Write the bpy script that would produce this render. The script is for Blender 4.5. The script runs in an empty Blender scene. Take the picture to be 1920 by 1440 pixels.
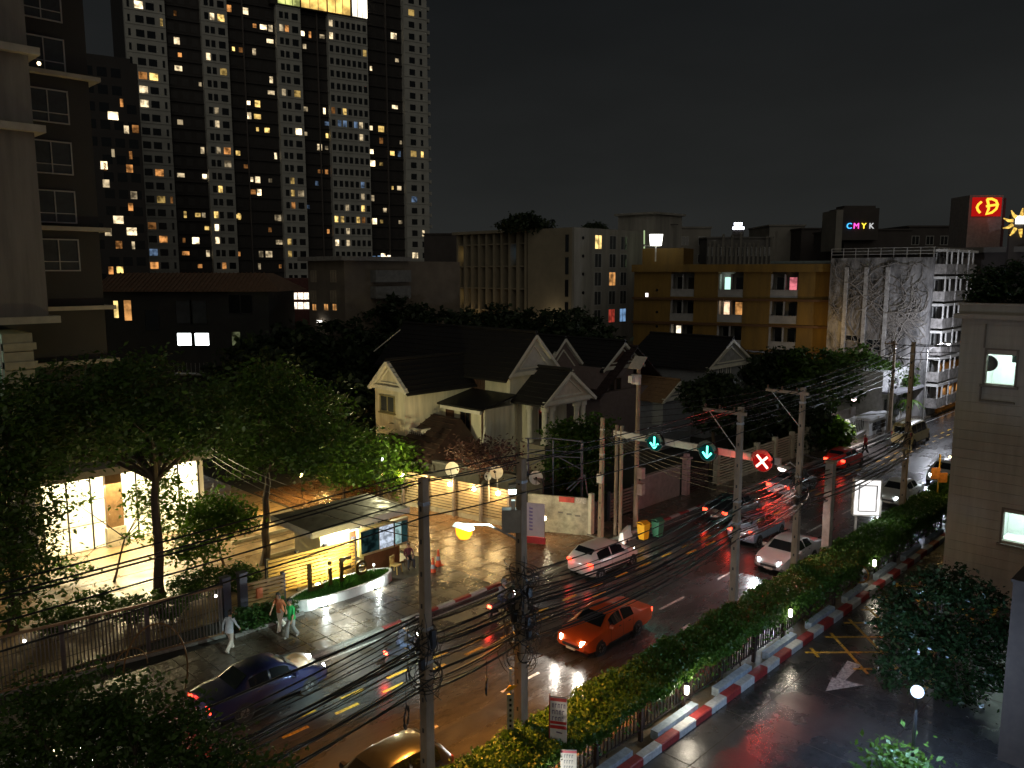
import bpy, bmesh, math, random
import numpy as np
from mathutils import Vector, Matrix

R = random.Random(11)
NR = np.random.default_rng(5)
SC = bpy.context.scene
COL = SC.collection
rad = math.radians

# ------------------------------------------------------------------ camera
# world axes: X runs along the road (away from the viewer), Y across it to the left, Z up (metres)
F = 1500.0                      # focal length for a 1920 px wide picture
PITCH = math.atan(210 / 1500.0)
CAMH = 15.0
AZ = rad(44.5)
cam = bpy.data.cameras.new('camera')
camo = bpy.data.objects.new('camera', cam)
COL.objects.link(camo)
camo.location = (0, 0, CAMH)
camo.rotation_euler = (math.pi / 2 - PITCH, 0, -(math.pi / 2 - AZ))
cam.sensor_width = 36
cam.lens = F / 1920 * 36
cam.clip_start = .1
cam.clip_end = 3000
SC.camera = camo

# ------------------------------------------------------------------ night sky
w = bpy.data.worlds.new('World')
SC.world = w
w.use_nodes = True
nt = w.node_tree
nt.nodes.clear()
out = nt.nodes.new('ShaderNodeOutputWorld')
sky = nt.nodes.new('ShaderNodeTexSky')
sky.sky_type = 'NISHITA'
sky.sun_disc = False
sky.sun_elevation = rad(-4)
sky.sun_rotation = rad(220)
bg1 = nt.nodes.new('ShaderNodeBackground')
bg1.inputs[1].default_value = .05
nt.links.new(sky.outputs[0], bg1.inputs[0])
tc = nt.nodes.new('ShaderNodeTexCoord')
sep = nt.nodes.new('ShaderNodeSeparateXYZ')
nt.links.new(tc.outputs['Generated'], sep.inputs[0])
ramp = nt.nodes.new('ShaderNodeValToRGB')
ramp.color_ramp.elements[0].position = 0.0
ramp.color_ramp.elements[0].color = (.0205, .0215, .0205, 1)
ramp.color_ramp.elements[1].position = .33
ramp.color_ramp.elements[1].color = (.0078, .0090, .0098, 1)
nt.links.new(sep.outputs[2], ramp.inputs[0])
cn = nt.nodes.new('ShaderNodeTexNoise')
cn.inputs['Scale'].default_value = 2.2
cn.inputs['Detail'].default_value = 4
mp = nt.nodes.new('ShaderNodeMapping')
mp.inputs['Scale'].default_value = (1, 1, 3)
nt.links.new(tc.outputs['Generated'], mp.inputs[0])
nt.links.new(mp.outputs[0], cn.inputs[0])
mr = nt.nodes.new('ShaderNodeMapRange')
mr.inputs[1].default_value = .3
mr.inputs[2].default_value = .75
mr.inputs[3].default_value = .82
mr.inputs[4].default_value = 1.22
nt.links.new(cn.outputs[0], mr.inputs[0])
bg2 = nt.nodes.new('ShaderNodeBackground')
nt.links.new(ramp.outputs[0], bg2.inputs[0])
nt.links.new(mr.outputs[0], bg2.inputs[1])
addw = nt.nodes.new('ShaderNodeAddShader')
nt.links.new(bg1.outputs[0], addw.inputs[0])
nt.links.new(bg2.outputs[0], addw.inputs[1])
nt.links.new(addw.outputs[0], out.inputs[0])

# city glow reaching the facades: one weak, very soft, warm sun (the moonlight of a lit city)
sun = bpy.data.lights.new('city_glow', 'SUN')
sun.energy = .34
sun.angle = rad(70)
sun.color = (1, .92, .76)
suno = bpy.data.objects.new('city_glow', sun)
COL.objects.link(suno)
suno.rotation_euler = Vector((.62, .60, -.5)).to_track_quat('-Z', 'Y').to_euler()

SC.view_settings.view_transform = 'Standard'
SC.view_settings.look = 'None'
SC.view_settings.exposure = 0
SC.view_settings.gamma = 1
SC.view_settings.use_curve_mapping = False
SC.render.engine = 'CYCLES'
cy = SC.cycles
cy.use_denoising = True
cy.max_bounces = 6
cy.diffuse_bounces = 3
cy.glossy_bounces = 3
cy.transmission_bounces = 4
cy.transparent_max_bounces = 10
cy.sample_clamp_indirect = 3
cy.caustics_reflective = False
cy.caustics_refractive = False

# ------------------------------------------------------------------ survey helpers
CP, SP = math.cos(PITCH), math.sin(PITCH)
FWD = (math.cos(AZ), math.sin(AZ))
RGT = (math.sin(AZ), -math.cos(AZ))
RZC = -(math.pi / 2 - AZ)       # rotation of a wall that faces the viewer squarely


def ray(px, py):
    a = (px - 960) / F
    b = (720 - py) / F
    d = CP + b * SP
    return (a * RGT[0] + d * FWD[0], a * RGT[1] + d * FWD[1], b * CP - SP)


def G(px, py, z=0.0):           # sight line down to the level z
    d = ray(px, py)
    t = (z - CAMH) / d[2]
    return Vector((d[0] * t, d[1] * t, z))


def D(px, py, depth):           # sight line out to a depth
    d = ray(px, py)
    t = depth / (d[0] * FWD[0] + d[1] * FWD[1])
    return Vector((d[0] * t, d[1] * t, CAMH + d[2] * t))


def HX(px, py, x):              # sight line to a wall x = const
    d = ray(px, py)
    t = x / d[0]
    return Vector((x, d[1] * t, CAMH + d[2] * t))


def HY(px, py, y):
    d = ray(px, py)
    t = y / d[1]
    return Vector((d[0] * t, y, CAMH + d[2] * t))


def HP(px, py, p, q):           # sight line to the upright plane through p and q -> (distance from p, z)
    d = ray(px, py)
    ex, ey = q[0] - p[0], q[1] - p[1]
    L = math.hypot(ex, ey)
    ex /= L
    ey /= L
    A = np.array([[ex, -d[0]], [ey, -d[1]]])
    s, t = np.linalg.solve(A, np.array([-p[0], -p[1]]))
    return float(s), CAMH + d[2] * float(t)


# ------------------------------------------------------------------ materials
MATS = {}


def M(name, col=(.5, .5, .5), rough=.8, metal=0., var=.25, scale=3., bump=0., bscale=None, emit=None, es=0., rvar=0., stretch=None, coat=0., spec=.5):
    if name in MATS:
        return MATS[name]
    m = bpy.data.materials.new(name)
    m.use_nodes = True
    t = m.node_tree
    b = t.nodes['Principled BSDF']
    b.inputs['Base Color'].default_value = (*col, 1)
    b.inputs['Roughness'].default_value = rough
    b.inputs['Metallic'].default_value = metal
    b.inputs['Specular IOR Level'].default_value = spec
    if coat:
        b.inputs['Coat Weight'].default_value = coat
        b.inputs['Coat Roughness'].default_value = .08
    tcn = t.nodes.new('ShaderNodeTexCoord')
    src = tcn.outputs['Object']
    if stretch:
        mpn = t.nodes.new('ShaderNodeMapping')
        mpn.inputs['Scale'].default_value = stretch
        t.links.new(src, mpn.inputs[0])
        src = mpn.outputs[0]
    if var or rvar:
        n = t.nodes.new('ShaderNodeTexNoise')
        n.inputs['Scale'].default_value = scale
        n.inputs['Detail'].default_value = 5
        n.inputs['Roughness'].default_value = .65
        t.links.new(src, n.inputs[0])
    if var:
        mrn = t.nodes.new('ShaderNodeMapRange')
        mrn.inputs[1].default_value = .3
        mrn.inputs[2].default_value = .7
        mrn.inputs[3].default_value = 1 - var
        mrn.inputs[4].default_value = 1 + var
        t.links.new(n.outputs[0], mrn.inputs[0])
        mx = t.nodes.new('ShaderNodeMix')
        mx.data_type = 'RGBA'
        mx.blend_type = 'MULTIPLY'
        mx.inputs[0].default_value = 1
        mx.inputs[6].default_value = (*col, 1)
        t.links.new(mrn.outputs[0], mx.inputs[7])
        t.links.new(mx.outputs[2], b.inputs['Base Color'])
    if rvar:
        mr2 = t.nodes.new('ShaderNodeMapRange')
        mr2.inputs[1].default_value = .35
        mr2.inputs[2].default_value = .65
        mr2.inputs[3].default_value = max(.02, rough - rvar)
        mr2.inputs[4].default_value = rough + rvar
        t.links.new(n.outputs[0], mr2.inputs[0])
        t.links.new(mr2.outputs[0], b.inputs['Roughness'])
    if bump:
        n2 = t.nodes.new('ShaderNodeTexNoise')
        n2.inputs['Scale'].default_value = bscale or scale * 6
        n2.inputs['Detail'].default_value = 4
        t.links.new(src, n2.inputs[0])
        bp = t.nodes.new('ShaderNodeBump')
        bp.inputs['Strength'].default_value = bump
        bp.inputs['Distance'].default_value = .02
        t.links.new(n2.outputs[0], bp.inputs['Height'])
        t.links.new(bp.outputs[0], b.inputs['Normal'])
    if emit:
        b.inputs['Emission Color'].default_value = (*emit, 1)
        b.inputs['Emission Strength'].default_value = es
    MATS[name] = m
    return m


def ME(name, col, strength, sampled=True, mottle=0., mscale=1.2):
    """a surface that gives off light (lamp glass, screen, lit window); mottle: furniture and curtains seen inside"""
    if name in MATS:
        return MATS[name]
    m = bpy.data.materials.new(name)
    m.use_nodes = True
    t = m.node_tree
    t.nodes.clear()
    o = t.nodes.new('ShaderNodeOutputMaterial')
    e = t.nodes.new('ShaderNodeEmission')
    e.inputs[0].default_value = (*col, 1)
    e.inputs[1].default_value = strength
    if mottle:
        g = t.nodes.new('ShaderNodeNewGeometry')
        n = t.nodes.new('ShaderNodeTexNoise')
        n.inputs['Scale'].default_value = mscale
        n.inputs['Detail'].default_value = 3
        t.links.new(g.outputs['Position'], n.inputs[0])
        r = t.nodes.new('ShaderNodeMapRange')
        r.inputs[1].default_value = .38
        r.inputs[2].default_value = .62
        r.inputs[3].default_value = strength * (1 - mottle)
        r.inputs[4].default_value = strength
        t.links.new(n.outputs[0], r.inputs[0])
        t.links.new(r.outputs[0], e.inputs[1])
    t.links.new(e.outputs[0], o.inputs[0])
    m.cycles.emission_sampling = 'AUTO' if sampled else 'NONE'
    MATS[name] = m
    return m


def glassmat(name, tint=(.9, .95, .95), refl=.12):
    if name in MATS:
        return MATS[name]
    m = bpy.data.materials.new(name)
    m.use_nodes = True
    t = m.node_tree
    t.nodes.clear()
    o = t.nodes.new('ShaderNodeOutputMaterial')
    a = t.nodes.new('ShaderNodeBsdfTransparent')
    a.inputs[0].default_value = (*tint, 1)
    g = t.nodes.new('ShaderNodeBsdfGlossy')
    g.inputs['Roughness'].default_value = .03
    x = t.nodes.new('ShaderNodeMixShader')
    x.inputs[0].default_value = refl
    t.links.new(a.outputs[0], x.inputs[1])
    t.links.new(g.outputs[0], x.inputs[2])
    t.links.new(x.outputs[0], o.inputs[0])
    MATS[name] = m
    return m


def leafmat(name, c1, c2, trans=.3, rough=.45, scale=1.2, old=None):
    if name in MATS:
        return MATS[name]
    m = bpy.data.materials.new(name)
    m.use_nodes = True
    t = m.node_tree
    b = t.nodes['Principled BSDF']
    o = t.nodes['Material Output']
    g = t.nodes.new('ShaderNodeNewGeometry')
    n = t.nodes.new('ShaderNodeTexNoise')
    n.inputs['Scale'].default_value = scale
    n.inputs['Detail'].default_value = 6
    n.inputs['Roughness'].default_value = .8
    t.links.new(g.outputs['Position'], n.inputs[0])
    r = t.nodes.new('ShaderNodeValToRGB')
    r.color_ramp.elements[0].position = .35
    r.color_ramp.elements[0].color = (*c1, 1)
    r.color_ramp.elements[1].position = .65
    r.color_ramp.elements[1].color = (*c2, 1)
    t.links.new(n.outputs[0], r.inputs[0])
    t.links.new(r.outputs[0], b.inputs['Base Color'])
    b.inputs['Roughness'].default_value = rough
    tr = t.nodes.new('ShaderNodeBsdfTranslucent')
    t.links.new(r.outputs[0], tr.inputs[0])
    x = t.nodes.new('ShaderNodeMixShader')
    x.inputs[0].default_value = trans
    t.links.new(b.outputs[0], x.inputs[1])
    t.links.new(tr.outputs[0], x.inputs[2])
    t.links.new(x.outputs[0], o.inputs[0])
    MATS[name] = m
    return m


def wetmat(name, col, r0, r1, bump, pud=.35, stretch=(1, 1, 1)):
    """wet ground: dark mineral surface with smoother, wetter patches"""
    if name in MATS:
        return MATS[name]
    m = bpy.data.materials.new(name)
    m.use_nodes = True
    t = m.node_tree
    b = t.nodes['Principled BSDF']
    g = t.nodes.new('ShaderNodeNewGeometry')
    mpn = t.nodes.new('ShaderNodeMapping')
    mpn.inputs['Scale'].default_value = stretch
    t.links.new(g.outputs['Position'], mpn.inputs[0])
    n = t.nodes.new('ShaderNodeTexNoise')
    n.inputs['Scale'].default_value = pud
    n.inputs['Detail'].default_value = 7
    n.inputs['Roughness'].default_value = .62
    t.links.new(mpn.outputs[0], n.inputs[0])
    mr_ = t.nodes.new('ShaderNodeMapRange')
    mr_.inputs[1].default_value = .36
    mr_.inputs[2].default_value = .66
    mr_.inputs[3].default_value = r0
    mr_.inputs[4].default_value = r1
    t.links.new(n.outputs[0], mr_.inputs[0])
    t.links.new(mr_.outputs[0], b.inputs['Roughness'])
    n3 = t.nodes.new('ShaderNodeTexNoise')
    n3.inputs['Scale'].default_value = 2.3
    n3.inputs['Detail'].default_value = 8
    n3.inputs['Roughness'].default_value = .75
    t.links.new(mpn.outputs[0], n3.inputs[0])
    mc = t.nodes.new('ShaderNodeMapRange')
    mc.inputs[1].default_value = .3
    mc.inputs[2].default_value = .7
    mc.inputs[3].default_value = .55
    mc.inputs[4].default_value = 1.45
    t.links.new(n3.outputs[0], mc.inputs[0])
    mx = t.nodes.new('ShaderNodeMix')
    mx.data_type = 'RGBA'
    mx.blend_type = 'MULTIPLY'
    mx.inputs[0].default_value = 1
    mx.inputs[6].default_value = (*col, 1)
    t.links.new(mc.outputs[0], mx.inputs[7])
    t.links.new(mx.outputs[2], b.inputs['Base Color'])
    n2 = t.nodes.new('ShaderNodeTexNoise')
    n2.inputs['Scale'].default_value = 7
    n2.inputs['Detail'].default_value = 6
    n2.inputs['Roughness'].default_value = .7
    t.links.new(mpn.outputs[0], n2.inputs[0])
    bp = t.nodes.new('ShaderNodeBump')
    bp.inputs['Strength'].default_value = bump
    bp.inputs['Distance'].default_value = .03
    t.links.new(n2.outputs[0], bp.inputs['Height'])
    t.links.new(bp.outputs[0], b.inputs['Normal'])
    b.inputs['Specular IOR Level'].default_value = .6
    MATS[name] = m
    return m


# ------------------------------------------------------------------ geometry helpers
class MB:
    def __init__(s):
        s.v, s.f, s.m = [], [], []

    def add(s, vs, fs, m=0):
        o = len(s.v)
        s.v += [tuple(p) for p in vs]
        s.f += [tuple(i + o for i in f) for f in fs]
        s.m += [m] * len(fs)
        return s

    def box(s, x0, x1, y0, y1, z0, z1, m=0):
        return s.add([(x0, y0, z0), (x1, y0, z0), (x1, y1, z0), (x0, y1, z0), (x0, y0, z1), (x1, y0, z1), (x1, y1, z1), (x0, y1, z1)],
                     [(0, 3, 2, 1), (4, 5, 6, 7), (0, 1, 5, 4), (1, 2, 6, 5), (2, 3, 7, 6), (3, 0, 4, 7)], m)

    def beam(s, p, q, w, h=None, m=0, up=(0, 0, 1)):
        p, q = Vector(p), Vector(q)
        h = h or w
        d = (q - p).normalized()
        u = Vector(up)
        if abs(d.dot(u)) > .98:
            u = Vector((1, 0, 0))
        a = d.cross(u).normalized() * w / 2
        b = a.cross(d).normalized() * h / 2
        vs = [p - a - b, p + a - b, p + a + b, p - a + b, q - a - b, q + a - b, q + a + b, q - a + b]
        return s.add(vs, [(0, 3, 2, 1), (4, 5, 6, 7), (0, 1, 5, 4), (1, 2, 6, 5), (2, 3, 7, 6), (3, 0, 4, 7)], m)

    def tube(s, pts, r, n=6, m=0, cap=True):
        pts = [Vector(p) for p in pts]
        rs = r if isinstance(r, (list, tuple)) else [r] * len(pts)
        vs = []
        prev = None
        for i, p in enumerate(pts):
            d = (pts[min(i + 1, len(pts) - 1)] - pts[max(i - 1, 0)])
            if d.length < 1e-9:
                d = Vector((0, 0, 1))
            d.normalize()
            if prev is None:
                u = Vector((0, 0, 1)) if abs(d.z) < .9 else Vector((1, 0, 0))
                a = d.cross(u).normalized()
            else:
                a = (prev - d * prev.dot(d))
                a = a.normalized() if a.length > 1e-6 else d.orthogonal().normalized()
            prev = a
            b = d.cross(a)
            for k in range(n):
                t = 2 * math.pi * k / n
                vs.append(p + (a * math.cos(t) + b * math.sin(t)) * rs[i])
        fs = []
        for i in range(len(pts) - 1):
            for k in range(n):
                k2 = (k + 1) % n
                fs.append((i * n + k, i * n + k2, (i + 1) * n + k2, (i + 1) * n + k))
        if cap:
            fs.append(tuple(range(n))[::-1])
            fs.append(tuple((len(pts) - 1) * n + k for k in range(n)))
        return s.add(vs, fs, m)

    def prism(s, poly, vec, m=0):
        n = len(poly)
        vec = Vector(vec)
        vs = [Vector(p) for p in poly] + [Vector(p) + vec for p in poly]
        fs = [tuple(range(n))[::-1], tuple(range(n, 2 * n))]
        fs += [(i, (i + 1) % n, n + (i + 1) % n, n + i) for i in range(n)]
        return s.add(vs, fs, m)

    def poly(s, pts, m=0):
        return s.add(pts, [tuple(range(len(pts)))], m)

    def lathe(s, prof, c=(0, 0, 0), n=12, m=0, axis='z'):
        vs, fs = [], []
        for (r, z) in prof:
            for k in range(n):
                t = 2 * math.pi * k / n
                a, b = r * math.cos(t), r * math.sin(t)
                p = (a, b, z) if axis == 'z' else ((z, a, b) if axis == 'x' else (a, z, b))
                vs.append((p[0] + c[0], p[1] + c[1], p[2] + c[2]))
        for i in range(len(prof) - 1):
            for k in range(n):
                k2 = (k + 1) % n
                fs.append((i * n + k, i * n + k2, (i + 1) * n + k2, (i + 1) * n + k))
        fs.append(tuple(range(n))[::-1])
        fs.append(tuple((len(prof) - 1) * n + k for k in range(n)))
        return s.add(vs, fs, m)

    def ball(s, c, r, n=10, k=6, m=0, sz=1.):
        return s.lathe([(max(.001, r * math.sin(math.pi * i / k)), -r * sz * math.cos(math.pi * i / k)) for i in range(k + 1)], c, n, m)

    def mesh(s, name, mats, smooth=False):
        me = bpy.data.meshes.new(name)
        me.from_pydata(s.v, [], s.f)
        for x in (mats if isinstance(mats, (list, tuple)) else [mats]):
            me.materials.append(x)
        me.polygons.foreach_set('material_index', s.m)
        if smooth:
            me.polygons.foreach_set('use_smooth', [True] * len(s.f))
            try:
                me.set_sharp_from_angle(angle=rad(38))
            except Exception:
                pass
        me.update()
        return me

    def build(s, name, mats, parent=None, smooth=False):
        return link(name, s.mesh(name, mats, smooth), parent)


def W(o):
    m = o.matrix_basis.copy()
    if o.parent:
        m = W(o.parent) @ o.matrix_parent_inverse @ m
    return m


def link(name, me, parent=None, local=None):
    """link a mesh; with no local matrix its coordinates are the world's (or the parent's own when that stands at the origin)"""
    o = bpy.data.objects.new(name, me)
    COL.objects.link(o)
    if parent is not None:
        o.parent = parent
        if local is None:
            o.matrix_parent_inverse = LOCALS[parent.name] if parent.name in LOCALS else W(parent).inverted()
        else:
            o.matrix_basis = local
        if parent.name in LOCALS:
            LOCALS[o.name] = Matrix.Identity(4)
    elif local is not None:
        o.matrix_basis = local
    return o


LOCALS = {}


def tag(o, label=None, cat=None, group=None, kind=None):
    if label:
        o['label'] = label
    if cat:
        o['category'] = cat
    if group:
        o['group'] = group
    if kind:
        o['kind'] = kind
    return o


def thing(name, label, cat, loc=(0, 0, 0), rz=0., group=None, local=False):
    """Empty at the thing's base; local=True: parts are given in the thing's own axes"""
    o = bpy.data.objects.new(name, None)
    o.empty_display_size = .2
    COL.objects.link(o)
    o.location = loc
    o.rotation_euler = (0, 0, rz)
    tag(o, label, cat, group)
    if local:
        LOCALS[o.name] = Matrix.Identity(4)
    return o


def struct(name, mb, mats, parent=None, smooth=False):
    o = mb.build(name, mats, parent, smooth)
    if parent is None:
        o['kind'] = 'structure'
    return o


def kids(o):
    return [c for c in bpy.data.objects if c.parent == o]


def dup(root, loc=None, rz=None, label=None, group=None):
    def cp(o, par):
        c = o.copy()
        COL.objects.link(c)
        if par is not None:
            c.parent = par
        for ch in KIDS.get(o.name, []):
            cp(ch, c)
        return c
    r = cp(root, None)
    if loc is not None:
        r.location = loc
    if rz is not None:
        r.rotation_euler = (0, 0, rz)
    if label:
        r['label'] = label
    if group:
        r['group'] = group
    return r


KIDS = {}


def index(root):                 # remembers a finished prototype's children for dup()
    allo = {}
    for o in bpy.data.objects:
        if o.parent:
            allo.setdefault(o.parent.name, []).append(o)

    def go(o):
        KIDS[o.name] = allo.get(o.name, [])
        for c in KIDS[o.name]:
            go(c)
    go(root)
    return root


PIECE = {}


def piece(name, key, maker, mats, parent, loc, rz=0., scale=(1, 1, 1), rot=None):
    """one more of a kind of small part; alike pieces share mesh data"""
    if key not in PIECE:
        mb = MB()
        maker(mb)
        PIECE[key] = mb.mesh(name, mats)
    mat = Matrix.Translation(loc) @ (rot or Matrix.Rotation(rz, 4, 'Z')) @ Matrix.Diagonal((*scale, 1))
    o = bpy.data.objects.new(name, PIECE[key])
    COL.objects.link(o)
    if parent is not None:
        o.parent = parent
        o.matrix_parent_inverse = LOCALS[parent.name] if parent.name in LOCALS else W(parent).inverted()
    o.matrix_basis = mat
    return o


def lamp(name, kind, loc, energy, color, parent=None, size=.1, aim=None, spot=None, blend=.5):
    l = bpy.data.lights.new(name, kind)
    l.energy = energy
    l.color = color
    if kind == 'AREA':
        l.size = size
    elif kind in ('POINT', 'SPOT'):
        l.shadow_soft_size = size
    if kind == 'SPOT':
        l.spot_size = spot or rad(90)
        l.spot_blend = blend
    o = bpy.data.objects.new(name, l)
    COL.objects.link(o)
    o.location = loc
    if aim is not None:
        o.rotation_euler = Vector(aim).to_track_quat('-Z', 'Y').to_euler()
    if parent is not None:
        o.parent = parent
        o.matrix_parent_inverse = LOCALS[parent.name] if parent.name in LOCALS else W(parent).inverted()
    return o


def text_mesh(s, size, ext, mat, name='letter'):
    cu = bpy.data.curves.new('letter_curve', 'FONT')
    cu.body = s
    cu.size = size
    cu.extrude = ext
    cu.align_x = 'CENTER'
    cu.align_y = 'CENTER'
    o = bpy.data.objects.new('letter_curve', cu)
    me = bpy.data.meshes.new_from_object(o)
    me.name = name
    me.materials.clear()
    me.materials.append(mat)
    bpy.data.objects.remove(o)
    return me


def leaves(name, centers, radii, per, size, mat, parent=None, spread=.5, flat=.35, aspect=1.9, shell=.55, clus=24):
    """foliage: leaf-sized faces gathered in sprays through the volume of each limb's ellipsoid"""
    allp = []
    for c, r, n in zip(centers, radii, per):
        ns = max(1, n // clus)
        d = NR.normal(size=(ns, 3))
        d /= np.linalg.norm(d, axis=1)[:, None]
        rr = shell + (1 - shell) * NR.random(ns) ** .5
        rr *= 1 + .16 * NR.normal(size=ns)
        sc = d * rr[:, None] * np.array(r) + np.array(c)
        k = NR.integers(0, ns, n)
        allp.append(sc[k] + NR.normal(size=(n, 3)) * spread * np.array([1, 1, .55]))
    P = np.concatenate(allp)
    n = len(P)
    ax = NR.normal(size=(n, 3))
    ax[:, 2] *= .6
    ax /= np.linalg.norm(ax, axis=1)[:, None]
    nz = NR.normal(size=(n, 3)) * flat + np.array([0, 0, 1.])
    nz += NR.normal(size=(n, 3)) * .45
    bx = np.cross(nz, ax)
    bx /= np.linalg.norm(bx, axis=1)[:, None] + 1e-9
    s = size * (.6 + .8 * NR.random(n))[:, None]
    a = ax * s
    b = bx * s / aspect
    up = np.cross(ax, bx) * s * .18
    V = np.empty((n, 4, 3))
    V[:, 0] = P - a
    V[:, 1] = P + b + up
    V[:, 2] = P + a
    V[:, 3] = P - b + up
    return quads(name, V, mat, parent)


def quads(name, V, mat, parent=None):
    n = len(V)
    me = bpy.data.meshes.new(name)
    me.vertices.add(n * 4)
    me.loops.add(n * 4)
    me.polygons.add(n)
    me.vertices.foreach_set('co', V.reshape(-1).astype(np.float32))
    idx = np.arange(n * 4, dtype=np.int32)
    me.loops.foreach_set('vertex_index', idx)
    me.polygons.foreach_set('loop_start', idx[::4])
    me.update(calc_edges=True)
    me.validate()
    me.materials.append(mat)
    return link(name, me, parent)


BARK = None


def tree(name, label, base, clumps, leafm, nleaf, size, trunk_r=.2, fork=None, barkm=None, cat='tree', group=None, spread=.45, lean=(0, 0), flat=.35, shell=.5):
    """tapered trunk and limbs that reach each clump of the crown"""
    t = thing(name, label, cat, base, group=group)
    barkm = barkm or M('bark', (.07, .05, .035), .9, bump=.6, scale=8)
    base = Vector(base)
    zs = [c[2] for c in clumps]
    top = Vector((sum(c[0] for c in clumps) / len(clumps), sum(c[1] for c in clumps) / len(clumps), max(zs)))
    fk = base.lerp(top, .5) if fork is None else Vector(fork)
    mb = MB()
    n = 7
    pts, rs = [], []
    for i in range(n):
        q = i / (n - 1)
        p = base.lerp(fk, q)
        p += Vector((R.uniform(-1, 1), R.uniform(-1, 1), 0)) * trunk_r * .35 * (0 if i == 0 else 1)
        pts.append(p)
        rs.append(trunk_r * (1.25 if i == 0 else 1 - .4 * q))
    mb.tube(pts, rs, 9)
    for c in clumps:
        e = Vector(c[:3])
        m1 = fk.lerp(e, .5) + Vector((R.uniform(-.3, .3), R.uniform(-.3, .3), R.uniform(.1, .5)))
        mb.tube([fk - Vector((0, 0, trunk_r)), m1, e], [trunk_r * .5, trunk_r * .3, trunk_r * .08], 6)
        for k in range(3):
            d = Vector((R.uniform(-1, 1) * c[3], R.uniform(-1, 1) * c[4], R.uniform(-.2, 1) * c[5])) * .75
            mb.tube([m1.lerp(e, .5), e + d], [trunk_r * .16, trunk_r * .04], 5)
    mb.build('trunk', barkm, t, smooth=True)
    vol = [c[3] * c[4] * c[5] for c in clumps]
    per = [max(40, int(nleaf * x / sum(vol))) for x in vol]
    leaves('crown', [c[:3] for c in clumps], [c[3:6] for c in clumps], per, size, leafm, t, spread=spread, flat=flat, shell=shell)
    return t


def win_parts(parent, loc, rz, w, h, frame, pane, nx=1, ny=1, fw=.07, pd=.05, name='window', sill=False):
    """a window on a wall face: frame stands proud, pane lies back inside it (origin: centre, on the wall; local -y outward)"""
    def mk(mb):
        y0, y1 = -pd, .02
        mb.box(-w / 2, w / 2, y0, y1, h / 2 - fw, h / 2)
        mb.box(-w / 2, w / 2, y0, y1, -h / 2, -h / 2 + fw)
        mb.box(-w / 2, -w / 2 + fw, y0, y1, -h / 2 + fw, h / 2 - fw)
        mb.box(w / 2 - fw, w / 2, y0, y1, -h / 2 + fw, h / 2 - fw)
        for i in range(1, nx):
            x = -w / 2 + w * i / nx
            mb.box(x - fw / 2.5, x + fw / 2.5, y0 + .008, y1, -h / 2 + fw, h / 2 - fw)
        for i in range(1, ny):
            z = -h / 2 + h * i / ny
            mb.box(-w / 2 + fw, w / 2 - fw, y0 + .012, y1, z - fw / 2.5, z + fw / 2.5)
        if sill:
            mb.box(-w / 2 - .08, w / 2 + .08, -pd - .1, .02, -h / 2 - .09, -h / 2 - .002)
    f = piece(name, ('wf', w, h, nx, ny, fw, pd, frame.name, sill), mk, frame, parent, loc, rz)

    def mp_(mb):
        mb.box(-w / 2 + fw * .6, w / 2 - fw * .6, -.02, -.008, -h / 2 + fw * .6, h / 2 - fw * .6)
    key = ('wp', w, h, fw, pane.name)
    if key not in PIECE:
        b = MB()
        mp_(b)
        PIECE[key] = b.mesh('pane', pane)
    o = bpy.data.objects.new('pane', PIECE[key])
    COL.objects.link(o)
    o.parent = f
    return f

# ================================================================== the setting
ASPH = wetmat('wet_asphalt', (.045, .044, .044), .14, .40, .34, .5, (.35, 1, 1))
LOT = wetmat('wet_lot', (.040, .037, .036), .14, .45, .28, .45)
PAVE = wetmat('wet_paving', (.085, .068, .05), .16, .42, .35, .8)
DRIVE = wetmat('wet_drive', (.16, .088, .045), .12, .34, .55, .9)
EARTH = M('dark_earth', (.03, .028, .022), .9, bump=.5, scale=1)
CONC = M('old_concrete', (.26, .24, .22), .8, var=.35, scale=2.5, bump=.3)
KRED = M('kerb_red', (.27, .03, .028), .55, var=.35, scale=6, bump=.25)
KWHT = M('kerb_white', (.44, .45, .45), .6, var=.25, scale=6, bump=.25)
KGRY = M('kerb_grey', (.22, .21, .19), .75, var=.35, scale=5, bump=.3)
YPNT = M('yellow_paint', (.50, .29, .03), .5, var=.75, scale=9)
WPNT = M('white_paint_worn', (.40, .39, .37), .5, var=.75, scale=8)

g = MB()
g.box(-80, 900, -300, 900, -1.0, -.03)
struct('ground', g, EARTH)
rd = MB()
rd.box(-60, 200, 15.55, 26.2, -.02, 0)
struct('road', rd, ASPH)
pk = MB()
pk.box(-20, 120, -40, 13.3, -.025, -.002)
struct('parking_ground', pk, LOT)
vg = MB()
vg.box(-20, 120, 13.42, 15.5, -.025, .10)
struct('verge', vg, wetmat('wet_verge', (.17, .125, .08), .3, .6, .4, .9))

# right road kerb (plain, mostly behind the hedge)
kb = MB()
kb.box(-20, 120, 15.5, 15.7, -.02, .13)
struct('roadside_kerb', kb, KGRY)

# left pavement with slabs laid one by one, either side of the driveway mouth
DR0, DR1 = 25.6, 34.6


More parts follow.
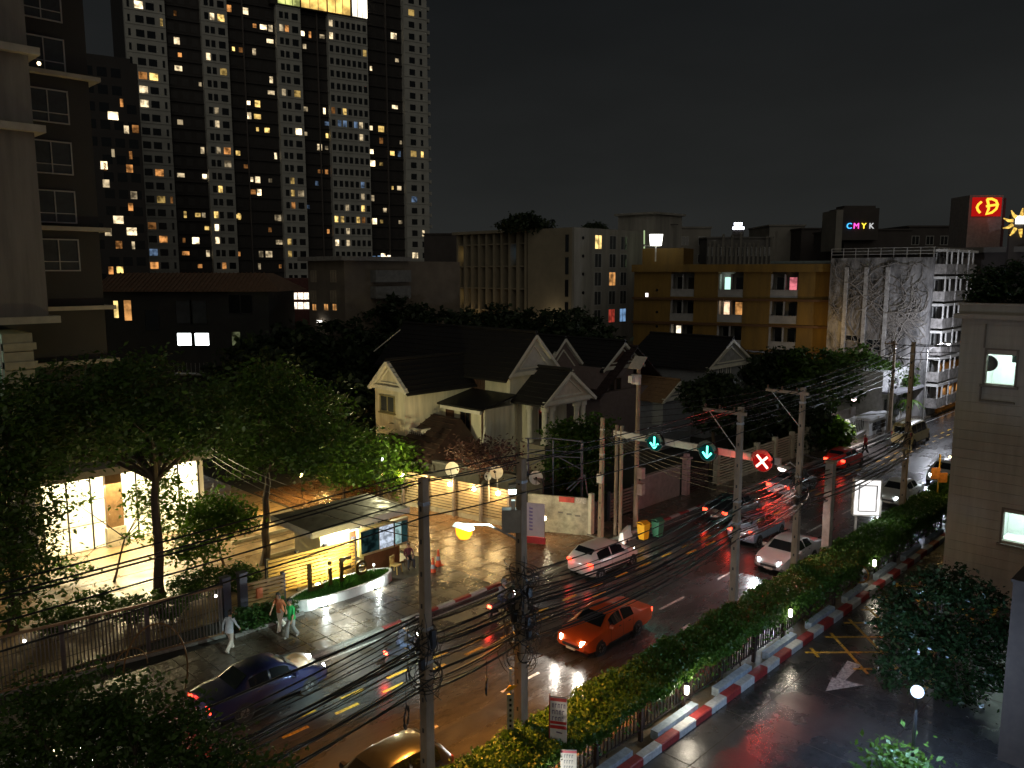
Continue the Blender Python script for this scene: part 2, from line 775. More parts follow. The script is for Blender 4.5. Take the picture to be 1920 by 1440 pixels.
def pavement(x0, x1, nx, y0, y1, ny, z, mat, tilt=.006, name='pavement', pname='paving_slab', gap=.018):
    b = MB()
    b.box(x0, x1, y0, y1, -.02, z - .035)
    s = struct(name, b, KGRY)
    dx, dy = (x1 - x0) / nx, (y1 - y0) / ny

    def mk(mb):
        mb.box(-dx / 2 + gap, dx / 2 - gap, -dy / 2 + gap, dy / 2 - gap, -.03, 0)
    for i in range(nx):
        for j in range(ny):
            rot = Matrix.Rotation(R.gauss(0, tilt), 4, 'X') @ Matrix.Rotation(R.gauss(0, tilt), 4, 'Y')
            piece(pname, (pname, round(dx, 3), round(dy, 3), mat.name), mk, mat, s, (x0 + dx * (i + .5), y0 + dy * (j + .5), z + R.uniform(-.004, .004)), rot=rot)
    return s


pavement(2, DR0, 27, 26.42, 30.0, 4, .13, PAVE)
pavement(DR1, 48, 13, 26.42, 28.6, 2, .13, PAVE)
b = MB()
b.box(48, 130, 26.42, 29.2, -.02, .13)
struct('far_pavement', b, PAVE)
pavement(DR0, DR1, 8, 26.3, 50, 20, .02, DRIVE, .010, 'driveway', 'driveway_slab', .022)

# terrace in front of the lobby: one paved sheet with bed edges
TERR = wetmat('terrace_paving', (.22, .145, .07), .25, .6, .3, .8)
b = MB()
b.box(4, DR0 - .3, 32.2, 62, -.02, .05)
ter = struct('terrace', b, TERR)
for k in range(16):
    b = MB()
    y = 33.2 + k * 1.8
    b.box(4.2, DR0 - .5, y - .02, y + .02, .05, .056)
    b.build('paving_joint', M('joint_dark', (.05, .04, .03), .8), ter)

# kerb stones
ks = MB()
ks.box(2, DR0, 26.2, 26.24, -.02, .05)
lk = struct('pavement_kerb', ks, KGRY)


def kstone(L, wd, h):
    def mk(mb):
        e = .03
        mb.add([(-L / 2, -wd / 2, -.1), (L / 2, -wd / 2, -.1), (L / 2, wd / 2, -.1), (-L / 2, wd / 2, -.1),
                (-L / 2, -wd / 2, h - e), (L / 2, -wd / 2, h - e), (L / 2, wd / 2, h), (-L / 2, wd / 2, h),
                (-L / 2, -wd / 2 + e, h), (L / 2, -wd / 2 + e, h)],
               [(0, 3, 2, 1), (0, 1, 5, 4), (4, 5, 9, 8), (8, 9, 6, 7), (2, 3, 7, 6), (1, 2, 6, 9, 5), (3, 0, 4, 8, 7)])
    return mk


x = 2.0
i = 0
while x < DR0 - .4:
    mt = (KRED if i % 2 else KWHT) if x > 18.4 else KGRY
    piece('kerb_stone', ('lk', mt.name), kstone(.98, .2, .15), mt, lk, (x + .5, 26.32, 0))
    x += 1
    i += 1
ks = MB()
ks.box(DR1, 80, 26.2, 26.24, -.02, .05)
lk2 = struct('far_kerb', ks, KGRY)
for i in range(42):
    mt = (KRED if i % 2 else KWHT) if i < 12 else KGRY
    piece('kerb_stone', ('lk', mt.name), kstone(.98, .2, .15), mt, lk2, (DR1 + i + .5, 26.32, 0))
# driveway lip
b = MB()
b.box(DR0, DR1, 26.2, 26.3, -.02, .03)
struct('driveway_lip', b, KGRY)

# the red and white kerb of the parking ground, with a low plinth in lengths behind it
kb = MB()
kb.box(8, 62, 13.32, 13.40, -.02, .1)
pkb = struct('parking_kerb', kb, CONC)
for i in range(54):
    mt = KWHT if i % 2 else KRED
    piece('kerb_stone', ('pk', mt.name), kstone(.99, .3, .26), mt, pkb, (8.5 + i, 13.17, 0), rz=0)
PLW = M('plinth_paint', (.30, .37, .43), .6, var=.35, scale=4, bump=.3)
x = 9.0
while x < 60:
    L = 2.4

    def mk(mb):
        mb.box(-L / 2, L / 2, -.14, .14, .1, .40)
    piece('plinth_block', 'plinth', mk, PLW, pkb, (x + L / 2, 13.49, 0))
    x += 3.75

# painted marks on the road: two rows of yellow dashes, edge lines, a lane arrow
mk_ = MB()
x = 4.0
while x < 120:
    for y in (22.25, 22.95):
        xx = x + (0 if y < 22.5 else .7)
        mk_.box(xx, xx + .95, y - .07, y + .07, .0005, .004)
    x += 2.0
struct('lane_dashes', mk_, YPNT)
mk_ = MB()
for i in range(20):
    mk_.box(4 + i * 5, 6 + i * 5, 19.15, 19.27, .0005, .004)
struct('lane_line', mk_, WPNT)
mk_ = MB()
mk_.box(2, 120, 25.75, 25.85, .0005, .004)
struct('edge_line', mk_, WPNT)


def arrow(pts, name, z=.0045):
    m = MB()
    for p in pts:
        m.poly([(q[0], q[1], z) for q in p])
    return struct(name, m, WPNT)


arrow([[(26.2, 16.75), (27.4, 16.35), (27.4, 17.15)], [(27.4, 16.67), (30.6, 16.67), (30.6, 16.83), (27.4, 16.83)],
       [(28.3, 16.83), (28.75, 16.83), (28.3, 17.35), (28.05, 17.2)], [(27.85, 17.45), (28.75, 17.5), (28.3, 17.2), (28.0, 17.05)]], 'lane_arrow')
arrow([[(55, 24.2), (56.4, 23.9), (56.4, 24.5)], [(56.4, 24.13), (59, 24.13), (59, 24.27), (56.4, 24.27)]], 'lane_arrow')
# repaired strips in the asphalt
for k, (xa, xb, ya, yb) in enumerate(((6, 19.5, 18.0, 18.9), (21, 30, 24.4, 25.4), (26.5, 33, 20.0, 21.6), (36, 50, 18.4, 19.0), (9, 14, 23.6, 25.0))):
    m = MB()
    m.poly([(xa, ya, .0003), (xb, ya + .1, .0003), (xb - .1, yb, .0003), (xa + .15, yb - .08, .0003)])
    struct('road_patch', m, wetmat('patch_asphalt_%d' % (k % 2), ((.028, .028, .029), (.060, .058, .055))[k % 2], .22, .5, .45, .9))
# manhole covers
for (x, y) in ((34.0, 20.2), (17.5, 25.3), (24.5, 24.9)):
    m = MB()
    m.lathe([(.32, .001), (.32, .006), (.26, .006), (.26, .003)], (x, y, 0), 18)
    tag(struct('manhole_cover', m, M('cast_iron', (.06, .055, .05), .5, .6)), kind='structure')

# parking ground: yellow hatching, a white arrow, slab joints
def strip(mb, p, q, wd, z=.004):
    p, q = Vector(p[:2]), Vector(q[:2])
    d = (q - p).normalized()
    n = Vector((-d.y, d.x)) * wd / 2
    mb.poly([(*(p - n), z), (*(q - n), z), (*(q + n), z), (*(p + n), z)])


hm = MB()
h0, h1 = 29.6, 40.5
yb, yt = 8.4, 12.75
n = 0
for k in range(-2, 7):
    a = h0 + k * 1.9
    p, q = Vector((a, yb)), Vector((a + 4.35, yt))
    if q.x < h0 or p.x > h1:
        continue
    if p.x < h0:
        p = Vector((h0, yb + (h0 - p.x)))
    if q.x > h1:
        q = Vector((h1, yt - (q.x - h1)))
    strip(hm, p, q, .13, .003)
hm2 = MB()
for k in range(-2, 7):
    a = h0 + k * 1.9
    p, q = Vector((a, yt)), Vector((a + 4.35, yb))
    if q.x < h0 or p.x > h1:
        continue
    if p.x < h0:
        p = Vector((h0, yt - (h0 - p.x)))
    if q.x > h1:
        q = Vector((h1, yb + (q.x - h1)))
    strip(hm2, p, q, .13, .006)
struct('hatch_lines', hm, YPNT)
struct('hatch_cross_lines', hm2, YPNT)
m = MB()
strip(m, (h0, yb), (h1, yb), .14, .009)
struct('hatch_edge', m, YPNT)
pa, pb, pc = G(1612, 1243), G(1588, 1240), G(1555, 1287)
m = MB()
m.poly([(*G(1589, 1239)[:2], .004), (*G(1557, 1285)[:2], .004), (*G(1577, 1283)[:2], .004), (*G(1615, 1247)[:2], .004)])
m.poly([(*G(1560, 1270)[:2], .008), (*G(1548, 1296)[:2], .008), (*G(1620, 1285)[:2], .008)])
struct('parking_arrow', m, WPNT)
jm = MB()
for k in range(14):
    jm.box(2 + 3.6 * k, 2.03 + 3.6 * k, -30, 13, .0002, .0025)
for k in range(8):
    jm.box(2, 60, 12 - 4 * k, 12.03 - 4 * k, .0030, .0045)
struct('slab_joints', jm, M('joint_dark', (.05, .04, .03), .8))

# ================================================================== buildings
GLS = M('dark_glass', (.012, .014, .016), .08, var=0, spec=.7)
GLS2 = M('grey_glass', (.05, .055, .058), .12, var=.3, scale=.8, spec=.7)
WFR = M('window_frame_grey', (.30, .30, .29), .5, var=.15)
WFRW = M('window_frame_white', (.62, .61, .57), .5, var=.15)
LITW = ME('window_light_white', (1, .84, .60), 2.3, False, .75, .9)
LITY = ME('window_light_yellow', (1, .70, .24), 1.7, False, .75, .9)
LITO = ME('window_light_orange', (1, .46, .14), .9, False, .8, .9)
LITB = ME('window_light_blue', (.30, .55, .95), .55, False, .8, .9)

# ---------------------------------------------------------------- the tall tower
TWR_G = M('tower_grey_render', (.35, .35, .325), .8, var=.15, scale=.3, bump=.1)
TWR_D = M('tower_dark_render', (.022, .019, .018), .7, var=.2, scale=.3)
tp = D(245, 250, 185)
TRZ = rad(-13.5)
te = (math.cos(TRZ), math.sin(TRZ))
tq = (tp.x + te[0] * 10, tp.y + te[1] * 10)
tower = thing('apartment_tower', 'very tall dark apartment tower with pale vertical bays and scattered lit windows', 'apartment tower', (tp.x, tp.y, 0), TRZ, local=True)


def ts(px, py=250):
    return HP(px, py, tp, tq)


TOP = 112.0
bays = [('A', 247, 322), ('B', 388, 436), ('C', 526, 571), ('D', 621, 693), ('E', 760, 803)]
bx = {k: (ts(a)[0], ts(b)[0]) for k, a, b in bays}
xl, xr = -1.0, bx['E'][1]
b = MB()
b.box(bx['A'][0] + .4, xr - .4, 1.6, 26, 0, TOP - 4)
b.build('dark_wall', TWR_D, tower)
for k, (a, c) in bx.items():
    b = MB()
    b.box(a, c, 0, 1.62 if k != 'E' else 22, 0, TOP)
    b.build('pale_bay', TWR_G, tower)
FL = 3.0
wins = {'A': [(.10, .5), (.36, 1.7), (.63, 1.7), (.90, .5)], 'B': [(.2, .9), (.42, .9), (.76, 1.5)], 'C': [(.2, .9), (.42, .9), (.76, 1.5)],
        'D': [(.07, .9), (.22, .9), (.36, .9), (.5, .9), (.64, .9), (.78, .9), (.92, .9)], 'E': [(.34, 1.6), (.72, .7)]}
lit = []
for s_ in ('266,5w 292,28y 330,12o 333,60w 340,108o 337,130w 273,150w 263,146o 290,152y 275,172w 265,194w 395,21w 415,27y 432,3o 396,115w 416,124y 378,160w '
           '340,226w 405,209w 403,231w 382,277w 405,279w 423,279o 341,319w 386,322w 307,318o 408,346y 307,366y 321,366o 349,391y 373,393y 410,391y 289,412o 385,413w '
           '369,438w 391,437y 412,437w 348,461o 315,459o 464,27w 480,32o 497,40w 510,38w 441,96y 456,96o 480,100w 510,85w 530,64w 571,67w 585,70o 608,75w 575,92w 624,34w 624,56w '
           '679,106y 767,33y 743,75w 749,116w 700,132w 486,192y 469,185w 486,215y 470,212w 486,239y 504,242y 512,152w 512,175w 537,176w 557,180y 577,204w 612,204w 628,208o 646,210y '
           '617,226b 633,227b 649,230b 665,232b 681,235w 700,236w 719,238y 576,251w 617,249y 603,270w 616,272w 681,256w 699,276w 719,257o 756,261w 740,281y 753,281b 774,284y 787,284y '
           '745,200w 449,281y 520,285w 604,313o 616,315o 702,300w 719,300y 475,327w 486,328w 510,331w 544,331y 476,348o 489,351w 544,353y 564,355w 740,343y 753,343w 683,340b 683,360w '
           '703,361w 578,377b 774,364b 652,380w 683,380y 726,387w 684,402o 451,395y 451,416y 547,396o 509,419o 525,418w 755,405w 619,423o 635,422y 655,423w 707,423w 720,424y 790,428w '
           '412,460w 527,462w 548,462y 493,483w 548,483y 529,505o 635,462w 652,463w 723,487w 775,487w 393,482w 350,462o 293,505o 450,483o 490,507w 422,508o 295,485b '
           '465,310o 598,345b 640,402y 668,402y 432,300w 560,240w 540,60o 508,485w 378,505o 700,410y').split():
    p, c = s_[:-1].split(','), s_[-1]
    lit.append((float(p[0]), float(p[1]), c))
class _Lit(dict):                # lit rooms differ in brightness from one window to the next
    def __getitem__(s, c):
        base = {'w': (1, .78, .47), 'y': (1, .66, .20), 'o': (1, .42, .12), 'b': (.22, .34, .55)}[c]
        lv = R.choice({'w': (3.2, 1.7, .9, .45), 'y': (2.2, 1.1, .5), 'o': (1.0, .5, .22), 'b': (.6, .35)}[c])
        return ME('room_light_%s_%d' % (c, lv * 100), base, lv, False, .85, .8)


LM = _Lit()
used = {}
loose = []
for px, py, c in lit:
    s, z = HP(px, py, tp, tq)
    fl = int(z // FL)
    hit = None
    for k, (a, e) in bx.items():
        if a <= s <= e:
            q = (s - a) / (e - a)
            j = min(range(len(wins[k])), key=lambda i: abs(wins[k][i][0] - q))
            hit = (k, fl, j)
    if hit:
        used[hit] = c
    else:
        loose.append((s, fl, c))


def wpiece(wd, h, mat, x, y, z, nm='window'):
    def mk(mb):
        mb.box(-wd / 2, wd / 2, -.06, .02, -h / 2, h / 2)
    return piece(nm, ('tw', wd, h, mat.name), mk, mat, tower, (x, y, z))


stuff = MB()
sills = MB()
npart = 0
for k, (a, e) in bx.items():
    for fl in range(3, int(TOP // FL)):
        for j, (q, wd) in enumerate(wins[k]):
            x = a + q * (e - a)
            z = fl * FL + 1.5
            if (k, fl, j) in used:
                wpiece(wd, 1.5, LM[used[(k, fl, j)]], x, 0, z)
                npart += 1
            elif k == 'A' and 5 <= fl < 27 or (k == 'E' and j == 0 and 5 <= fl < 27):
                wpiece(wd, 1.5, GLS, x, 0, z)
                npart += 1
            else:
                stuff.box(x - wd / 2, x + wd / 2, -.06, .02, z - .75, z + .75)
        sills.box(a, e, -.12, .01, fl * FL + .28, fl * FL + .40)
for i, (s, fl, c) in enumerate(loose):
    wd = (.6, 1.2, .8, 1.6, 1.0)[i % 5]
    if s < xr - .5 and npart < 300:
        wpiece(wd, (1.1, 1.5, .9)[i % 3], LM[c], s, 1.6, fl * FL + 1.4)
        npart += 1
tag(stuff.build('window_rows', GLS, tower), kind='stuff')
tag(sills.build('sill_bands', TWR_G, tower), kind='stuff')
# dim windows of the dark walls, which nobody lights
dk = MB()
gaps = [(bx['A'][1], bx['B'][0]), (bx['B'][1], bx['C'][0]), (bx['C'][1], bx['D'][0]), (bx['D'][1], bx['E'][0])]
for a, e in gaps:
    n = int((e - a) / 2.4)
    for fl in range(3, int(TOP // FL) - 2):
        for i in range(n):
            x = a + (i + .5) * (e - a) / n
            dk.box(x - .7, x + .7, 1.56, 1.62, fl * FL + .6, fl * FL + 2.3)
        dk.box(a + .02, e - .02, 1.2, 1.62, fl * FL - .08, fl * FL + .08)
tag(dk.build('dark_balcony_rows', M('dark_balcony', (.028, .025, .024), .35), tower), kind='stuff')
fin = MB()
for px in (466, 603, 730):
    x = ts(px)[0]
    fin.box(x - .15, x + .15, .9, 1.62, 0, TOP - 4)
fin.build('wall_fins', M('tower_fin', (.07, .06, .055), .7), tower)
side = MB()
for fl in range(3, int(TOP // FL)):
    side.box(xr, xr + 1.1, .6, 3.0, fl * FL, fl * FL + .9)
tag(side.build('side_balconies', TWR_G, tower), kind='stuff')
# bright amenity floor near the top edge of the picture
for a, e, c in ((520, 561, 'g'), (564, 611, 'a'), (614, 655, 'a'), (660, 687, 'w')):
    x0, z0 = ts(a, 3 + (a - 560) * .2)
    x1, _ = ts(e, 12)
    mt = {'g': ME('sky_floor_green', (.75, .8, .25), 1.5, False, .8, .35), 'a': ME('sky_floor_gold', (1, .62, .16), 1.9, False, .7, .35), 'w': ME('sky_floor_white', (1, .9, .7), 3, False, .5, .35)}[c]
    zz = ts(600, 20)[1]
    b = MB()
    b.box(x0, x1, -.45, -.3, zz, zz + 5.2)
    f = b.build('lit_panel', mt, tower)
    for q in (.33, .66):
        b = MB()
        xx = x0 + (x1 - x0) * q
        b.box(xx - .07, xx + .07, -.53, -.46, zz, zz + 5.2)
        b.build('mullion', TWR_D, f)
b = MB()
zz = ts(600, 20)[1]
b.box(ts(516)[0], ts(692)[0], -.29, 1.6, zz - .3, zz + 5.6)
b.build('amenity_floor', TWR_D, tower)

# ---------------------------------------------------------------- dark block beside it
dp = D(160, 300, 150)
blk = thing('dark_apartment_block', 'dark lower apartment block left of the tall tower with few lit windows', 'apartment block', (dp.x, dp.y, 0), TRZ, local=True)
wq = HP(268, 300, dp, (dp.x + math.cos(TRZ), dp.y + math.sin(TRZ)))[0]
b = MB()
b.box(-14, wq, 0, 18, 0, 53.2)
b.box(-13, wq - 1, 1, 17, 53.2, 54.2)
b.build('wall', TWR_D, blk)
for s_ in '228,193o 212,217W 237,243w 254,242o 245,291o 243,316o 168,337w 199,344w 251,366w 222,412W 247,434W 203,435w 223,459o 225,507y 212,287w 195,310w 172,395w 172,412w 180,438w 250,460w 197,312o 245,388o 208,507o'.split():
    p, c = s_[:-1].split(','), s_[-1]
    s, z = HP(float(p[0]), float(p[1]), dp, (dp.x + math.cos(TRZ), dp.y + math.sin(TRZ)))
    wd = 1.7 if c == 'W' else R.choice((.5, .8, 1.1))

    def mk(mb):
        mb.box(-wd / 2, wd / 2, -.06, .02, -.7, .7)
    mt = LM[c.lower()]
    piece('window', ('bw', wd, mt.name), mk, mt, blk, (s, 0, z))
for fl in range(4, 17):
    for i in range(5):
        def mk(mb):
            mb.box(-.8, .8, -.03, .02, -.8, .8)
        piece('dark_window', 'bdw', mk, GLS, blk, (wq - 1.4 - i * 2.3, 0, fl * 3.1 + 1.5)) if R.random() < .8 else None

# ---------------------------------------------------------------- grey apartment house on the left with ledges
LB_P = M('taupe_render', (.155, .143, .125), .85, var=.28, scale=1.1, bump=.15, stretch=(1.2, 1.2, .12))
LB_D = M('charcoal_render', (.032, .031, .029), .85, var=.15, scale=.4, bump=.15)
LEDGE = M('pale_ledge', (.33, .31, .255), .7, var=.15, scale=1.5)
CLAD = M('beige_cladding', (.30, .28, .21), .75, var=.15, scale=2)
lb = thing('grey_apartment_house', 'grey apartment house with pale ledges at the left edge behind the trees', 'apartment house', (4, 50, 0))
cx = HY(76, 400, 44.6).x
b = MB()
b.box(-14, cx, 44.6, 60, 12.55, 46)
b.build('front_wall', LB_P, lb)
dx = HY(183, 400, 48.6).x
b = MB()
b.box(cx - 2, dx, 48.6, 62, 4.7, 48)
b.build('recessed_wall', LB_D, lb)
for py in (97, 241, 600):
    z = HY(76, py, 44.2).z
    b = MB()
    b.box(-14, cx + .42, 44.18, 60, z - .17, z + .17)
    b.build('ledge', LEDGE, lb)
for py in (148, 430, 577, 678):
    z = HY(170, py, 48.3).z
    b = MB()
    b.box(cx + .02, dx + .5, 48.15, 50, z - .11, z + .11)
    b.build('ledge', LEDGE, lb)
wx = HY(97, 300, 48.6).x
for py in (8, 103, 199, 295, 387, 478):
    pt = HY(97, py, 48.6)
    win_parts(lb, (wx, 48.6, pt.z), 0, 2.05, 1.75, WFR, GLS2, 2, 1, .07, .07)
    def mk(mb):
        mb.box(-1.0, 1.0, -.065, -.02, -.025, .025)
    piece('transom', 'transom', mk, WFR, lb, (wx, 48.6, pt.z - .35))
# clad lower corner with grooves, glass balcony front
cx2 = HY(62, 650, 44.9).x
for k in range(9):
    z = 4.68 + k * .92
    if z + .9 > 12.4:
        break
    b = MB()
    b.box(cx2 - 1.3, cx2, 44.9, 52, z, z + .88)
    b.box(cx2 - 1.3, cx2 + .14, 44.84, 45.5, z + .06, z + .4)
    b.build('cladding_board', CLAD, lb)
b = MB()
b.box(-14, cx2 - 1.3, 47.6, 52, 4.68, 12.4)
b.build('balcony_back', M('green_grey_wall', (.35, .42, .38), .7), lb)
for k in range(5):
    x = cx2 - 1.4 - k * 1.5
    b = MB()
    b.box(x - .04, x + .04, 45.0, 45.08, 9.2, 12.3)
    b.box(x - 1.5, x, 45.0, 45.06, 10.4, 10.46)
    b.box(x - 1.5, x, 45.0, 45.06, 11.6, 11.66)
    b.build('balcony_frame', WFRW, lb)
b = MB()
b.box(cx2 - 10, cx2 - 1.35, 45.02, 45.04, 9.3, 12.3)
b.build('balcony_glass', glassmat('balcony_glass', (.8, .92, .88), .2), lb)
lamp('balcony_light', 'POINT', (cx2 - 3.0, 46.2, 11.8), 60, (.7, 1, .88), lb, .15)
b = MB()
b.box(-14, cx2 - 1.3, 44.95, 47.6, 4.68, 8.9)
b.build('lower_wall', CLAD, lb)
b = MB()
b.box(-14, dx - .4, 51.6, 60, 0, 4.69)
b.build('ground_wall', LB_D, lb)
bl = HY(73, 119, 44.0)
b = MB()
b.ball((bl.x, bl.y, bl.z), .09)
b.build('soffit_lamp', ME('soffit_lamp', (1, .8, .45), 5, False), lb)

# ---------------------------------------------------------------- the bright lobby under it
lo = thing('lobby_pavilion', 'brightly lit glass lobby with white walls seen under the big tree', 'lobby', (16, 46, 0))
LX0, LX1, LY = 11.6, 19.9, 45.6
WHT = M('lobby_white', (.8, .78, .72), .6, var=.05)
b = MB()
b.box(LX0, LX1, 51.0, 51.3, .05, 4.2)
b.box(LX0 - .3, LX0, LY, 51.3, .05, 4.2)
b.box(LX1, LX1 + .3, LY, 51.3, .05, 4.2)
b.build('inner_wall', WHT, lo)
b = MB()
b.box(LX0 - .6, LX1 + .6, LY - .9, 51.5, 4.2, 4.6)
b.build('roof', M('lobby_roof', (.25, .23, .2), .8), lo)
b = MB()
b.box(LX0, LX1, LY, 51, .05, .1)
b.build('inner_floor', M('lobby_floor', (.5, .45, .36), .25), lo)
for k in range(4):
    x = LX0 + 1.0 + k * 2.1
    b = MB()
    b.box(x, x + 1.3, 46.4, 50.4, 4.10, 4.19)
    b.build('ceiling_light', ME('lobby_ceiling_light', (1, .88, .60), 34), lo)
GL_L = glassmat('lobby_glass', (.97, .97, .93), .06)
n = 7
for k in range(n + 1):
    x = LX0 + (LX1 - LX0) * k / n
    b = MB()
    b.box(x - .035, x + .035, LY - .03, LY + .06, .05, 4.2)
    b.build('mullion', LB_D, lo)
    if k < n:
        b = MB()
        b.box(x + .035, x + (LX1 - LX0) / n - .035, LY + .01, LY + .02, .05, 4.2)
        b.build('pane', GL_L, lo)
for z in (1.5, 2.8):
    b = MB()
    b.box(LX0, LX1, LY - .045, LY - .031, z - .02, z + .02)
    b.build('transom', LB_D, lo)
pd = HY(217, 985, LY - .3).x
b = MB()
b.box(pd - .42, pd + .42, LY - .4, LY - .06, 1.15, 4.2)
b.build('brown_panel', M('lobby_brown', (.17, .10, .045), .55, var=.3, scale=4), lo)
b = MB()
b.box(pd - .5, pd + .5, LY - .45, LY - .06, .05, 1.15)
b.build('pillar_base', M('pillar_cream', (.5, .46, .36), .7), lo)
lamp('entrance_light', 'AREA', (15.5, LY - 1.3, 4.1), 1300, (1, .80, .42), lo, 3.0, aim=(0, -.55, -1))

# ---------------------------------------------------------------- long dark house with a tiled roof and a white lit window
lh0 = D(350, 560, 75)
lh = thing('long_tiled_house', 'long dark house with brown tiled roof and bright white twin window', 'house', (lh0.x, lh0.y, 0), RZC, local=True)
lq = (lh0.x + math.cos(RZC), lh0.y + math.sin(RZC))
DKW = M('dark_plaster', (.03, .03, .027), .85, var=.25, scale=.6)
b = MB()
b.box(-9, 7.6, 0, 9, 0, 13.2)
b.build('wall', DKW, lh)
ROOF_B = M('brown_roof_tile', (.17, .10, .06), .7, var=.3, scale=3)
b = MB()
b.add([(-9.6, -.6, 13.2), (8.8, -.6, 13.2), (8.8, 9.6, 13.2), (-9.6, 9.6, 13.2), (-8, 3.2, 14.9), (6.4, 3.2, 14.9), (6.4, 6, 14.9), (-8, 6, 14.9)],
      [(0, 1, 5, 4), (1, 2, 6, 5), (2, 3, 7, 6), (3, 0, 4, 7), (4, 5, 6, 7), (3, 2, 1, 0)])
rf = b.build('roof', ROOF_B, lh)
for k in range(44):
    x = -9.2 + k * .42

    def mk(mb):
        mb.tube([(0, 0, 0), (0, 3.75, 1.68)], .07, 5)
    piece('tile_rib', 'tile_rib', mk, ROOF_B, rf, (x, -.55, 13.25), scale=(1, max(.2, min(1, (x + 9.6) / 1.6, (8.8 - x) / 2.4)), max(.2, min(1, (x + 9.6) / 1.6, (8.8 - x) / 2.4))))
for px, py, wd, h, mt in ((346, 636, 1.42, 1.25, ME('cool_white_window', (.92, 1, .97), 6, True)), (379, 636, 1.42, 1.25, ME('cool_white_window', (.92, 1, .97), 6, True)),
                          (218, 580, .55, 1.7, LITY), (240, 582, .8, 2.0, LITO), (443, 635, .9, 1.4, ME('dim_green_window', (.45, .5, .25), .25, False, .9, 2)),
                          (345, 585, 1.6, 2.2, GLS2), (372, 585, 1.6, 2.2, GLS2), (440, 570, 1.2, 1.8, GLS), (285, 600, 1.4, 2, GLS), (462, 570, 1.2, 1.8, GLS)):
    s, z = HP(px, py, lh0, lq)
    win_parts(lh, (s, 0, z), 0, wd, h, DKW, mt, 1, 1, .06, .06)
s, z = HP(366, 690, lh0, lq)
for k in range(9):
    b = MB()
    b.box(s - 1.6 + k * .4, s - 1.57 + k * .4, -1.0, -.97, z - .4, z + .6)
    b.build('railing_bar', WFR, lh)
b = MB()
b.box(s - 1.7, s + 1.7, -1.1, 0, z - .55, z - .4)
b.build('balcony_slab', WFR, lh)

# ---------------------------------------------------------------- two lit strips of a low block beyond
st = D(546, 562, 102)
sb = thing('strip_window_block', 'low block with two long rows of lit windows behind the tiled house', 'building', (st.x, st.y, 0), RZC, local=True)
sq = (st.x + math.cos(RZC), st.y + math.sin(RZC))
b = MB()
b.box(-5, 7, 0, 8, 0, 14.2)
b.build('wall', M('dark_red_wall', (.09, .03, .025), .8), sb)
for row, py in enumerate((555, 573)):
    for k in range(6):
        s, z = HP(518 + k * 11.5, py, st, sq)
        def mk(mb):
            mb.box(-.33, .33, -.05, .02, -.42, .42)
        piece('window', 'stripwin', mk, ME('strip_window_light', (1, .84, .66), 2.6, False, .6, 2.5), sb, (s, 0, z))

# ---------------------------------------------------------------- flat roofed block with pale shutters
def grey_block():
    K = D(645, 500, 85)
    t = thing('flat_roofed_block', 'dark flat roofed block with wide eaves and shuttered pale end wall', 'building', (K.x, K.y, 0))
    vN = HX(577, 500, K.x).y
    uE = HY(862, 500, K.y).x
    b = MB()
    b.box(K.x, uE, K.y, vN, 0, 16.2)
    b.build('wall', M('dim_brown_wall', (.16, .13, .10), .85, var=.2, scale=.6), t)
    b = MB()
    b.box(K.x - .8, uE - 8, K.y - .8, vN + .8, 16.2, 16.65)
    b.build('roof', M('eave_grey', (.22, .21, .2), .8), t)
    b = MB()
    b.box(uE - 9, uE + 5, K.y + 1, vN, 16.2, 15.2)
    SH = M('shutter_tan', (.34, .28, .20), .7)
    for px in (588, 625):
        for py in (518, 556):
            p = HX(px, py, K.x)
            win_parts(t, (K.x, p.y, p.z), -math.pi / 2, 1.1, 1.3, SH, M('shutter_pane', (.28, .23, .17), .6), 2, 1)
    for px in (590, 612, 628):
        p = HX(px, 576, K.x)
        win_parts(t, (K.x, p.y, p.z), -math.pi / 2, .9, .8, SH, LITO, 2, 1)
    p = HX(600, 603, K.x - .3)
    b = MB()
    b.box(p.x - .1, p.x, p.y - .5, p.y + .5, p.z - .12, p.z + .12)
    b.build('wall_lamp', ME('wall_lamp_white', (1, .95, .85), 4, False), t)
    for px, py in ((728, 515), (728, 545)):
        p = HY(px, py, K.y)
        b = MB()
        b.box(p.x - 2.4, p.x + 2.4, K.y - 1.0, K.y - .002, p.z - .8, p.z + .5)
        b.build('balcony', M('balcony_grey', (.16, .16, .155), .8), t)
    for px, py in ((702, 487), (712, 486), (723, 487), (730, 485)):
        p = HY(px, py, K.y + 4)
        b = MB()
        b.box(p.x - .2, p.x + .2, p.y, p.y + .1, p.z - .4, p.z + .4)
        b.build('lit_pane', LITB if px < 720 else LITW, t)


grey_block()


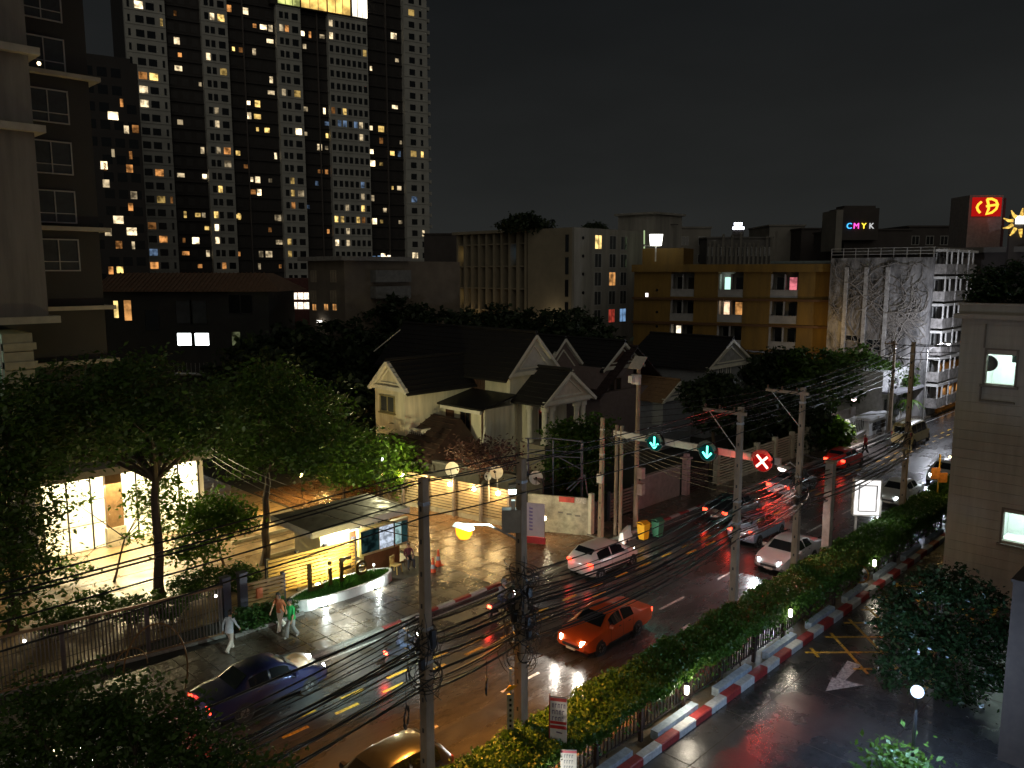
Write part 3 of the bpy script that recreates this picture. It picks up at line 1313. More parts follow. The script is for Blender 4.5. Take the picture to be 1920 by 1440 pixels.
# ---------------------------------------------------------------- beige block with upright fins, and white block with windows
def beige():
    U, V0, V1, VC = 80.0, 67.8, 90.3, 75.6
    t = thing('beige_finned_block', 'beige block with rows of upright fins and a blank end beside the white block', 'apartment block', (U, V0, 0))
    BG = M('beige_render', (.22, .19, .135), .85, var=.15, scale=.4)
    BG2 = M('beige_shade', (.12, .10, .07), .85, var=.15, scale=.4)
    b = MB()
    b.box(U, U + 15.8, V0, VC, 0, 20.7)
    b.build('end_wall', BG, t)
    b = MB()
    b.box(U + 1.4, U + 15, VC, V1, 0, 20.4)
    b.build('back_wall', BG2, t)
    b = MB()
    b.box(U - .4, U + 15, VC, V1 + .4, 20.4, 20.8)
    b.build('roof_slab', BG, t)
    for k in range(10):
        y = VC + .5 + k * (V1 - VC - .8) / 9
        b = MB()
        b.box(U, U + 1.4, y - .16, y + .16, 3, 20.4)
        b.build('fin', BG, t)
        for fl in range(5):
            if k < 9:
                z = 5.0 + fl * 3.1
                lit_ = {(8, 4): LITY, (8, 2): LITY, (2, 1): LITW, (3, 1): LITO, (5, 0): LITY, (5, 1): LITO, (2, 0): LITO, (6, 0): LITO, (1, 4): LITB, (7, 0): LITO}.get((k, fl))
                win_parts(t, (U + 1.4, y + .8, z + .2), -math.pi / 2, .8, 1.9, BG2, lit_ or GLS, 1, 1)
    for fl in range(1, 6):
        b = MB()
        b.box(U + .3, U + 1.4, VC, V1, 3.4 + fl * 3.1 - .12, 3.4 + fl * 3.1 + .06)
        b.build('floor_slab', BG, t)
    for fl in range(5):                     # slim stair windows at the end wall
        b = MB()
        y = HX(1063, 500, U).y
        b.box(U - .04, U + .02, y - .28, y + .28, 6 + fl * 2.9, 8.2 + fl * 2.9)
        b.build('stair_window', GLS, t)
    # flower-box ground lights low on the end wall
    lamp('wall_washer', 'POINT', (U - 1.5, 70.5, 8.5), 90, (1, .8, .5), t, .3)
    lamp('fin_washer', 'POINT', (U - 1.6, 86, 7.5), 120, (1, .7, .32), t, .3)
    lamp('fin_washer', 'POINT', (U - 1.6, 80, 6.5), 70, (1, .6, .25), t, .3)
    return t


beige()


def white_block():
    V = 67.7
    U0, U1 = 80.05, 96.2
    t = thing('white_window_block', 'pale block with five rows of three dark windows left of the yellow block', 'apartment block', (88, V, 0))
    WB = M('pale_render', (.24, .23, .205), .85, var=.28, scale=.9, stretch=(1, 1, .12))
    b = MB()
    b.box(U0, U1, V - .25, V + .1, 0, 20.7)
    b.build('wall', WB, t)
    ux = [HY(px, 500, V - .25).x for px in (1121, 1148, 1169)]
    for r_, py in enumerate((455, 489, 523, 558, 592)):
        for c_, x in enumerate(ux):
            z = HY(1148, py, V - .25).z
            wide = (1.5, 1.5, 1.5)[c_]
            mt = {(0, 0): LITY, (2, 1): LITO, (4, 1): ME('window_light_red', (.7, .08, .05), .5, False, .6, 1.5), (4, 2): LITB}.get((r_, c_), GLS2)
            win_parts(t, (x, V - .25, z), 0, wide, 1.9, WFR, mt, 2, 1)
        b = MB()
        p = HY(1093, py - 9, V - .25)
        b.lathe([(.22, 0), (.22, -.06), (.12, -.06)], (p.x, V - .25, p.z), 10, axis='y')
        b.build('vent', GLS, t)
    b = MB()
    b.box(U1, U1 + 7, V - 1.4, V + 5, 0, HY(1210, 402, V).z)
    b.build('stair_tower', WB, t)
    b = MB()
    b.box(U1 - .5, U1 + 7.4, V - 1.8, V + 5.4, HY(1210, 402, V).z, HY(1210, 402, V).z + .3)
    b.build('stair_tower_roof', WB, t)
    # green lit upright tube on the corner of the stair tower
    for (ya, yb) in ((432, 458), (462, 478), (486, 502)):
        p, q = HY(1208, ya, V - 1.8), HY(1208, yb, V - 1.8)
        b = MB()
        b.tube([p, q], .10, 6)
        b.build('light_tube', ME('green_tube', (.6, .8, .4), .7, False), t)
    return t


white_block()

# lantern-like lit sign box on the yellow block's roof
lp = D(1230, 449, 97)
t = thing('rooftop_light_box', 'white glowing box sign on a bracket above the yellow block', 'light box', lp)
b = MB()
b.add([(-.62, -.3, -.7), (.62, -.3, -.7), (.62, .3, -.7), (-.62, .3, -.7), (-.75, -.35, .6), (.75, -.35, .6), (.75, .35, .6), (-.75, .35, .6)],
      [(0, 3, 2, 1), (4, 5, 6, 7), (0, 1, 5, 4), (1, 2, 6, 5), (2, 3, 7, 6), (3, 0, 4, 7)])
o = link('box_face', b.mesh('box_face', ME('light_box_white', (1, 1, .88), 5, False)), t, Matrix.Rotation(RZC, 4, 'Z'))
b = MB()
b.beam(lp + Vector((-1.3, .8, -.75)), lp + Vector((.5, -.3, -.75)), .1)
b.beam(lp + Vector((0, 0, -.75)), lp + Vector((0, 0, -2.6)), .12)
b.build('bracket', WFRW, t)


# ---------------------------------------------------------------- the yellow block
def yellow():
    p, q = Vector((82.2, 59.0)), Vector((89.0, 37.8))
    L = (q - p).length
    rz = math.atan2(q.y - p.y, q.x - p.x)
    t = thing('yellow_apartment_block', 'ochre yellow apartment block with three columns of recessed balconies', 'apartment block', (p.x, p.y, 0), rz, local=True)
    Y = M('ochre_render', (.125, .070, .007), .8, var=.3, scale=1.2, bump=.1, stretch=(1, 1, .15))
    YD = M('ochre_ledge', (.07, .03, .006), .8, var=.15)
    YB = M('balcony_inner', (.15, .145, .135), .8, var=.2, scale=1)
    WHm = M('balcony_white', (.20, .195, .185), .7, var=.2, scale=1)

    def s(px, py=550):
        return HP(px, py, p, q)[0]
    cols = [(s(1257), s(1301)), (s(1346), s(1393)), (s(1444), s(1496))]
    xr = s(1527)
    zt = 15.0
    fls = [12.05, 9.1, 6.1, 3.1]
    # piers
    edges = [-.4] + [e for c in cols for e in c] + [L]
    for k in range(0, len(edges), 2):
        b = MB()
        b.box(edges[k], edges[k + 1], 0, 10, 0, zt)
        b.build('pier', Y, t)
    for ci, (a, e) in enumerate(cols):
        b = MB()
        b.box(a, e, 1.5, 10, 0, zt)
        b.build('balcony_back', YB, t)
        for fi, z in enumerate(fls):
            b = MB()
            b.box(a, e, .02, 1.5, z - .25, z)
            b.build('balcony_floor', Y, t)
            b = MB()
            b.box(a, e, .05, .13, z, z + .85)
            b.box(a, e, .0, .18, z + .85, z + .92)
            b.build('balcony_parapet', WHm, t)
            m_ = (a + e) / 2
            b = MB()
            b.box(m_ - .06, m_ + .06, .2, 1.5, z, z + 2.7)
            b.build('party_wall', WHm, t)
            b = MB()
            b.box(a, a + .14, .2, 1.5, z, z + 2.7)
            b.build('white_jamb', WHm, t)
            litm = {(1, 0): (ME('balcony_green', (.55, 1, .8), 1.3, False), None), (2, 0): (None, ME('balcony_pink', (1, .25, .3), .9, False, .6, 2)), (1, 1): (ME('balcony_warm', (1, .66, .42), 1.6, False, .5, 2), LITO), (0, 2): (LITW, None)}.get((ci, fi), (None, None))
            for h in (0, 1):
                xx = a + (e - a) * (.3 + .46 * h)
                win_parts(t, (xx, 1.5, z + 1.35), 0, .95, 2.1, WHm, litm[h] or GLS, 1, 1)
                b = MB()
                b.box(xx - .42 + .5 * h, xx + .1 + .5 * h, .85, 1.2, z + .05, z + .62)
                b.build('air_conditioner', M('ac_white', (.5, .5, .47), .6), t)
            if ci < 2 and fi < 2 and litm[0]:
                lamp('balcony_bulb', 'POINT', (0, 0, 0), 14, (.8, 1, .9) if ci == 1 and fi == 0 else (1, .75, .5), t, .1).location = ((a + e) / 2 - .6, .8, z + 2.3)
    for z in [f - .25 for f in fls]:
        b = MB()
        b.box(-.5, L + .05, -.38, -.002, z - .14, z + .12)
        b.build('ledge', YD, t)
    b = MB()
    b.box(-.6, L + .1, -.5, 10.2, zt, zt + .9)
    b.build('cornice', Y, t)
    b = MB()
    b.box(L, L + .3, .0, 10, 0, zt)
    b.build('side_wall', YD, t)
    # roof house
    b = MB()
    b.box(.2, 5.4, 1.2, 6, zt + .9, zt + 2.9)
    b.build('roof_house', Y, t)
    b = MB()
    b.box(L - 6.5, L + .4, .5, 8, zt + .95, zt + 1.25)
    b.build('side_roof', M('blue_grey_sheet', (.11, .14, .14), .5), t)
    # bathroom vents on the left pier
    for py in (552, 593, 620):
        x, z = HP(1232, py - 8, p, q)
        b = MB()
        b.lathe([(.16, .0), (.16, -.05)], (x, 0, z), 8, axis='y')
        b.build('vent', GLS, t)
    x, z = HP(1213, 553, p, q)
    win_parts(t, (x, 0, z), 0, .5, .6, Y, ME('bath_window', (1, .9, .85), 3.5, False, .5, 4), 1, 1)
    # warm light washing the right half from the lane below
    lamp('lane_lamp', 'POINT', (0, 0, 0), 190, (1, .62, .2), t, .3).location = (L - .6, -4.2, 8.5)


yellow()


# ---------------------------------------------------------------- old block with creepers
def ivy_block():
    U, V0, V1 = 88.0, 26.9, 37.35
    ZT = 16.5
    t = thing('creeper_covered_block', 'stained grey block overgrown with bare pale creepers, railing on its roof', 'apartment block', (U, V0, 0))
    m = M('stained_render', (.18, .175, .175), .9, var=.95, scale=1.1, bump=.5, stretch=(1, 1, .35))
    b = MB()
    b.box(U, U + 14, V0, V1, 0, ZT)
    b.build('wall', m, t)
    # roof railing
    rm = M('galvanised', (.42, .41, .40), .5, .3)
    n = 9
    for k in range(n):
        y = V0 + (V1 - V0) * k / (n - 1)
        b = MB()
        b.box(U + .1, U + .16, y - .03, y + .03, ZT, ZT + 1.0)
        b.build('railing_post', rm, t)
        x = U + .2 + 13 * k / (n - 1)
        b = MB()
        b.box(x - .03, x + .03, V0 + .06, V0 + .12, ZT, ZT + 1.0)
        b.build('railing_post', rm, t)
    for z in (.35, .68, 1.0):
        b = MB()
        b.box(U + .105, U + .155, V0, V1, ZT + z - .025, ZT + z + .025)
        b.box(U + .2, U + 13.5, V0 + .065, V0 + .115, ZT + z - .025, ZT + z + .025)
        b.build('railing_rail', rm, t)
    # pilasters and floor strips
    for y in (33.4, 35.5, 31.2):
        b = MB()
        b.box(U - .16, U - .002, y - .2, y + .2, 0, ZT - 1)
        b.build('pilaster', M('pale_pilaster', (.34, .33, .32), .85, var=.4, scale=3), t)
    # creepers: wandering branches that hug the wall
    cm = M('creeper_stem', (.22, .20, .18), .85, var=.3, scale=6)

    def vine(y, z, a, n_, r, depth=0):
        pts = [(U - .06 - r, y, z)]
        for k in range(n_):
            a += R.gauss(0, .38)
            a = max(-2.6, min(2.6, a)) * .97
            y += math.sin(a) * .32
            z += math.cos(a) * .32
            if not (V0 + .1 < y < V1 - .1) or z > ZT - .4 or z < 4:
                break
            pts.append((U - .06 - r, y, z))
            if depth < 3 and R.random() < .30:
                vine(y, z, a + R.choice((-1, 1)) * R.uniform(.5, 1.2), int(n_ * .55), r * .66, depth + 1)
        if len(pts) > 2:
            b_ = VB
            b_.tube(pts, [r * (1 - .6 * i / len(pts)) for i in range(len(pts))], 5)
    for k in range(8):
        VB = MB()
        globals()['VB'] = VB
        y0 = V0 + .5 + (V1 - V0 - 1) * k / 7 + R.uniform(-.3, .3)

        def go():
            vine(y0, R.uniform(4.2, 7), R.uniform(-.5, .5), R.randint(16, 32), R.uniform(.035, .085))
        go()
        if VB.v:
            VB.build('creeper', cm, t)
    for k in range(6):
        VB = MB()
        globals()['VB'] = VB
        vine(V0 + .4 + R.random() * 9, R.uniform(10, 14), R.choice((-1.5, 1.5)), 26, R.uniform(.05, .09))
        if VB.v:
            VB.build('creeper', cm, t)
    # openings
    for px, py, wd, h in ((1597, 634, 1.4, .7), (1637, 648, 1.6, 1.4)):
        p = HX(px, py, U)
        win_parts(t, (U, p.y, p.z), -math.pi / 2, wd, h, WFR, GLS, 2, 1)
    p = HX(1596, 635, U)
    b = MB()
    # small fixtures on the wall
    b.lathe([(.3, 0), (.3, -.1), (.24, -.1), (.24, -.03)], (U, p.y - 1.1, p.z - .1), 14, axis='x')
    b.build('round_vent', GLS, t)
    # balconies on the side that faces the road
    BW = M('balcony_pale', (.52, .51, .49), .75, var=.3, scale=2)
    for fl in range(6):
        z = 1.2 + fl * 2.75
        for k, x in enumerate((88.6, 92.2, 96.0)):
            s = struct_part = MB()
            s.box(x, x + 3.0, V0 - 1.1, V0 - .002, z - .16, z)
            s.box(x, x + 3.0, V0 - 1.1, V0 - 1.0, z, z + .85)
            s.box(x, x + .1, V0 - 1.0, V0 - .002, z, z + .85)
            bo = s.build('balcony', M('balcony_stained', (.26, .245, .235), .85, var=.6, scale=2.5), t)
            b = MB()
            b.box(x - .1, x + 3.1, V0 - 1.15, V0 - .003, z + 2.1, z + 2.35)
            b.box(x - .1, x + .04, V0 - 1.15, V0 - 1.02, z + .85, z + 2.1)
            b.box(x + 1.4, x + 1.54, V0 - 1.15, V0 - 1.02, z + .85, z + 2.1)
            b.build('white_hood', BW, t)
            win_parts(t, (x + .8, V0, z + 1.1), 0, 1.1, 1.9, WFR, GLS, 1, 1)
            b = MB()
            b.box(x + 1.9, x + 2.6, V0 - .5, V0 - .1, z + .1, z + .7)
            b.build('air_conditioner', M('ac_white', (.5, .5, .47), .6), t)
    for fl in range(5):
        z = 2.4 + fl * 2.75
        for k in range(2):
            b = MB()
            y = V0 + 1.2 + k * 2
            b.box(U - .5, U - .005, y, y + 1.2, z + 1.0, z + 1.1)
            if fl < 2:
                b.build('wall_hood', BW, t)


ivy_block()

# ---------------------------------------------------------------- roofs and signs beyond
FARW = M('far_grey', (.10, .095, .09), .85, var=.3, scale=.3)
FARW2 = M('far_pale', (.18, .17, .15), .85, var=.2, scale=.3)
FARD = M('far_dark', (.045, .038, .036), .85, var=.3, scale=.3)


def farbox(name, label, x0, x1, ytop, depth, mat, deep=12, ybot=None, extras=None, cat='building', group=None):
    o = D((x0 + x1) / 2, 500, depth)
    t = thing(name, label, cat, (o.x, o.y, 0), RZC, group=group, local=True)
    hw = (x1 - x0) / 2 / F * depth
    zt = D(960, ytop, depth).z
    b = MB()
    b.box(-hw, hw, 0, deep, 0, zt)
    b.build('wall', mat, t)
    b = MB()
    b.box(-hw - .2, hw + .2, -.2, deep + .2, zt, zt + .25)
    b.build('parapet', mat, t)
    if extras:
        extras(t, hw, zt, depth)
    return t


def rows(px0, px1, n, py0, py1, m, mats_, wd=1.2, h=1.4):
    def fn(t, hw, zt, depth):
        for j in range(m):
            for i in range(n):
                x = -hw + 2 * hw * (i + .5) / n
                z = zt - 2 - j * 2.8
                mt = R.choice(mats_)
                win_parts(t, (x, 0, z), 0, wd, h, WFR, mt, 2, 1)
    return fn


farbox('stepped_flat_block', 'pale flat block directly behind the yellow block, left end', 1236, 1330, 428, 130, FARW2, extras=rows(0, 0, 3, 0, 0, 2, [GLS]))
farbox('cluttered_roof_block', 'grey block with a cluttered roof behind the yellow block', 1325, 1445, 447, 125, FARW, extras=rows(0, 0, 7, 0, 0, 2, [GLS, GLS2]))
farbox('narrow_pale_block', 'narrow pale block left of the colour letter sign', 1440, 1505, 424, 140, FARW2)
farbox('small_dark_block', 'small dark block beside the white slab of the letter sign', 1500, 1564, 430, 135, FARD)
farbox('dark_flat_block', 'wide dark flat roofed block under the colour letter sign', 1580, 1705, 432, 120, FARD)
farbox('right_dark_block', 'dark block between the letter sign and the red emblem tower', 1700, 1806, 426, 125, FARD, extras=rows(0, 0, 4, 0, 0, 1, [GLS]))
farbox('left_low_block', 'low dim block between the tall tower and the beige block', 796, 862, 440, 140, FARD)
for k in range(16):     # clutter on the roofs: tanks, posts, aerials
    px = 1330 + k * 8.2
    p = D(px, 500, 124.0)
    z1 = D(px, R.uniform(428, 460), 124).z
    t = thing('roof_post', 'thin post standing on the cluttered grey roof', 'roof post', (p.x, p.y, 14), group='posts on the cluttered roof')
    b = MB()
    b.box(p.x - .12, p.x + .12, p.y - .12, p.y + .12, 14, z1)
    b.build('shaft', FARW2, t)
    b = MB()
    b.box(p.x - .4, p.x + .4, p.y - .06, p.y + .06, z1 - .3, z1 - .2)
    b.build('crosspiece', FARW2, t)
# aerial mast with crosspiece
p = D(1254, 470, 118)
t = thing('aerial_mast', 'aerial mast with one crosspiece on the pale flat roof', 'mast', (p.x, p.y, 14))
b = MB()
b.tube([(p.x, p.y, 14), (p.x, p.y, D(1254, 412, 118).z)], .1)
b.build('shaft', FARD, t)
b = MB()
z = D(1254, 421, 118).z
b.beam((p.x - .9, p.y + .9, z), (p.x + .9, p.y - .9, z), .12)
b.build('crosspiece', FARD, t)
# far white sign: two lit lines on a roof
p = D(1385, 424, 300)
t = thing('far_white_sign', 'small white lit sign of two lines on a far roof', 'sign', (p.x, p.y, p.z), RZC, local=True)
SW = ME('far_sign_white', (.8, .85, 1), 7, False)
for k, (x, ww) in enumerate(((-1.2, .9), (-.2, .8), (.9, .8))):
    b = MB()
    b.box(x - ww / 2, x + ww / 2, 0, .2, .3, 1.3)
    b.build('upper_letter', SW, t)
for k in range(5):
    b = MB()
    b.box(-2.1 + k * .86, -1.4 + k * .86, 0, .2, -1.2, -.2)
    b.build('lower_letter', SW, t)
b = MB()
b.box(-2, 2, .3, .6, -16, -1.3)
b.build('support', FARD, t)

# C M Y K letters
p = D(1612, 424, 118.5)
t = thing('letter_sign', 'coloured glowing letters C M Y K on the dark roof wall', 'sign', (p.x, p.y, p.z), RZC, local=True)
lx0 = (1583 - 1612) / F * 118.5
b = MB()
b.box(-2.6, 2.8, .15, 5, -2, 2.6)
b.build('backing_wall', FARD, t)
b = MB()
b.box(-3.6, -2.62, -.3, 5, -3.6, 2.3)
b.build('pale_slab', FARW2, t)
for ch, px, c in (('C', 1593, (.06, .45, 1)), ('M', 1606, (1, .08, .5)), ('Y', 1620, (1, .72, .05)), ('K', 1634, (.8, .8, .8))):
    me = text_mesh(ch, 1.15, .06, ME('letter_' + ch, c, 2.0 if ch != 'K' else .8, False))
    link('letter', me, t, Matrix.Translation(((px - 1612) / F * 118.5, .05, 0)) @ Matrix.Rotation(math.pi / 2, 4, 'X'))
b = MB()
b.box(-2, 2.6, 1, 4, 2.6, 3.0)
b.build('roof_slab', FARD, t)


# red emblem tower
def emblem():
    dep = 95
    p = D(1846, 420, dep)
    t = thing('emblem_tower', 'grey square tower with a red sign and glowing yellow emblem', 'sign tower', (p.x, p.y, 0), RZC, local=True)
    k = dep / F
    hw = 31 * k
    zt = D(960, 366, dep).z
    zb = D(960, 480, dep).z
    b = MB()
    b.box(-hw, hw, 0, 4, 0, zt)
    b.build('wall', M('emblem_tower_grey', (.20, .185, .18), .7), t)
    z0 = D(960, 388, dep).z
    b = MB()
    b.box(-26 * k, 27 * k, -.16, -.004, z0 - 17 * k, z0 + 17 * k)
    s_ = b.build('red_face', ME('red_sign_face', (1, .015, .012), .42, True), t)
    YE = ME('emblem_yellow', (1, .42, .03), 2.2, False)

    def P_(x, y):
        return ((x - 660) / 10.29 * k, -.24, -(y - 490) / 10.29 * k + z0 - z0 + z0)
    b = MB()
    b.tube([P_(545, 400), P_(490, 450), P_(470, 500), P_(490, 550), P_(535, 600)], .14, 8)
    b.build('emblem_arc', YE, t)
    b = MB()
    b.tube([P_(650, 350), P_(740, 345), P_(820, 380), P_(855, 450), P_(835, 530), P_(760, 595), P_(655, 625), P_(690, 540), P_(690, 470), P_(650, 350)], .14, 8)
    b.tube([P_(645, 480), P_(740, 465), P_(850, 450)], .13, 8)
    b.build('emblem_loop', YE, t)
    lamp('sign_glow', 'POINT', (0, 0, 0), 60, (1, .04, .03), t, .4).location = (0, -1.6, z0)
    b = MB()
    b.box(hw, hw + .4, .1, 4, 0, zt - .3)
    b.build('side_edge', M('emblem_side', (.05, .01, .012), .6), t)


emblem()
# golden ornate lit sign cut by the right edge
p = D(1912, 418, 90)
t = thing('golden_lit_sign', 'golden glowing ornament with a white square at the right edge', 'sign', (p.x, p.y, p.z), RZC, local=True)
k = 90 / F
GO = ME('gold_light', (1, .62, .12), 1.5, False, .6, 3)
b = MB()
b.box(-.35 * 1.2, .5, -.1, .1, -.1, .75)
b.build('white_square', ME('gold_sign_white', (1, .97, .85), 4, False), t)
for a in range(7):
    an = math.pi * (.25 + a / 6 * 1.3)
    b = MB()
    pts = [(math.cos(an) * r_ * 1.2, 0, math.sin(an) * r_ + .1 * math.sin(r_ * 4)) for r_ in (.7, 1.1, 1.6)]
    b.tube(pts, [.2, .16, .05], 6)
    b.build('gold_petal', GO, t)
b = MB()
b.box(-.9, 1.6, .15, .5, -8, .9)
b.build('backing', FARD, t)
# long flat parapet roof running under the emblem tower
t = thing('long_flat_roof', 'long flat grey roof edge behind the creeper covered block', 'building', (110, 40, 0))
b = MB()
b.box(104, 150, 18, 40, 0, 17.2)
b.build('wall', FARD, t)
b = MB()
b.box(103.4, 150.6, 17.4, 40.6, 17.2, 17.8)
b.build('roof_edge', FARW, t)


# ---------------------------------------------------------------- near block at the right edge
def right_block():
    rz = rad(-90)
    p = D(1788, 800, 36)
    q = Vector((p.x + math.cos(rz), p.y + math.sin(rz)))
    t = thing('clad_block', 'taupe clad block at the right edge with two lit windows and roof hedge', 'building', (p.x, p.y, 0), rz, local=True)
    TAU = M('taupe_board', (.27, .242, .20), .75, var=.17, scale=1.9, bump=.1, stretch=(1.6, 1.6, .16))
    TD = M('taupe_dark', (.13, .108, .088), .8, var=.12, scale=1)
    s1, z1 = HP(1876, 690, p, q)
    s2, z2 = HP(1902, 990, p, q)
    w1 = [(s1 - .62, s1 + .62, z1 - .78, z1 + .78), (s2 - .5, s2 + .6, z2 - .78, z2 + .78)]
    zt = HP(1850, 598, p, q)[1]
    z = .1
    H = .435
    while z < zt - .02:
        h = min(H, zt - z)
        b = MB()
        cuts = sorted([(a, e) for a, e, c, d in w1 if c < z + h / 2 < d])
        x = 0
        for a, e in cuts + [(9, 9)]:
            if a > x:
                b.box(x, a, 0, .3, z, z + h - .03)
                b.box(x, a, .02, .3, z + h - .03, z + h)
            x = e
        b.build('cladding_board', TAU, t)
        z += h
    # body behind, open where the rooms are
    b = MB()
    b.box(0, .3, .3, 9, 0, zt)
    b.box(0, 9, 3.3, 9, 0, zt)
    b.build('inner_wall', TD, t)
    for a, e, c, d in w1:
        b = MB()
        b.box(a - .35, e + .6, .31, 3.29, d + .25, d + .35)
        b.box(a - .35, e + .6, .31, 3.29, c - .4, c - .3)
        b.box(a - .45, a - .35, .31, 3.29, c - .3, d + .25)
        b.box(e + .6, e + .7, .31, 3.29, c - .3, d + .25)
        b.box(a - .35, e + .6, 2.9, 3.0, c - .3, d + .25)
        b.build('room_wall', M('room_white', (.78, .80, .79), .7, var=.05), t)
        fr = MB()
        fr.box(a - .04, a + .05, -.04, .28, c, d)
        fr.box(e - .05, e + .04, -.04, .28, c, d)
        fr.box(a - .04, e + .04, -.04, .28, d, d + .06)
        fr.box(a - .12, e + .12, -.14, .28, c - .1, c)
        fo = fr.build('window', TD, t)
        g_ = MB()
        g_.box(a + .05, e - .05, .1, .11, c, d)
        g_.build('pane', glassmat('room_glass', (.93, 1, .97), .05), fo)
        lamp('room_light', 'AREA', (0, 0, 0), 120, (.88, 1, .95), t, .8, aim=(0, 0, -1)).location = ((a + e) / 2, 1.5, d + .2)
        b = MB()
        b.box((a + e) / 2 - .5, (a + e) / 2 + .5, 1.2, 1.4, d + .17, d + .245)
        b.build('tube_light', ME('room_tube', (.8, 1, .93), 12), t)
    a, e, c, d = w1[0]
    b = MB()
    b.lathe([(.36, 0), (.36, .12)], (a + .03, .45, z1 + .12), 20, axis='y')
    b.build('fan_disc', M('fan_dark', (.05, .03, .03), .6), t)
    b = MB()
    b.box(e - .32, e - .12, .5, .6, d - .55, d)
    b.build('hanging_plaque', M('plaque_dark', (.06, .09, .08), .5), t)
    # dark service lines beside the windows
    b = MB()
    b.box(s1 - .72, s1 - .66, -.06, -.002, z1 + .85, z1 + 1.9)
    b.build('conduit', TD, t)
    b = MB()
    b.box(s1 - .66, s1 + .66, -.1, -.002, z1 - 1.55, z1 - 1.47)
    b.box(s1 - .72, s1 - .66, -.1, -.002, z1 - 1.55, z1 - .9)
    b.build('conduit', TD, t)
    # cornice and parapet
    b = MB()
    b.box(-.28, 9, -.3, 9, zt, zt + .2)
    b.build('cornice', TAU, t)
    b = MB()
    zp = HP(1850, 573, p, q)[1]
    b.box(-.1, 9, -.1, 9, zt + .2, zp)
    b.build('parapet', TAU, t)
    b = MB()
    b.box(-.14, 9, -.16, 9, zp, zp + .1)
    b.build('coping', TAU, t)
    # projecting lower stair core
    sx = HP(1882, 900, p, q)[0]
    return t, p, rz, zp, q


rb, rbp, rbrz, rbz, rbq = right_block()
# tall dark drop of the neighbour's corner at the very edge
p = D(1890, 1200, 23)
t = thing('dark_corner_wall', 'dark brown wall corner at the lower right edge', 'wall', (p.x, p.y, 0), rad(-90), local=True)
zt = D(1888, 1090, 23).z
b = MB()
b.box(0, 4, 0, 6, 0, zt)
b.build('wall', M('dark_brown_wall', (.05, .036, .028), .9, var=.2), t)
b = MB()
b.box(-.05, 4, -.06, 6, zt, zt + .08)
b.build('coping', M('dark_brown_wall', (.05, .036, .028), .9, var=.2), t)

# ================================================================== the white house with dark roofs
HW_ = M('house_cream', (.55, .51, .38), .8, var=.28, scale=1.3, bump=.1, stretch=(1.2, 1.2, .14))
HTR = M('house_trim', (.62, .59, .50), .7, var=.12, scale=2)
RT = M('dark_roof_tile', (.008, .007, .0065), .6, var=.35, scale=3)
RTB = M('brown_roof', (.038, .018, .012), .65, var=.3, scale=3)
SHT = M('brown_shutter', (.075, .038, .022), .6, var=.25, scale=4)


def gable_roof(name, ax, a0, a1, b0, b1, ze, zr, th, parent, mat, over=.5, rib=.45):
    """ridge along axis ax ('x' or 'y') from a0 to a1; eaves at b0 and b1; tile courses stand proud"""
    bm_ = (b0 + b1) / 2

    def P_(a, b, z):
        return (a, b, z) if ax == 'x' else (b, a, z)
    mb = MB()
    for e, sgn in ((b0, -1), (b1, 1)):
        sl = (zr - ze) / abs(e - bm_)
        ee = e + sgn * over
        z_e = ze - sl * over
        mb.prism([P_(a0, ee, z_e), P_(a1, ee, z_e), P_(a1, bm_, zr), P_(a0, bm_, zr)], (0, 0, th))
    roof = mb.build(name, mat, parent)
    for e, sgn in ((b0, -1), (b1, 1)):
        sl = (zr - ze) / abs(e - bm_)
        ee = e + sgn * over
        run = abs(ee - bm_)
        nC = int(run * math.hypot(1, sl) / rib)
        for k in range(nC):
            q = (k + .5) / nC
            b_ = ee + (bm_ - ee) * q
            z_ = ze - sl * over + sl * run * q + th
            m2 = MB()
            m2.beam(P_(a0 - .02, b_, z_ + .006), P_(a1 + .02, b_, z_ + .006), .07, .03)
            m2.build('tile_course', mat, roof)
    m2 = MB()
    m2.tube([P_(a0, bm_, zr + th + .03), P_(a1, bm_, zr + th + .03)], .13, 6)
    m2.build('ridge_cap', mat, roof)
    return roof


def gable_face(parent, ax, a, b0, b1, ze, zr, mat, outward, inset=.0):
    """triangular gable wall with raised raking boards and an inner moulding, at ax = a"""
    bm_ = (b0 + b1) / 2
    s = outward

    def P_(o, b, z):
        return (a + s * o, b, z) if ax == 'x' else (b, a + s * o, z)
    vec = ((-s * .2, 0, 0) if ax == 'x' else (0, -s * .2, 0))
    mb = MB()
    mb.prism([P_(0, b0, ze), P_(0, b1, ze), P_(0, bm_, zr)], vec)
    f = mb.build('gable', mat, parent)
    mb = MB()
    up = (0, 0, 1)
    mb.beam(P_(.16, b0 - .35, ze - .28), P_(.16, bm_, zr + .02), .3, .22)
    mb.beam(P_(.17, b1 + .35, ze - .28), P_(.17, bm_, zr + .02), .3, .22)
    mb.build('barge_board', HTR, f)
    mb = MB()
    c = .62
    q0, q1, qz = bm_ + (b0 - bm_) * c, bm_ + (b1 - bm_) * c, ze + .25
    qt = ze + .25 + (zr - ze) * c
    mb.beam(P_(.04, q0, qz), P_(.04, bm_, qt), .08, .1)
    mb.beam(P_(.045, q1, qz), P_(.045, bm_, qt), .08, .1)
    mb.beam(P_(.05, q0, qz), P_(.05, q1, qz), .08, .1)
    mb.build('moulding', HTR, f)
    mb = MB()
    mb.beam(P_(.1, b0 - .2, ze - .1), P_(.1, b1 + .2, ze - .1), .22, .28)
    mb.build('cornice', HTR, f)
    return f


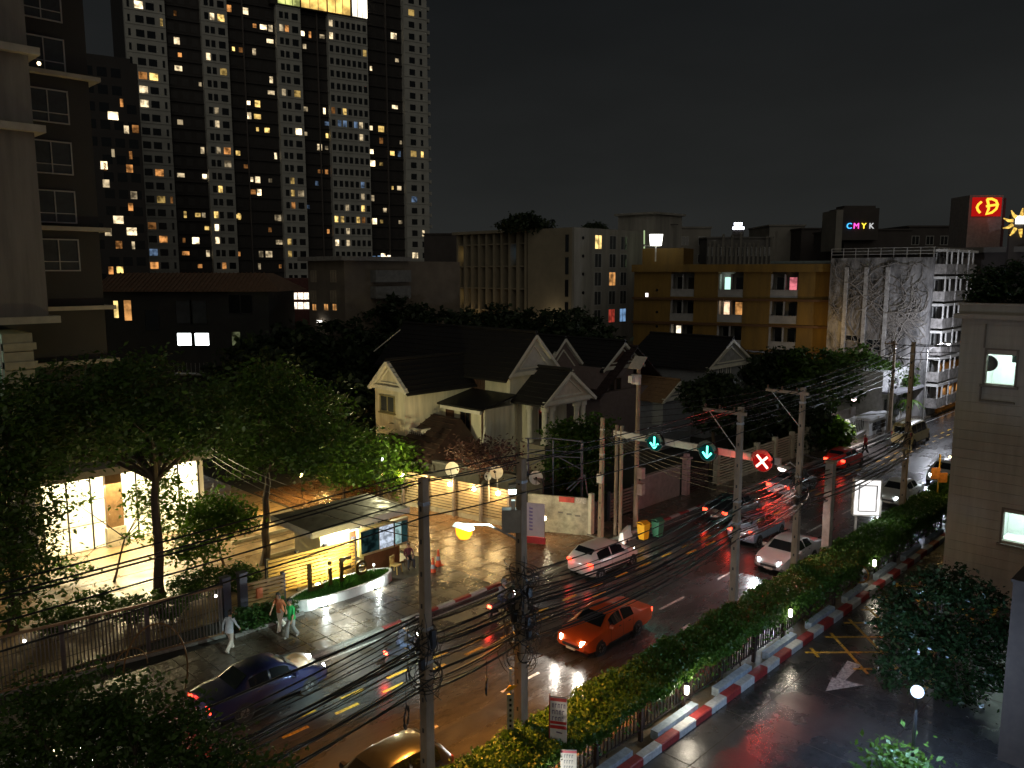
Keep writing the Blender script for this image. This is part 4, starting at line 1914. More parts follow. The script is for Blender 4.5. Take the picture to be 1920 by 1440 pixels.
def white_house():
    t = thing('white_villa', 'cream two storey villa with dark tiled gable roofs behind the lantern wall', 'house', (42, 45, 0))
    # left wing facing the viewer: gable wall at u = 34
    wv0, wv1 = 43.9, 47.35
    b = MB()
    b.box(34, 40.4, wv0, wv1, 0, 6.9)
    b.build('wing_wall', HW_, t)
    gable_face(t, 'x', 34.0, wv0 - .1, wv1 + .1, 6.95, 8.65, HW_, -1)
    gable_roof('wing_roof', 'x', 33.75, 41, wv0 - .1, wv1 + .1, 6.98, 8.7, .12, t, RT)
    p = HX(727, 757, 34)
    win_parts(t, (34, p.y, p.z), -math.pi / 2, 1.75, 1.25, M('window_olive', (.22, .19, .09), .6), GLS2, 2, 1, .1, .08, sill=True)
    # main body behind: long wall facing the viewer at u = 40.4, ridge along v
    mv0, mv1 = 39.9, 55.0
    b = MB()
    b.box(40.4, 45.4, mv0, mv1, 0, 7.75)
    b.build('main_wall', HW_, t)
    gable_face(t, 'y', mv0, 40.4, 45.4, 7.8, 10.35, M('house_grey_white', (.50, .49, .45), .8, var=.12), -1)
    gable_roof('main_roof', 'y', mv0 - .3, mv1 + .3, 40.3, 45.5, 7.82, 10.5, .14, t, RT, over=.6)
    b = MB()
    b.box(40.14, 40.4, mv0, wv0 - .6, 7.35, 7.72)
    b.box(40.14, 40.4, wv1 + .6, mv1, 7.35, 7.72)
    b.build('eaves_moulding', HTR, t)
    p = HX(893, 716, 40.4)
    win_parts(t, (40.4, p.y, 6.75), -math.pi / 2, 1.9, 1.25, SHT, M('shutter_leaf', (.06, .03, .02), .6), 4, 1, .08, .09, sill=True)
    # middle lower roof strip and wall between wing and porch
    b = MB()
    b.box(37.4, 40.38, 39.4, wv0 - .01, 0, 5.6)
    b.build('middle_wall', HW_, t)
    b = MB()
    b.prism([(36.9, 39.2, 5.55), (40.38, 39.2, 6.25), (40.38, wv0 - .02, 6.25), (36.9, wv0 - .02, 5.55)], (0, 0, .12))
    b.build('lean_to_roof', RT, t)
    b = MB()
    b.box(36.95, 37.12, 39.4, wv0 - .3, 5.30, 5.54)
    b.build('fascia', HTR, t)
    p = HX(873, 765, 37.4)
    win_parts(t, (37.4, p.y, 4.6), -math.pi / 2, 1.1, 1.5, SHT, GLS, 2, 1)
    win_parts(t, (37.4, 43.0, 4.4), -math.pi / 2, .9, 1.9, SHT, M('brown_door', (.09, .04, .02), .6), 1, 1, name='door')
    # balcony rail between wing and middle
    b = MB()
    b.box(34.3, 37.4, wv0 - 1.3, wv0 - .01, 3.1, 3.3)
    b.build('balcony_floor', HTR, t)
    b = MB()
    b.box(34.3, 34.5, wv0 - 1.3, wv0 - .02, 4.05, 4.2)
    b.box(34.3, 37.3, wv0 - 1.4, wv0 - 1.22, 4.05, 4.2)
    rl = b.build('balustrade_rail', HTR, t)
    prof = [(.06, 0), (.1, .2), (.05, .42), (.07, .74)]

    def mkb(mb):
        mb.lathe(prof, (0, 0, 0), 8)
    for k in range(6):
        piece('baluster', 'baluster', mkb, HTR, rl, (34.4, wv0 - .12 - k * .22, 3.3))
    for k in range(14):
        piece('baluster', 'baluster', mkb, HTR, rl, (34.5 + k * .21, wv0 - 1.31, 3.3))
    # porch wing: gable faces the road
    pv = 36.95
    pu0, pu1 = 40.85, 45.9
    b = MB()
    b.box(41.2, 45.6, 39.0, mv0, 0, 5.6)
    b.build('porch_back_wall', HW_, t)
    gable_face(t, 'y', pv, pu0, pu1, 6.0, 7.85, M('house_pinkish', (.55, .47, .38), .8, var=.12), -1)
    gable_roof('porch_roof', 'y', pv - .25, 41.2, pu0, pu1, 6.0, 7.95, .13, t, RT, over=.4)
    b = MB()
    b.box(pu0, pu1, pv + .05, 39.2, 5.6, 5.98)
    b.build('entablature', HTR, t)
    colp = [(.30, 0), (.30, .25), (.22, .3), (.20, 2.0), (.22, 2.35), (.30, 2.4), (.30, 2.75)]

    def mkc(mb):
        mb.lathe(colp, (0, 0, 0), 12)
    for x, y in ((41.3, pv + .4), (42.0, pv + .4), (44.8, pv + .4), (45.5, pv + .4), (41.3, 38.8)):
        piece('column', 'porchcol', mkc, HTR, t, (x, y, 2.85))
    b = MB()
    b.box(40.9, 45.9, pv, 39.4, 0, 2.84)
    b.build('porch_base', M('porch_base', (.30, .26, .2), .8, var=.2), t)
    # tall arched glazing behind the columns
    for k in range(3):
        b = MB()
        x = 42.6 + k * .62
        for i in range(9):
            a0, a1 = math.pi * i / 9, math.pi * (i + 1) / 9
            b.beam((x + .24 * math.cos(a0), 38.93, 5.0 + .24 * math.sin(a0)), (x + .24 * math.cos(a1), 38.93, 5.0 + .24 * math.sin(a1)), .05, .08)
        b.box(x - .27, x - .21, 38.9, 38.99, 3.2, 5.0)
        b.box(x + .21, x + .27, 38.9, 38.99, 3.2, 5.0)
        f = b.build('arched_window', HTR, t)
        b = MB()
        b.box(x - .2, x + .2, 38.96, 38.98, 3.2, 5.0)
        b.build('pane', GLS, f)
    b = MB()
    for k in range(16):
        b.box(41.2 + k * .3, 41.24 + k * .3, pv + .08, pv + .12, 2.84, 3.7)
    b.box(40.9, 45.9, pv + .06, pv + .14, 3.7, 3.78)
    b.build('porch_railing', HTR, t)
    # downpipe and dark stains of the wall
    b = MB()
    b.tube([(37.3, 39.55, 5.4), (37.3, 39.55, 2)], .06, 6)
    b.build('downpipe', SHT, t)
    # far left roof beyond the wing
    b = MB()
    b.tube([(39.6, 51.5, 10.4), (38.4, 53.5, 8.6)], .05, 5)
    b.build('roof_rail', HTR, t)
    return t


white_house()


def annex():
    t = thing('brown_roofed_annex', 'low annex with a steep brown roof in front of the cream villa', 'annex', (35, 42, 0))
    b = MB()
    b.box(33.0, 37.3, 39.9, 45.6, 0, 2.6)
    b.build('wall', HW_, t)
    mb = MB()
    # hip roof
    mb.add([(32.2, 39.4, 2.7), (37.35, 39.4, 2.7), (37.35, 46.4, 2.7), (32.2, 46.4, 2.7), (36.6, 41.0, 4.9), (36.6, 44.4, 4.9)],
           [(0, 1, 4), (1, 2, 5, 4), (2, 3, 5), (3, 0, 4, 5), (3, 2, 1, 0)])
    r_ = mb.build('roof', RTB, t)
    for k in range(9):
        q = (k + .5) / 9
        x = 32.2 + 4.4 * q
        m2 = MB()
        m2.beam((x, 39.4 + 1.6 * q, 2.74 + 2.2 * q), (x, 46.4 - 2.0 * q, 2.74 + 2.2 * q), .1, .07)
        m2.build('tile_course', RTB, r_)
    b = MB()
    b.box(31.9, 32.2, 40.6, 46.0, 1.9, 2.6)
    b.build('pale_fascia', HTR, t)
    win_parts(t, (33.0, 42.0, 1.5), -math.pi / 2, 1.6, 1.0, SHT, LITO, 2, 1)
    # gable return on the right
    mb = MB()
    mb.prism([(36.9, 39.35, 2.6), (37.32, 39.35, 2.6), (37.32, 39.35, 4.4)], (0, -.12, 0))
    mb.build('return_gable', HTR, t)


annex()


def rear_house():
    t = thing('mauve_house', 'mauve rear house with dark gable roof right of the cream villa', 'house', (52, 40, 0))
    MV = M('mauve_render', (.16, .12, .11), .85, var=.15)
    K = D(1142, 740, 66)
    v = K.y
    u0, u1 = HY(1118, 740, v).x, HY(1187, 740, v).x
    b = MB()
    b.box(u0, u1, v, v + 12, 0, 7.2)
    b.build('wall', MV, t)
    gable_face(t, 'y', v, u0 + .9, u1 + .9, 7.2, 9.0, M('mauve_dark', (.10, .05, .035), .8), -1)
    gable_roof('roof', 'y', v - .3, v + 12, u0 + .9, u1 + .9, 7.2, 9.1, .13, t, RT)
    gable_roof('second_roof', 'y', v + 2.2, v + 12, u0 - 4.2, u0 + 1.6, 6.6, 9.6, .13, t, RT)
    gable_face(t, 'y', v + 2.5, u0 - 4.2, u0 + 1.6, 6.6, 9.5, MV, -1)
    x = HY(1147, 722, v).x
    win_parts(t, (x, v, 5.6), 0, .7, 1.2, SHT, GLS, 1, 1)
    win_parts(t, (x + .9, v, 5.6), 0, .7, 1.2, SHT, GLS, 1, 1)
    return t


rear_house()


def small_house():
    t = thing('small_gabled_house', 'small house with white edged gable in front of the yellow block', 'house', (62, 40, 0))
    p = D(1365, 690, 74)
    v, = (p.y,)
    u0, u1 = HY(1322, 690, v).x, HY(1408, 690, v).x
    ze, zr = HY(1322, 690, v).z, HY(1368, 636, v).z
    PB = M('pale_blue_render', (.22, .23, .24), .8, var=.15)
    b = MB()
    b.box(u0 + .3, u1, v, v + 9, 0, ze)
    b.build('wall', PB, t)
    gable_face(t, 'y', v, u0 + .3, u1, ze, zr - .15, M('pale_grey_gable', (.28, .28, .28), .8), -1)
    gable_roof('roof', 'y', v - .3, v + 9, u0 + .3, u1, ze, zr, .12, t, RT)
    for px, py in ((1350, 692), (1366, 690), (1393, 688)):
        q = HY(px, py, v)
        win_parts(t, (q.x, v, q.z - .3), 0, .75, 1.1, WFRW, GLS2, 2, 1)
    u2 = HY(1428, 640, v + 3).x
    b = MB()
    b.box(u1 + .02, u2, v + 1, v + 9, 0, ze - .2)
    b.build('side_wall', PB, t)
    b = MB()
    b.prism([(u1 - .8, v + .6, zr - 1.4), (u2 + .3, v + .6, ze), (u2 + .3, v + 9, ze), (u1 - .8, v + 9, zr - 1.4)], (0, 0, .12))
    b.build('side_roof', RT, t)
    # low dark roofs left of it
    t2 = thing('dark_hipped_roofs', 'dark hipped roof house left of the white edged gable', 'house', (58, 46, 0))
    gable_roof('roof', 'y', v + 2, v + 14, u0 - 12, u0 - 3, 5.2, 8.6, .13, t2, M('maroon_tile', (.02, .009, .009), .7, var=.3))
    b = MB()
    b.box(u0 - 12, u0 - 3, v + 2.4, v + 13, 0, 5.2)
    b.build('wall', M('mauve_render', (.16, .12, .11)), t2)
    t3 = thing('bungalow_roof', 'tan low roof with small pale gable among dark trees', 'house', (58, 38, 0))
    q = D(1275, 730, 68)
    gable_roof('roof', 'y', q.y, q.y + 5, q.x - 2.2, q.x + 2.2, 4.4, 5.7, .1, t3, M('tan_tile', (.17, .10, .05), .7, var=.3))
    gable_face(t3, 'y', q.y + .2, q.x - 2.2, q.x + 2.2, 4.4, 5.6, PB, -1)
    b = MB()
    b.box(q.x - 2.2, q.x + 2.2, q.y + .2, q.y + 5, 0, 4.4)
    b.build('wall', PB, t3)


small_house()

# ================================================================== white house gate far down the road
GW = M('gate_white', (.70, .72, .75), .7, var=.15, scale=1.5)
p0 = G(1663, 842)
t = thing('white_gate_building', 'white painted gate building with arched opening far along the road', 'gate house', (p0.x, p0.y, 0))
gx0, gx1 = p0.x - 1.5, p0.x + 2.2
gy = 27.05
gx0, gx1 = HY(1627, 840, gy).x, HY(1664, 832, gy).x
zt = HY(1640, 786, gy).z
b = MB()
b.box(gx0, gx1, gy, gy + 1.2, 0, zt)
b.build('wall', GW, t)
b = MB()
b.box(gx0 - .2, gx1 + .2, gy - .15, gy + 1.4, zt, zt + .25)
b.build('cornice', GW, t)
xm = (gx0 + gx1) / 2
b = MB()
pts = [(xm + .9 * math.cos(a * math.pi / 10), gy - .03, zt - 1.9 + .9 * math.sin(a * math.pi / 10)) for a in range(11)]
b.prism(pts, (0, .05, 0))
b.build('arched_opening', GLS, t)
for z, h in ((zt - .6, .3), (.5, .4)):
    b = MB()
    b.box(xm - 1.6, xm + 1.6, gy - .03, gy + .02, z, z + h)
    b.build('louvre_strip', GLS, t)
t = thing('white_side_house', 'white side wall with scrolled dark ironwork left of the gate building', 'house', (gx0 - 3, gy, 0))
hx = HY(1597, 830, gy + .4).x
b = MB()
b.box(hx, gx0 - .1, gy + .4, gy + 5, 0, zt - .9)
b.build('wall', GW, t)
for k in range(3):
    win_parts(t, (hx + .9 + k * 1.2, gy + .4, zt - 2.1), 0, .5, 1.0, GW, GLS, 1, 1)
b = MB()
b.tube([(hx - .8, gy + .3, zt - .1), (hx - .6, gy + .3, zt - .9), (hx + .3, gy + .3, zt - 1.0), (gx0, gy + .3, zt - .85)], .13, 6)
b.build('scroll', GW, t)
b = MB()
for k in range(7):
    x = hx + .2 + k * (gx0 - hx) / 7
    b.tube([(x, gy + .5, zt - .9), (x + .15, gy + .5, zt - .3), (x, gy + .5, zt + .15)], .04, 5)
b.build('roof_ironwork', GLS, t)
# shops with lit fronts further on
for k, (x, c, nm, lab) in enumerate(((84, (.55, .55, .56), 'pale_shop_front', 'pale shop front beyond the gate building'), (96, (.55, .22, .03), 'orange_shop_front', 'orange lit shop wall beside the clad block'))):
    t = thing(nm, lab, 'shop', (x, 27.6, 0))
    b = MB()
    b.box(x - 4, x + 4, 26.65 if k else 28.2, 27.2 if k else 33, 0, 5.4)
    b.build('wall', M('shop_wall_%d' % k, c, .7), t)
    b = MB()
    b.box(x - 4.2, x + 4.2, 25.6 if k else 26.8, 26.64 if k else 28.19, 3.3, 3.5)
    b.build('awning', M('awning_grey', (.25, .25, .27), .7), t)
    for j in range(3):
        win_parts(t, (x - 2.6 + 2.6 * j, 26.65 if k else 28.2, 1.6), 0, 1.8, 2.2, WFR, GLS2 if k == 0 else LITO, 2, 1)

# ================================================================== the guard house
def guard():
    x0, x1, y0, y1 = 18.95, 24.6, 31.6, 35.3
    t = thing('guard_house', 'small flat roofed guard house with dark roof and white fascia', 'guard house', (21.8, 33.4, 0))
    GWm = M('guard_white', (.66, .60, .46), .7, var=.1)
    b = MB()
    b.box(x0, x1, y0, y1, 2.98, 3.06)
    b.build('roof', M('guard_roof', (.075, .065, .045), .6, var=.35, scale=2, rvar=.2), t)
    b = MB()
    b.box(x0 - .02, x1 + .02, y0 - .06, y0, 2.78, 3.08)
    b.box(x0 - .06, x0, y0, y1, 2.78, 3.08)
    b.box(x1, x1 + .06, y0, y1, 2.78, 3.08)
    b.build('fascia', GWm, t)
    b = MB()
    b.box(x0 + .1, x1 - .1, y0 + .05, y1 - .1, 2.76, 2.9)
    b.build('soffit', GWm, t)
    b = MB()
    b.box(x0 + 1.0, x1 - .5, y0 + .95, y1 - .4, .05, 2.76)
    b.build('wall', GWm, t)
    b = MB()
    b.box(x1 - 3.0, x1 - .6, y0 + .9, y0 + .946, .95, 2.4)
    b.build('brown_wall', M('guard_brown', (.20, .085, .03), .7), t)
    for k in range(3):
        win_parts(t, (x1 - 1.0 - k * .85, y0 + .9, 2.5), 0, .8, .45, GWm, GLS2, 1, 1)
    # fluorescent tube that whitens the wall under the eave
    b = MB()
    b.box(x0 + 1.3, x0 + 3.0, y0 + .5, y0 + .58, 2.66, 2.72)
    b.build('tube_light', ME('guard_tube', (1, 1, .88), 30), t)
    lamp('tube_glow', 'AREA', (x0 + 2.1, y0 + .55, 2.62), 170, (1, .98, .82), t, .8, aim=(0, .35, -1))
    return x0, x1, y0, y1


gx0_, gx1_, gy0_, gy1_ = guard()

# brown slatted screen beside it
WOOD = M('slat_wood', (.26, .155, .05), .55, var=.3, scale=2, stretch=(1, 1, 6))
POSTB = M('slate_post', (.055, .055, .075), .5, var=.15)


def slats(name, label, p, q, z0, z1, n, mat, posts, cat='fence', pm=POSTB, th=.04, gap=.3, proud=.0):
    p, q = Vector((*p, 0)), Vector((*q, 0))
    t = thing(name, label, cat, p.lerp(q, .5))
    d = (q - p).normalized()
    for k in range(n):
        z = z0 + (z1 - z0) * (k + .5) / n
        h = (z1 - z0) / n * (1 - gap)
        b = MB()
        b.beam((p.x, p.y, z), (q.x, q.y, z), th, h)
        b.build('slat', mat, t)
    nrm = Vector((d.y, -d.x, 0))
    for f in posts:
        c = p.lerp(q, f) - nrm * (.10 if proud == 0 else -proud)
        b = MB()
        b.box(c.x - .08, c.x + .08, c.y - .08, c.y + .08, 0, z1 + .06)
        b.build('post', pm, t)
    return t


slats('slatted_screen', 'brown slatted screen glowing yellow behind the LiFe letters', (17.2, 32.55), (21.7, 32.25), .25, 1.95, 10, WOOD, (0, .33, .66, 1))
slats('slatted_gate_screen', 'short dark brown slatted screen left of the lawn with letters', (15.4, 31.2), (17.1, 31.0), .15, 1.75, 9, WOOD, (0, 1))
for k, x in enumerate((14.55, 15.3)):
    t = thing('gate_post', ('slate gate post at the end of the bar fence', 'slate gate post beside the short slatted screen')[k], 'gate post', (x, 31.3, 0), group='slate gate posts')
    b = MB()
    b.box(x - .17, x + .17, 31.15, 31.45, 0, 2.2)
    b.build('shaft', POSTB, t)
    b = MB()
    b.box(x - .2, x + .2, 31.12, 31.48, 2.2, 2.26)
    b.build('cap', POSTB, t)
b = MB()
q = Vector((15.9, 30.95, 1.25))
t = thing('orange_notice', 'small orange notice box on the short slatted screen', 'notice', q)
b.box(q.x - .13, q.x + .13, q.y - .06, q.y + .06, q.z - .22, q.z + .22)
b.build('box', M('notice_orange', (.5, .13, .04), .6), t)

# advertising case with teal and white pictures
ax0, ax1, ay = 21.9, 25.0, 32.15
t = thing('poster_case', 'lit poster case with teal and white pictures at the guard house', 'poster case', (23.4, ay, 0))
b = MB()
b.box(ax0, ax1, ay, ay + .25, .95, 2.35)
b.build('case', M('poster_case_frame', (.62, .52, .26), .5), t)
P1 = ME('poster_teal', (.05, .13, .13), .3, True, .85, 2.2)
P2 = ME('poster_white', (.75, .85, 1), .95, True, .65, 5)
P3 = ME('poster_pale', (.45, .7, .68), .75, True, .7, 4)
for a, e, m_ in ((ax0 + .12, ax0 + 1.2, P1), (ax0 + 1.25, ax0 + 2.1, P2), (ax0 + 2.2, ax0 + 2.6, P3), (ax0 + 2.65, ax1 - .1, P1)):
    b = MB()
    b.box(a, e, ay - .03, ay - .002, 1.08, 2.22)
    b.build('picture', m_, t)
b = MB()
b.box(ax0 + 2.12, ax0 + 2.18, ay - .06, ay - .031, 1.0, 2.3)
b.build('divider', GLS, t)
b = MB()
b.box(ax0 + .4, ax1 - .6, ay + .02, ay + .2, 0.02, .95)
b.build('base_wall', M('guard_brown', (.20, .085, .03)), t)

# lawn bed with the standing letters L i F e
LAWN_G = leafmat('lawn_blade', (.03, .10, .012), (.06, .18, .02), .2, .5, 3)


def lawn():
    cx, cy_, rx, ry = 20.0, 30.75, 2.75, .85
    t = thing('planter_bed', 'oval raised lawn bed with pale low wall beside the pavement', 'planter', (cx, cy_, 0))
    n = 40
    b = MB()
    ro = [(cx + rx * math.cos(2 * math.pi * k / n), cy_ + ry * math.sin(2 * math.pi * k / n)) for k in range(n)]
    ri = [(cx + (rx - .14) * math.cos(2 * math.pi * k / n), cy_ + (ry - .14) * math.sin(2 * math.pi * k / n)) for k in range(n)]
    for k in range(n):
        k2 = (k + 1) % n
        vs = [(*ro[k], .02), (*ro[k2], .02), (*ro[k2], .55), (*ro[k], .55), (*ri[k], .55), (*ri[k2], .55), (*ri[k2], .3), (*ri[k], .3)]
        b.add(vs, [(0, 1, 2, 3), (3, 2, 5, 4), (4, 5, 6, 7)])
    b.build('planter_wall', M('planter_white', (.62, .63, .60), .6, var=.15, scale=3, bump=.2), t)
    b = MB()
    b.poly([(*p, .46) for p in ri])
    b.build('soil', EARTH, t)
    nb = 9000
    th = NR.random(nb) * 2 * math.pi
    rr = np.sqrt(NR.random(nb))
    P = np.stack([cx + (rx - .16) * rr * np.cos(th), cy_ + (ry - .16) * rr * np.sin(th), np.full(nb, .46)], 1)
    dx = NR.normal(size=(nb, 3)) * .03
    dx[:, 2] = .10 + .06 * NR.random(nb)
    ws = NR.normal(size=(nb, 3)) * .012
    ws[:, 2] = 0
    V = np.stack([P - ws, P + ws, P + dx + ws * .2, P + dx - ws * .2], 1)
    o = quads('lawn', V, LAWN_G, t)
    o['kind'] = 'stuff'
    s = thing('lawn_letters', 'standing metal letters LiFe on the small lawn', 'letter sign', (19.6, 30.95, .47))
    LMt = M('letter_bronze', (.10, .075, .02), .4, .6, var=.2)
    for ch, x, sz in (('L', 18.6, 1.9), ('i', 19.45, 1.8), ('F', 20.25, 1.65), ('e', 21.15, 1.6)):
        me = text_mesh(ch, sz, .05, LMt)
        zs = [v.co.z for v in me.vertices]
        ys = [v.co.y for v in me.vertices]
        link('letter', me, s, Matrix.Translation((x - 19.6, 0, -min(ys) + .12)) @ Matrix.Rotation(math.pi / 2, 4, 'X'))
    for x, c, e_, k in ((20.35, (1, .84, .22), 420, 0), (19.0, (1, .8, .22), 150, 1)):
        y_ = 31.32
        f = thing('ground_spotlight', ('yellow ground spotlight at the foot of the LiFe letters', 'weaker yellow ground spotlight by the letter L')[k], 'spotlight', (x, y_, .46))
        b = MB()
        b.lathe([(.11, 0), (.11, .12), (.14, .2)], (x, y_, .44), 10)
        b.build('housing', GLS, f)
        b = MB()
        b.lathe([(.12, .0), (.12, .01)], (x, y_, .645), 10)
        b.build('lens', ME('spot_yellow', (1, .85, .3), 40), f)
        lamp('spot_beam', 'SPOT', (x, y_, .70), e_ * 2.2, c, f, .06, aim=(-.1, .8, .55), spot=rad(150))
    for x, y, k in ((18.45, 29.93, 0), (21.35, 29.93, 1)):
        f = thing('white_wash_light', ('white wall washer in front of the lawn bed, road end', 'white wall washer in front of the lawn bed, poster end')[k], 'spotlight', (x, y, .13))
        b = MB()
        b.box(x - .14, x + .14, y - .06, y + .06, .13, .22)
        b.build('housing', GLS, f)
        b = MB()
        b.box(x - .12, x + .12, y - .03, y + .05, .222, .232)
        b.build('lens', ME('wash_white', (.92, 1, .98), 60), f)
        lamp('wash_beam', 'SPOT', (x, y, .26), 420, (.90, 1, .97), f, .05, aim=(0, .75, .5), spot=rad(150))
        lamp('wash_spill', 'POINT', (x, y - .12, .34), 90, (.90, 1, .97), f, .05)
    for k, (x, y) in enumerate(((21.3, 31.2), (21.9, 30.95))):
        f = thing('lawn_marker_light', ('small white marker light behind the letter e', 'small white marker light at the right end of the lawn')[k], 'marker light', (x, y, .47))
        b = MB()
        b.box(x - .03, x + .03, y - .03, y + .03, .47, .85)
        b.build('stem', WFRW, f)
        b = MB()
        b.ball((x, y, .9), .06)
        b.build('bulb', ME('marker_white', (.9, 1, .95), 6), f)


lawn()

# low clipped shrub bed by the pavement
t = thing('clipped_shrub_bed', 'dark green clipped shrub bed between bar fence and walking people', 'shrub', (15.2, 30.2, 0))
leaves('leaves', [(14.9 + .45 * k, 30.25, .55) for k in range(5)], [(.5, .5, .5)] * 5, [700] * 5, .08, leafmat('shrub_leaf', (.02, .06, .012), (.05, .12, .02)), t, spread=.1)
b = MB()
for k in range(5):
    x = 14.9 + .45 * k
    b.tube([(x, 30.25, .0), (x + .05, 30.3, .3), (x + .1, 30.2, .7)], [.04, .03, .01], 5)
b.build('stems', M('bark', (.07, .05, .035)), t)
b = MB()
b.box(14.2, 17.4, 29.85, 29.98, .0, .26)
tag(b.build('bed_edging', KGRY, t), None)

# wall with lanterns on the far side of the driveway
WALLC = M('weathered_wall', (.34, .31, .24), .85, var=.4, scale=1.3, bump=.25)


def lantern_wall():
    p, q = Vector((30.6, 42.5, 0)), Vector((32.7, 31.2, 0))
    t = slats('lantern_wall', 'slatted boundary wall lined with glowing round lanterns along the driveway', (p.x, p.y), (q.x, q.y), .3, 2.3, 11, M('pale_slat', (.34, .27, .17), .7, var=.25, scale=2), (.02, .2, .38, .56, .74, .92), cat='wall', pm=M('grey_post', (.17, .15, .14), .7), gap=.28, proud=.14)
    b = MB()
    b.beam(p + Vector((.1, 0, .15)), q + Vector((.1, 0, .15)), .25, .3)
    b.build('plinth', WALLC, t)
    names = ['first lantern from the trees on the slatted wall', 'second lantern from the trees on the slatted wall', 'third lantern from the trees on the slatted wall', 'fourth lantern from the trees on the slatted wall', 'fifth lantern, nearest the banner, on the slatted wall']
    for k, px in enumerate((760, 803, 848, 893, 938)):
        s, z = HP(px, 905 + k * 10.5, p, q)
        c = p + (q - p).normalized() * s + Vector((-.22, -.04, 0))
        z = 2.05
        f = thing('wall_lantern', 'glowing round white lantern, ' + names[k], 'lantern', (c.x, c.y, z), group='lanterns on the slatted wall')
        b = MB()
        b.ball((c.x, c.y, z), .13, 12, 8)
        b.build('globe', ME('lantern_globe', (1, .83, .50), 30), f)
        b = MB()
        b.beam((c.x, c.y, z + .13), (c.x + .2, c.y + .03, z + .2), .04)
        b.build('bracket', GLS, f)
        lamp('lantern_light', 'POINT', (c.x - .25, c.y, z), 120, (1, .62, .22), f, .1)


lantern_wall()
# coping wall seen behind with dark coping and round relief discs
t = thing('upper_boundary_wall', 'dark coping wall between slatted wall and annex', 'wall', (33, 38, 0))
b = MB()
b.beam((32.2, 43, 1.35), (34.4, 31.2, 1.35), .2, 2.7)
b.build('wall', M('dark_wall', (.06, .055, .045), .85, var=.3), t)
b = MB()
b.beam((32.2, 43, 2.75), (34.4, 31.2, 2.75), .4, .12)
b.build('coping', M('dark_coping', (.10, .09, .075), .8), t)


def dish(px, py, depth, r, tilt, label):
    c = D(px, py, depth)
    t = thing('satellite_dish', label, 'satellite dish', (c.x, c.y, c.z - 1.2), group='pale dishes above the boundary wall')
    n = 18
    b = MB()
    rings = [(0, .12), (.35, .10), (.7, .05), (1, -.03)]
    a, u = Vector((-FWD[0], -FWD[1], .25)).normalized(), None
    s_ = a.cross(Vector((0, 0, 1))).normalized()
    u_ = s_.cross(a)
    a = (a + s_ * tilt).normalized()
    s_ = a.cross(Vector((0, 0, 1))).normalized()
    u_ = s_.cross(a)
    vs = []
    for rr, dp_ in rings:
        for k in range(n):
            an = 2 * math.pi * k / n
            vs.append(c + (s_ * math.cos(an) + u_ * math.sin(an)) * r * max(rr, .01) - a * dp_ * r * 1.6)
    fs = [(i * n + k, i * n + (k + 1) % n, (i + 1) * n + (k + 1) % n, (i + 1) * n + k) for i in range(3) for k in range(n)]
    b.add(vs, fs)
    b.build('bowl', M('dish_white', (.62, .60, .54), .5, var=.15), t)
    b = MB()
    b.tube([c - u_ * r * .95, c + a * r * .7, c + a * r * .72], .02, 5)
    b.ball(tuple(c + a * r * .7), .07)
    b.build('feed_arm', GLS, t)
    b = MB()
    b.tube([c - a * r * .3, c - a * r * .4 - Vector((0, 0, 1.6))], .04, 6)
    b.build('mast', WFR, t)


dish(1005, 896, 46.5, .42, .0, 'round pale satellite dish right of the wire covered pole')
dish(931, 885, 46.5, .42, .35, 'round pale satellite dish left of the wire covered pole')
dish(848, 880, 48, .46, .3, 'pale satellite dish below the annex roof, farthest left')
dish(915, 893, 46.2, .26, .6, 'smallest tilted satellite dish beside the wire covered pole')

# banner, notice wall, end post
p = G(1003, 1020)
t = thing('banner_stand', 'tall pale lilac banner with faded upright writing and red foot', 'banner', (p.x, p.y, 0), rad(-62), local=True)
zt = D(1003, 948, 43.3).z
b = MB()
b.box(-.55, .55, -.05, 0, .45, 2.35)
b.build('sheet', M('banner_lilac', (.52, .47, .55), .6, var=.1), t)
b = MB()
b.box(-.6, .6, -.08, .03, .05, .42)
b.build('red_foot', M('banner_red', (.5, .03, .04), .5), t)
PUR = M('banner_ink', (.20, .16, .38), .6)
for k in range(7):
    b = MB()
    z = 2.12 - k * .2
    b.box(-.32, -.12, -.056, -.051, z - .13, z - .03)
    b.box(-.30, -.26, -.056, -.051, z - .03, z + .03)
    b.build('faded_character', PUR, t)
b = MB()
b.box(.2, .215, -.3, -.06, .3, 2.2)
t = thing('notice_wall', 'stained pale wall panel with red notice near the road', 'wall', (34, 29, 0))
A_, B_ = Vector((33.0, 31.1, 0)), Vector((34.75, 27.9, 0))
d = (B_ - A_).normalized()
b = MB()
b.beam(A_ + Vector((0, 0, 1.1)), B_ + Vector((0, 0, 1.1)), .16, 2.2)
b.build('wall', M('stained_cream', (.46, .45, .34), .85, var=.5, scale=1.6, bump=.25), t)
b = MB()
b.box(B_.x - .12, B_.x + .16, B_.y - .2, B_.y + .02, 0, 2.5)
b.build('end_pillar', M('pillar_white', (.62, .58, .48), .7, var=.15), t)
c = A_.lerp(B_, .66)
n_ = Vector((d.y, -d.x, 0)) * -1
n_ = n_ if n_.x < 0 else -n_
b = MB()
b.beam(c - d * .55 + n_ * .1 + Vector((0, 0, 2.05)), c + d * .35 + n_ * .1 + Vector((0, 0, 2.05)), .03, .32)
b.build('red_notice', M('notice_red', (.55, .05, .03), .5), t)
b = MB()
b.beam(c + d * .42 + n_ * .1 + Vector((0, 0, 2.05)), c + d * 1.0 + n_ * .1 + Vector((0, 0, 2.05)), .03, .32)
b.build('white_notice', M('notice_white', (.6, .58, .5), .5, var=.5, scale=14), t)
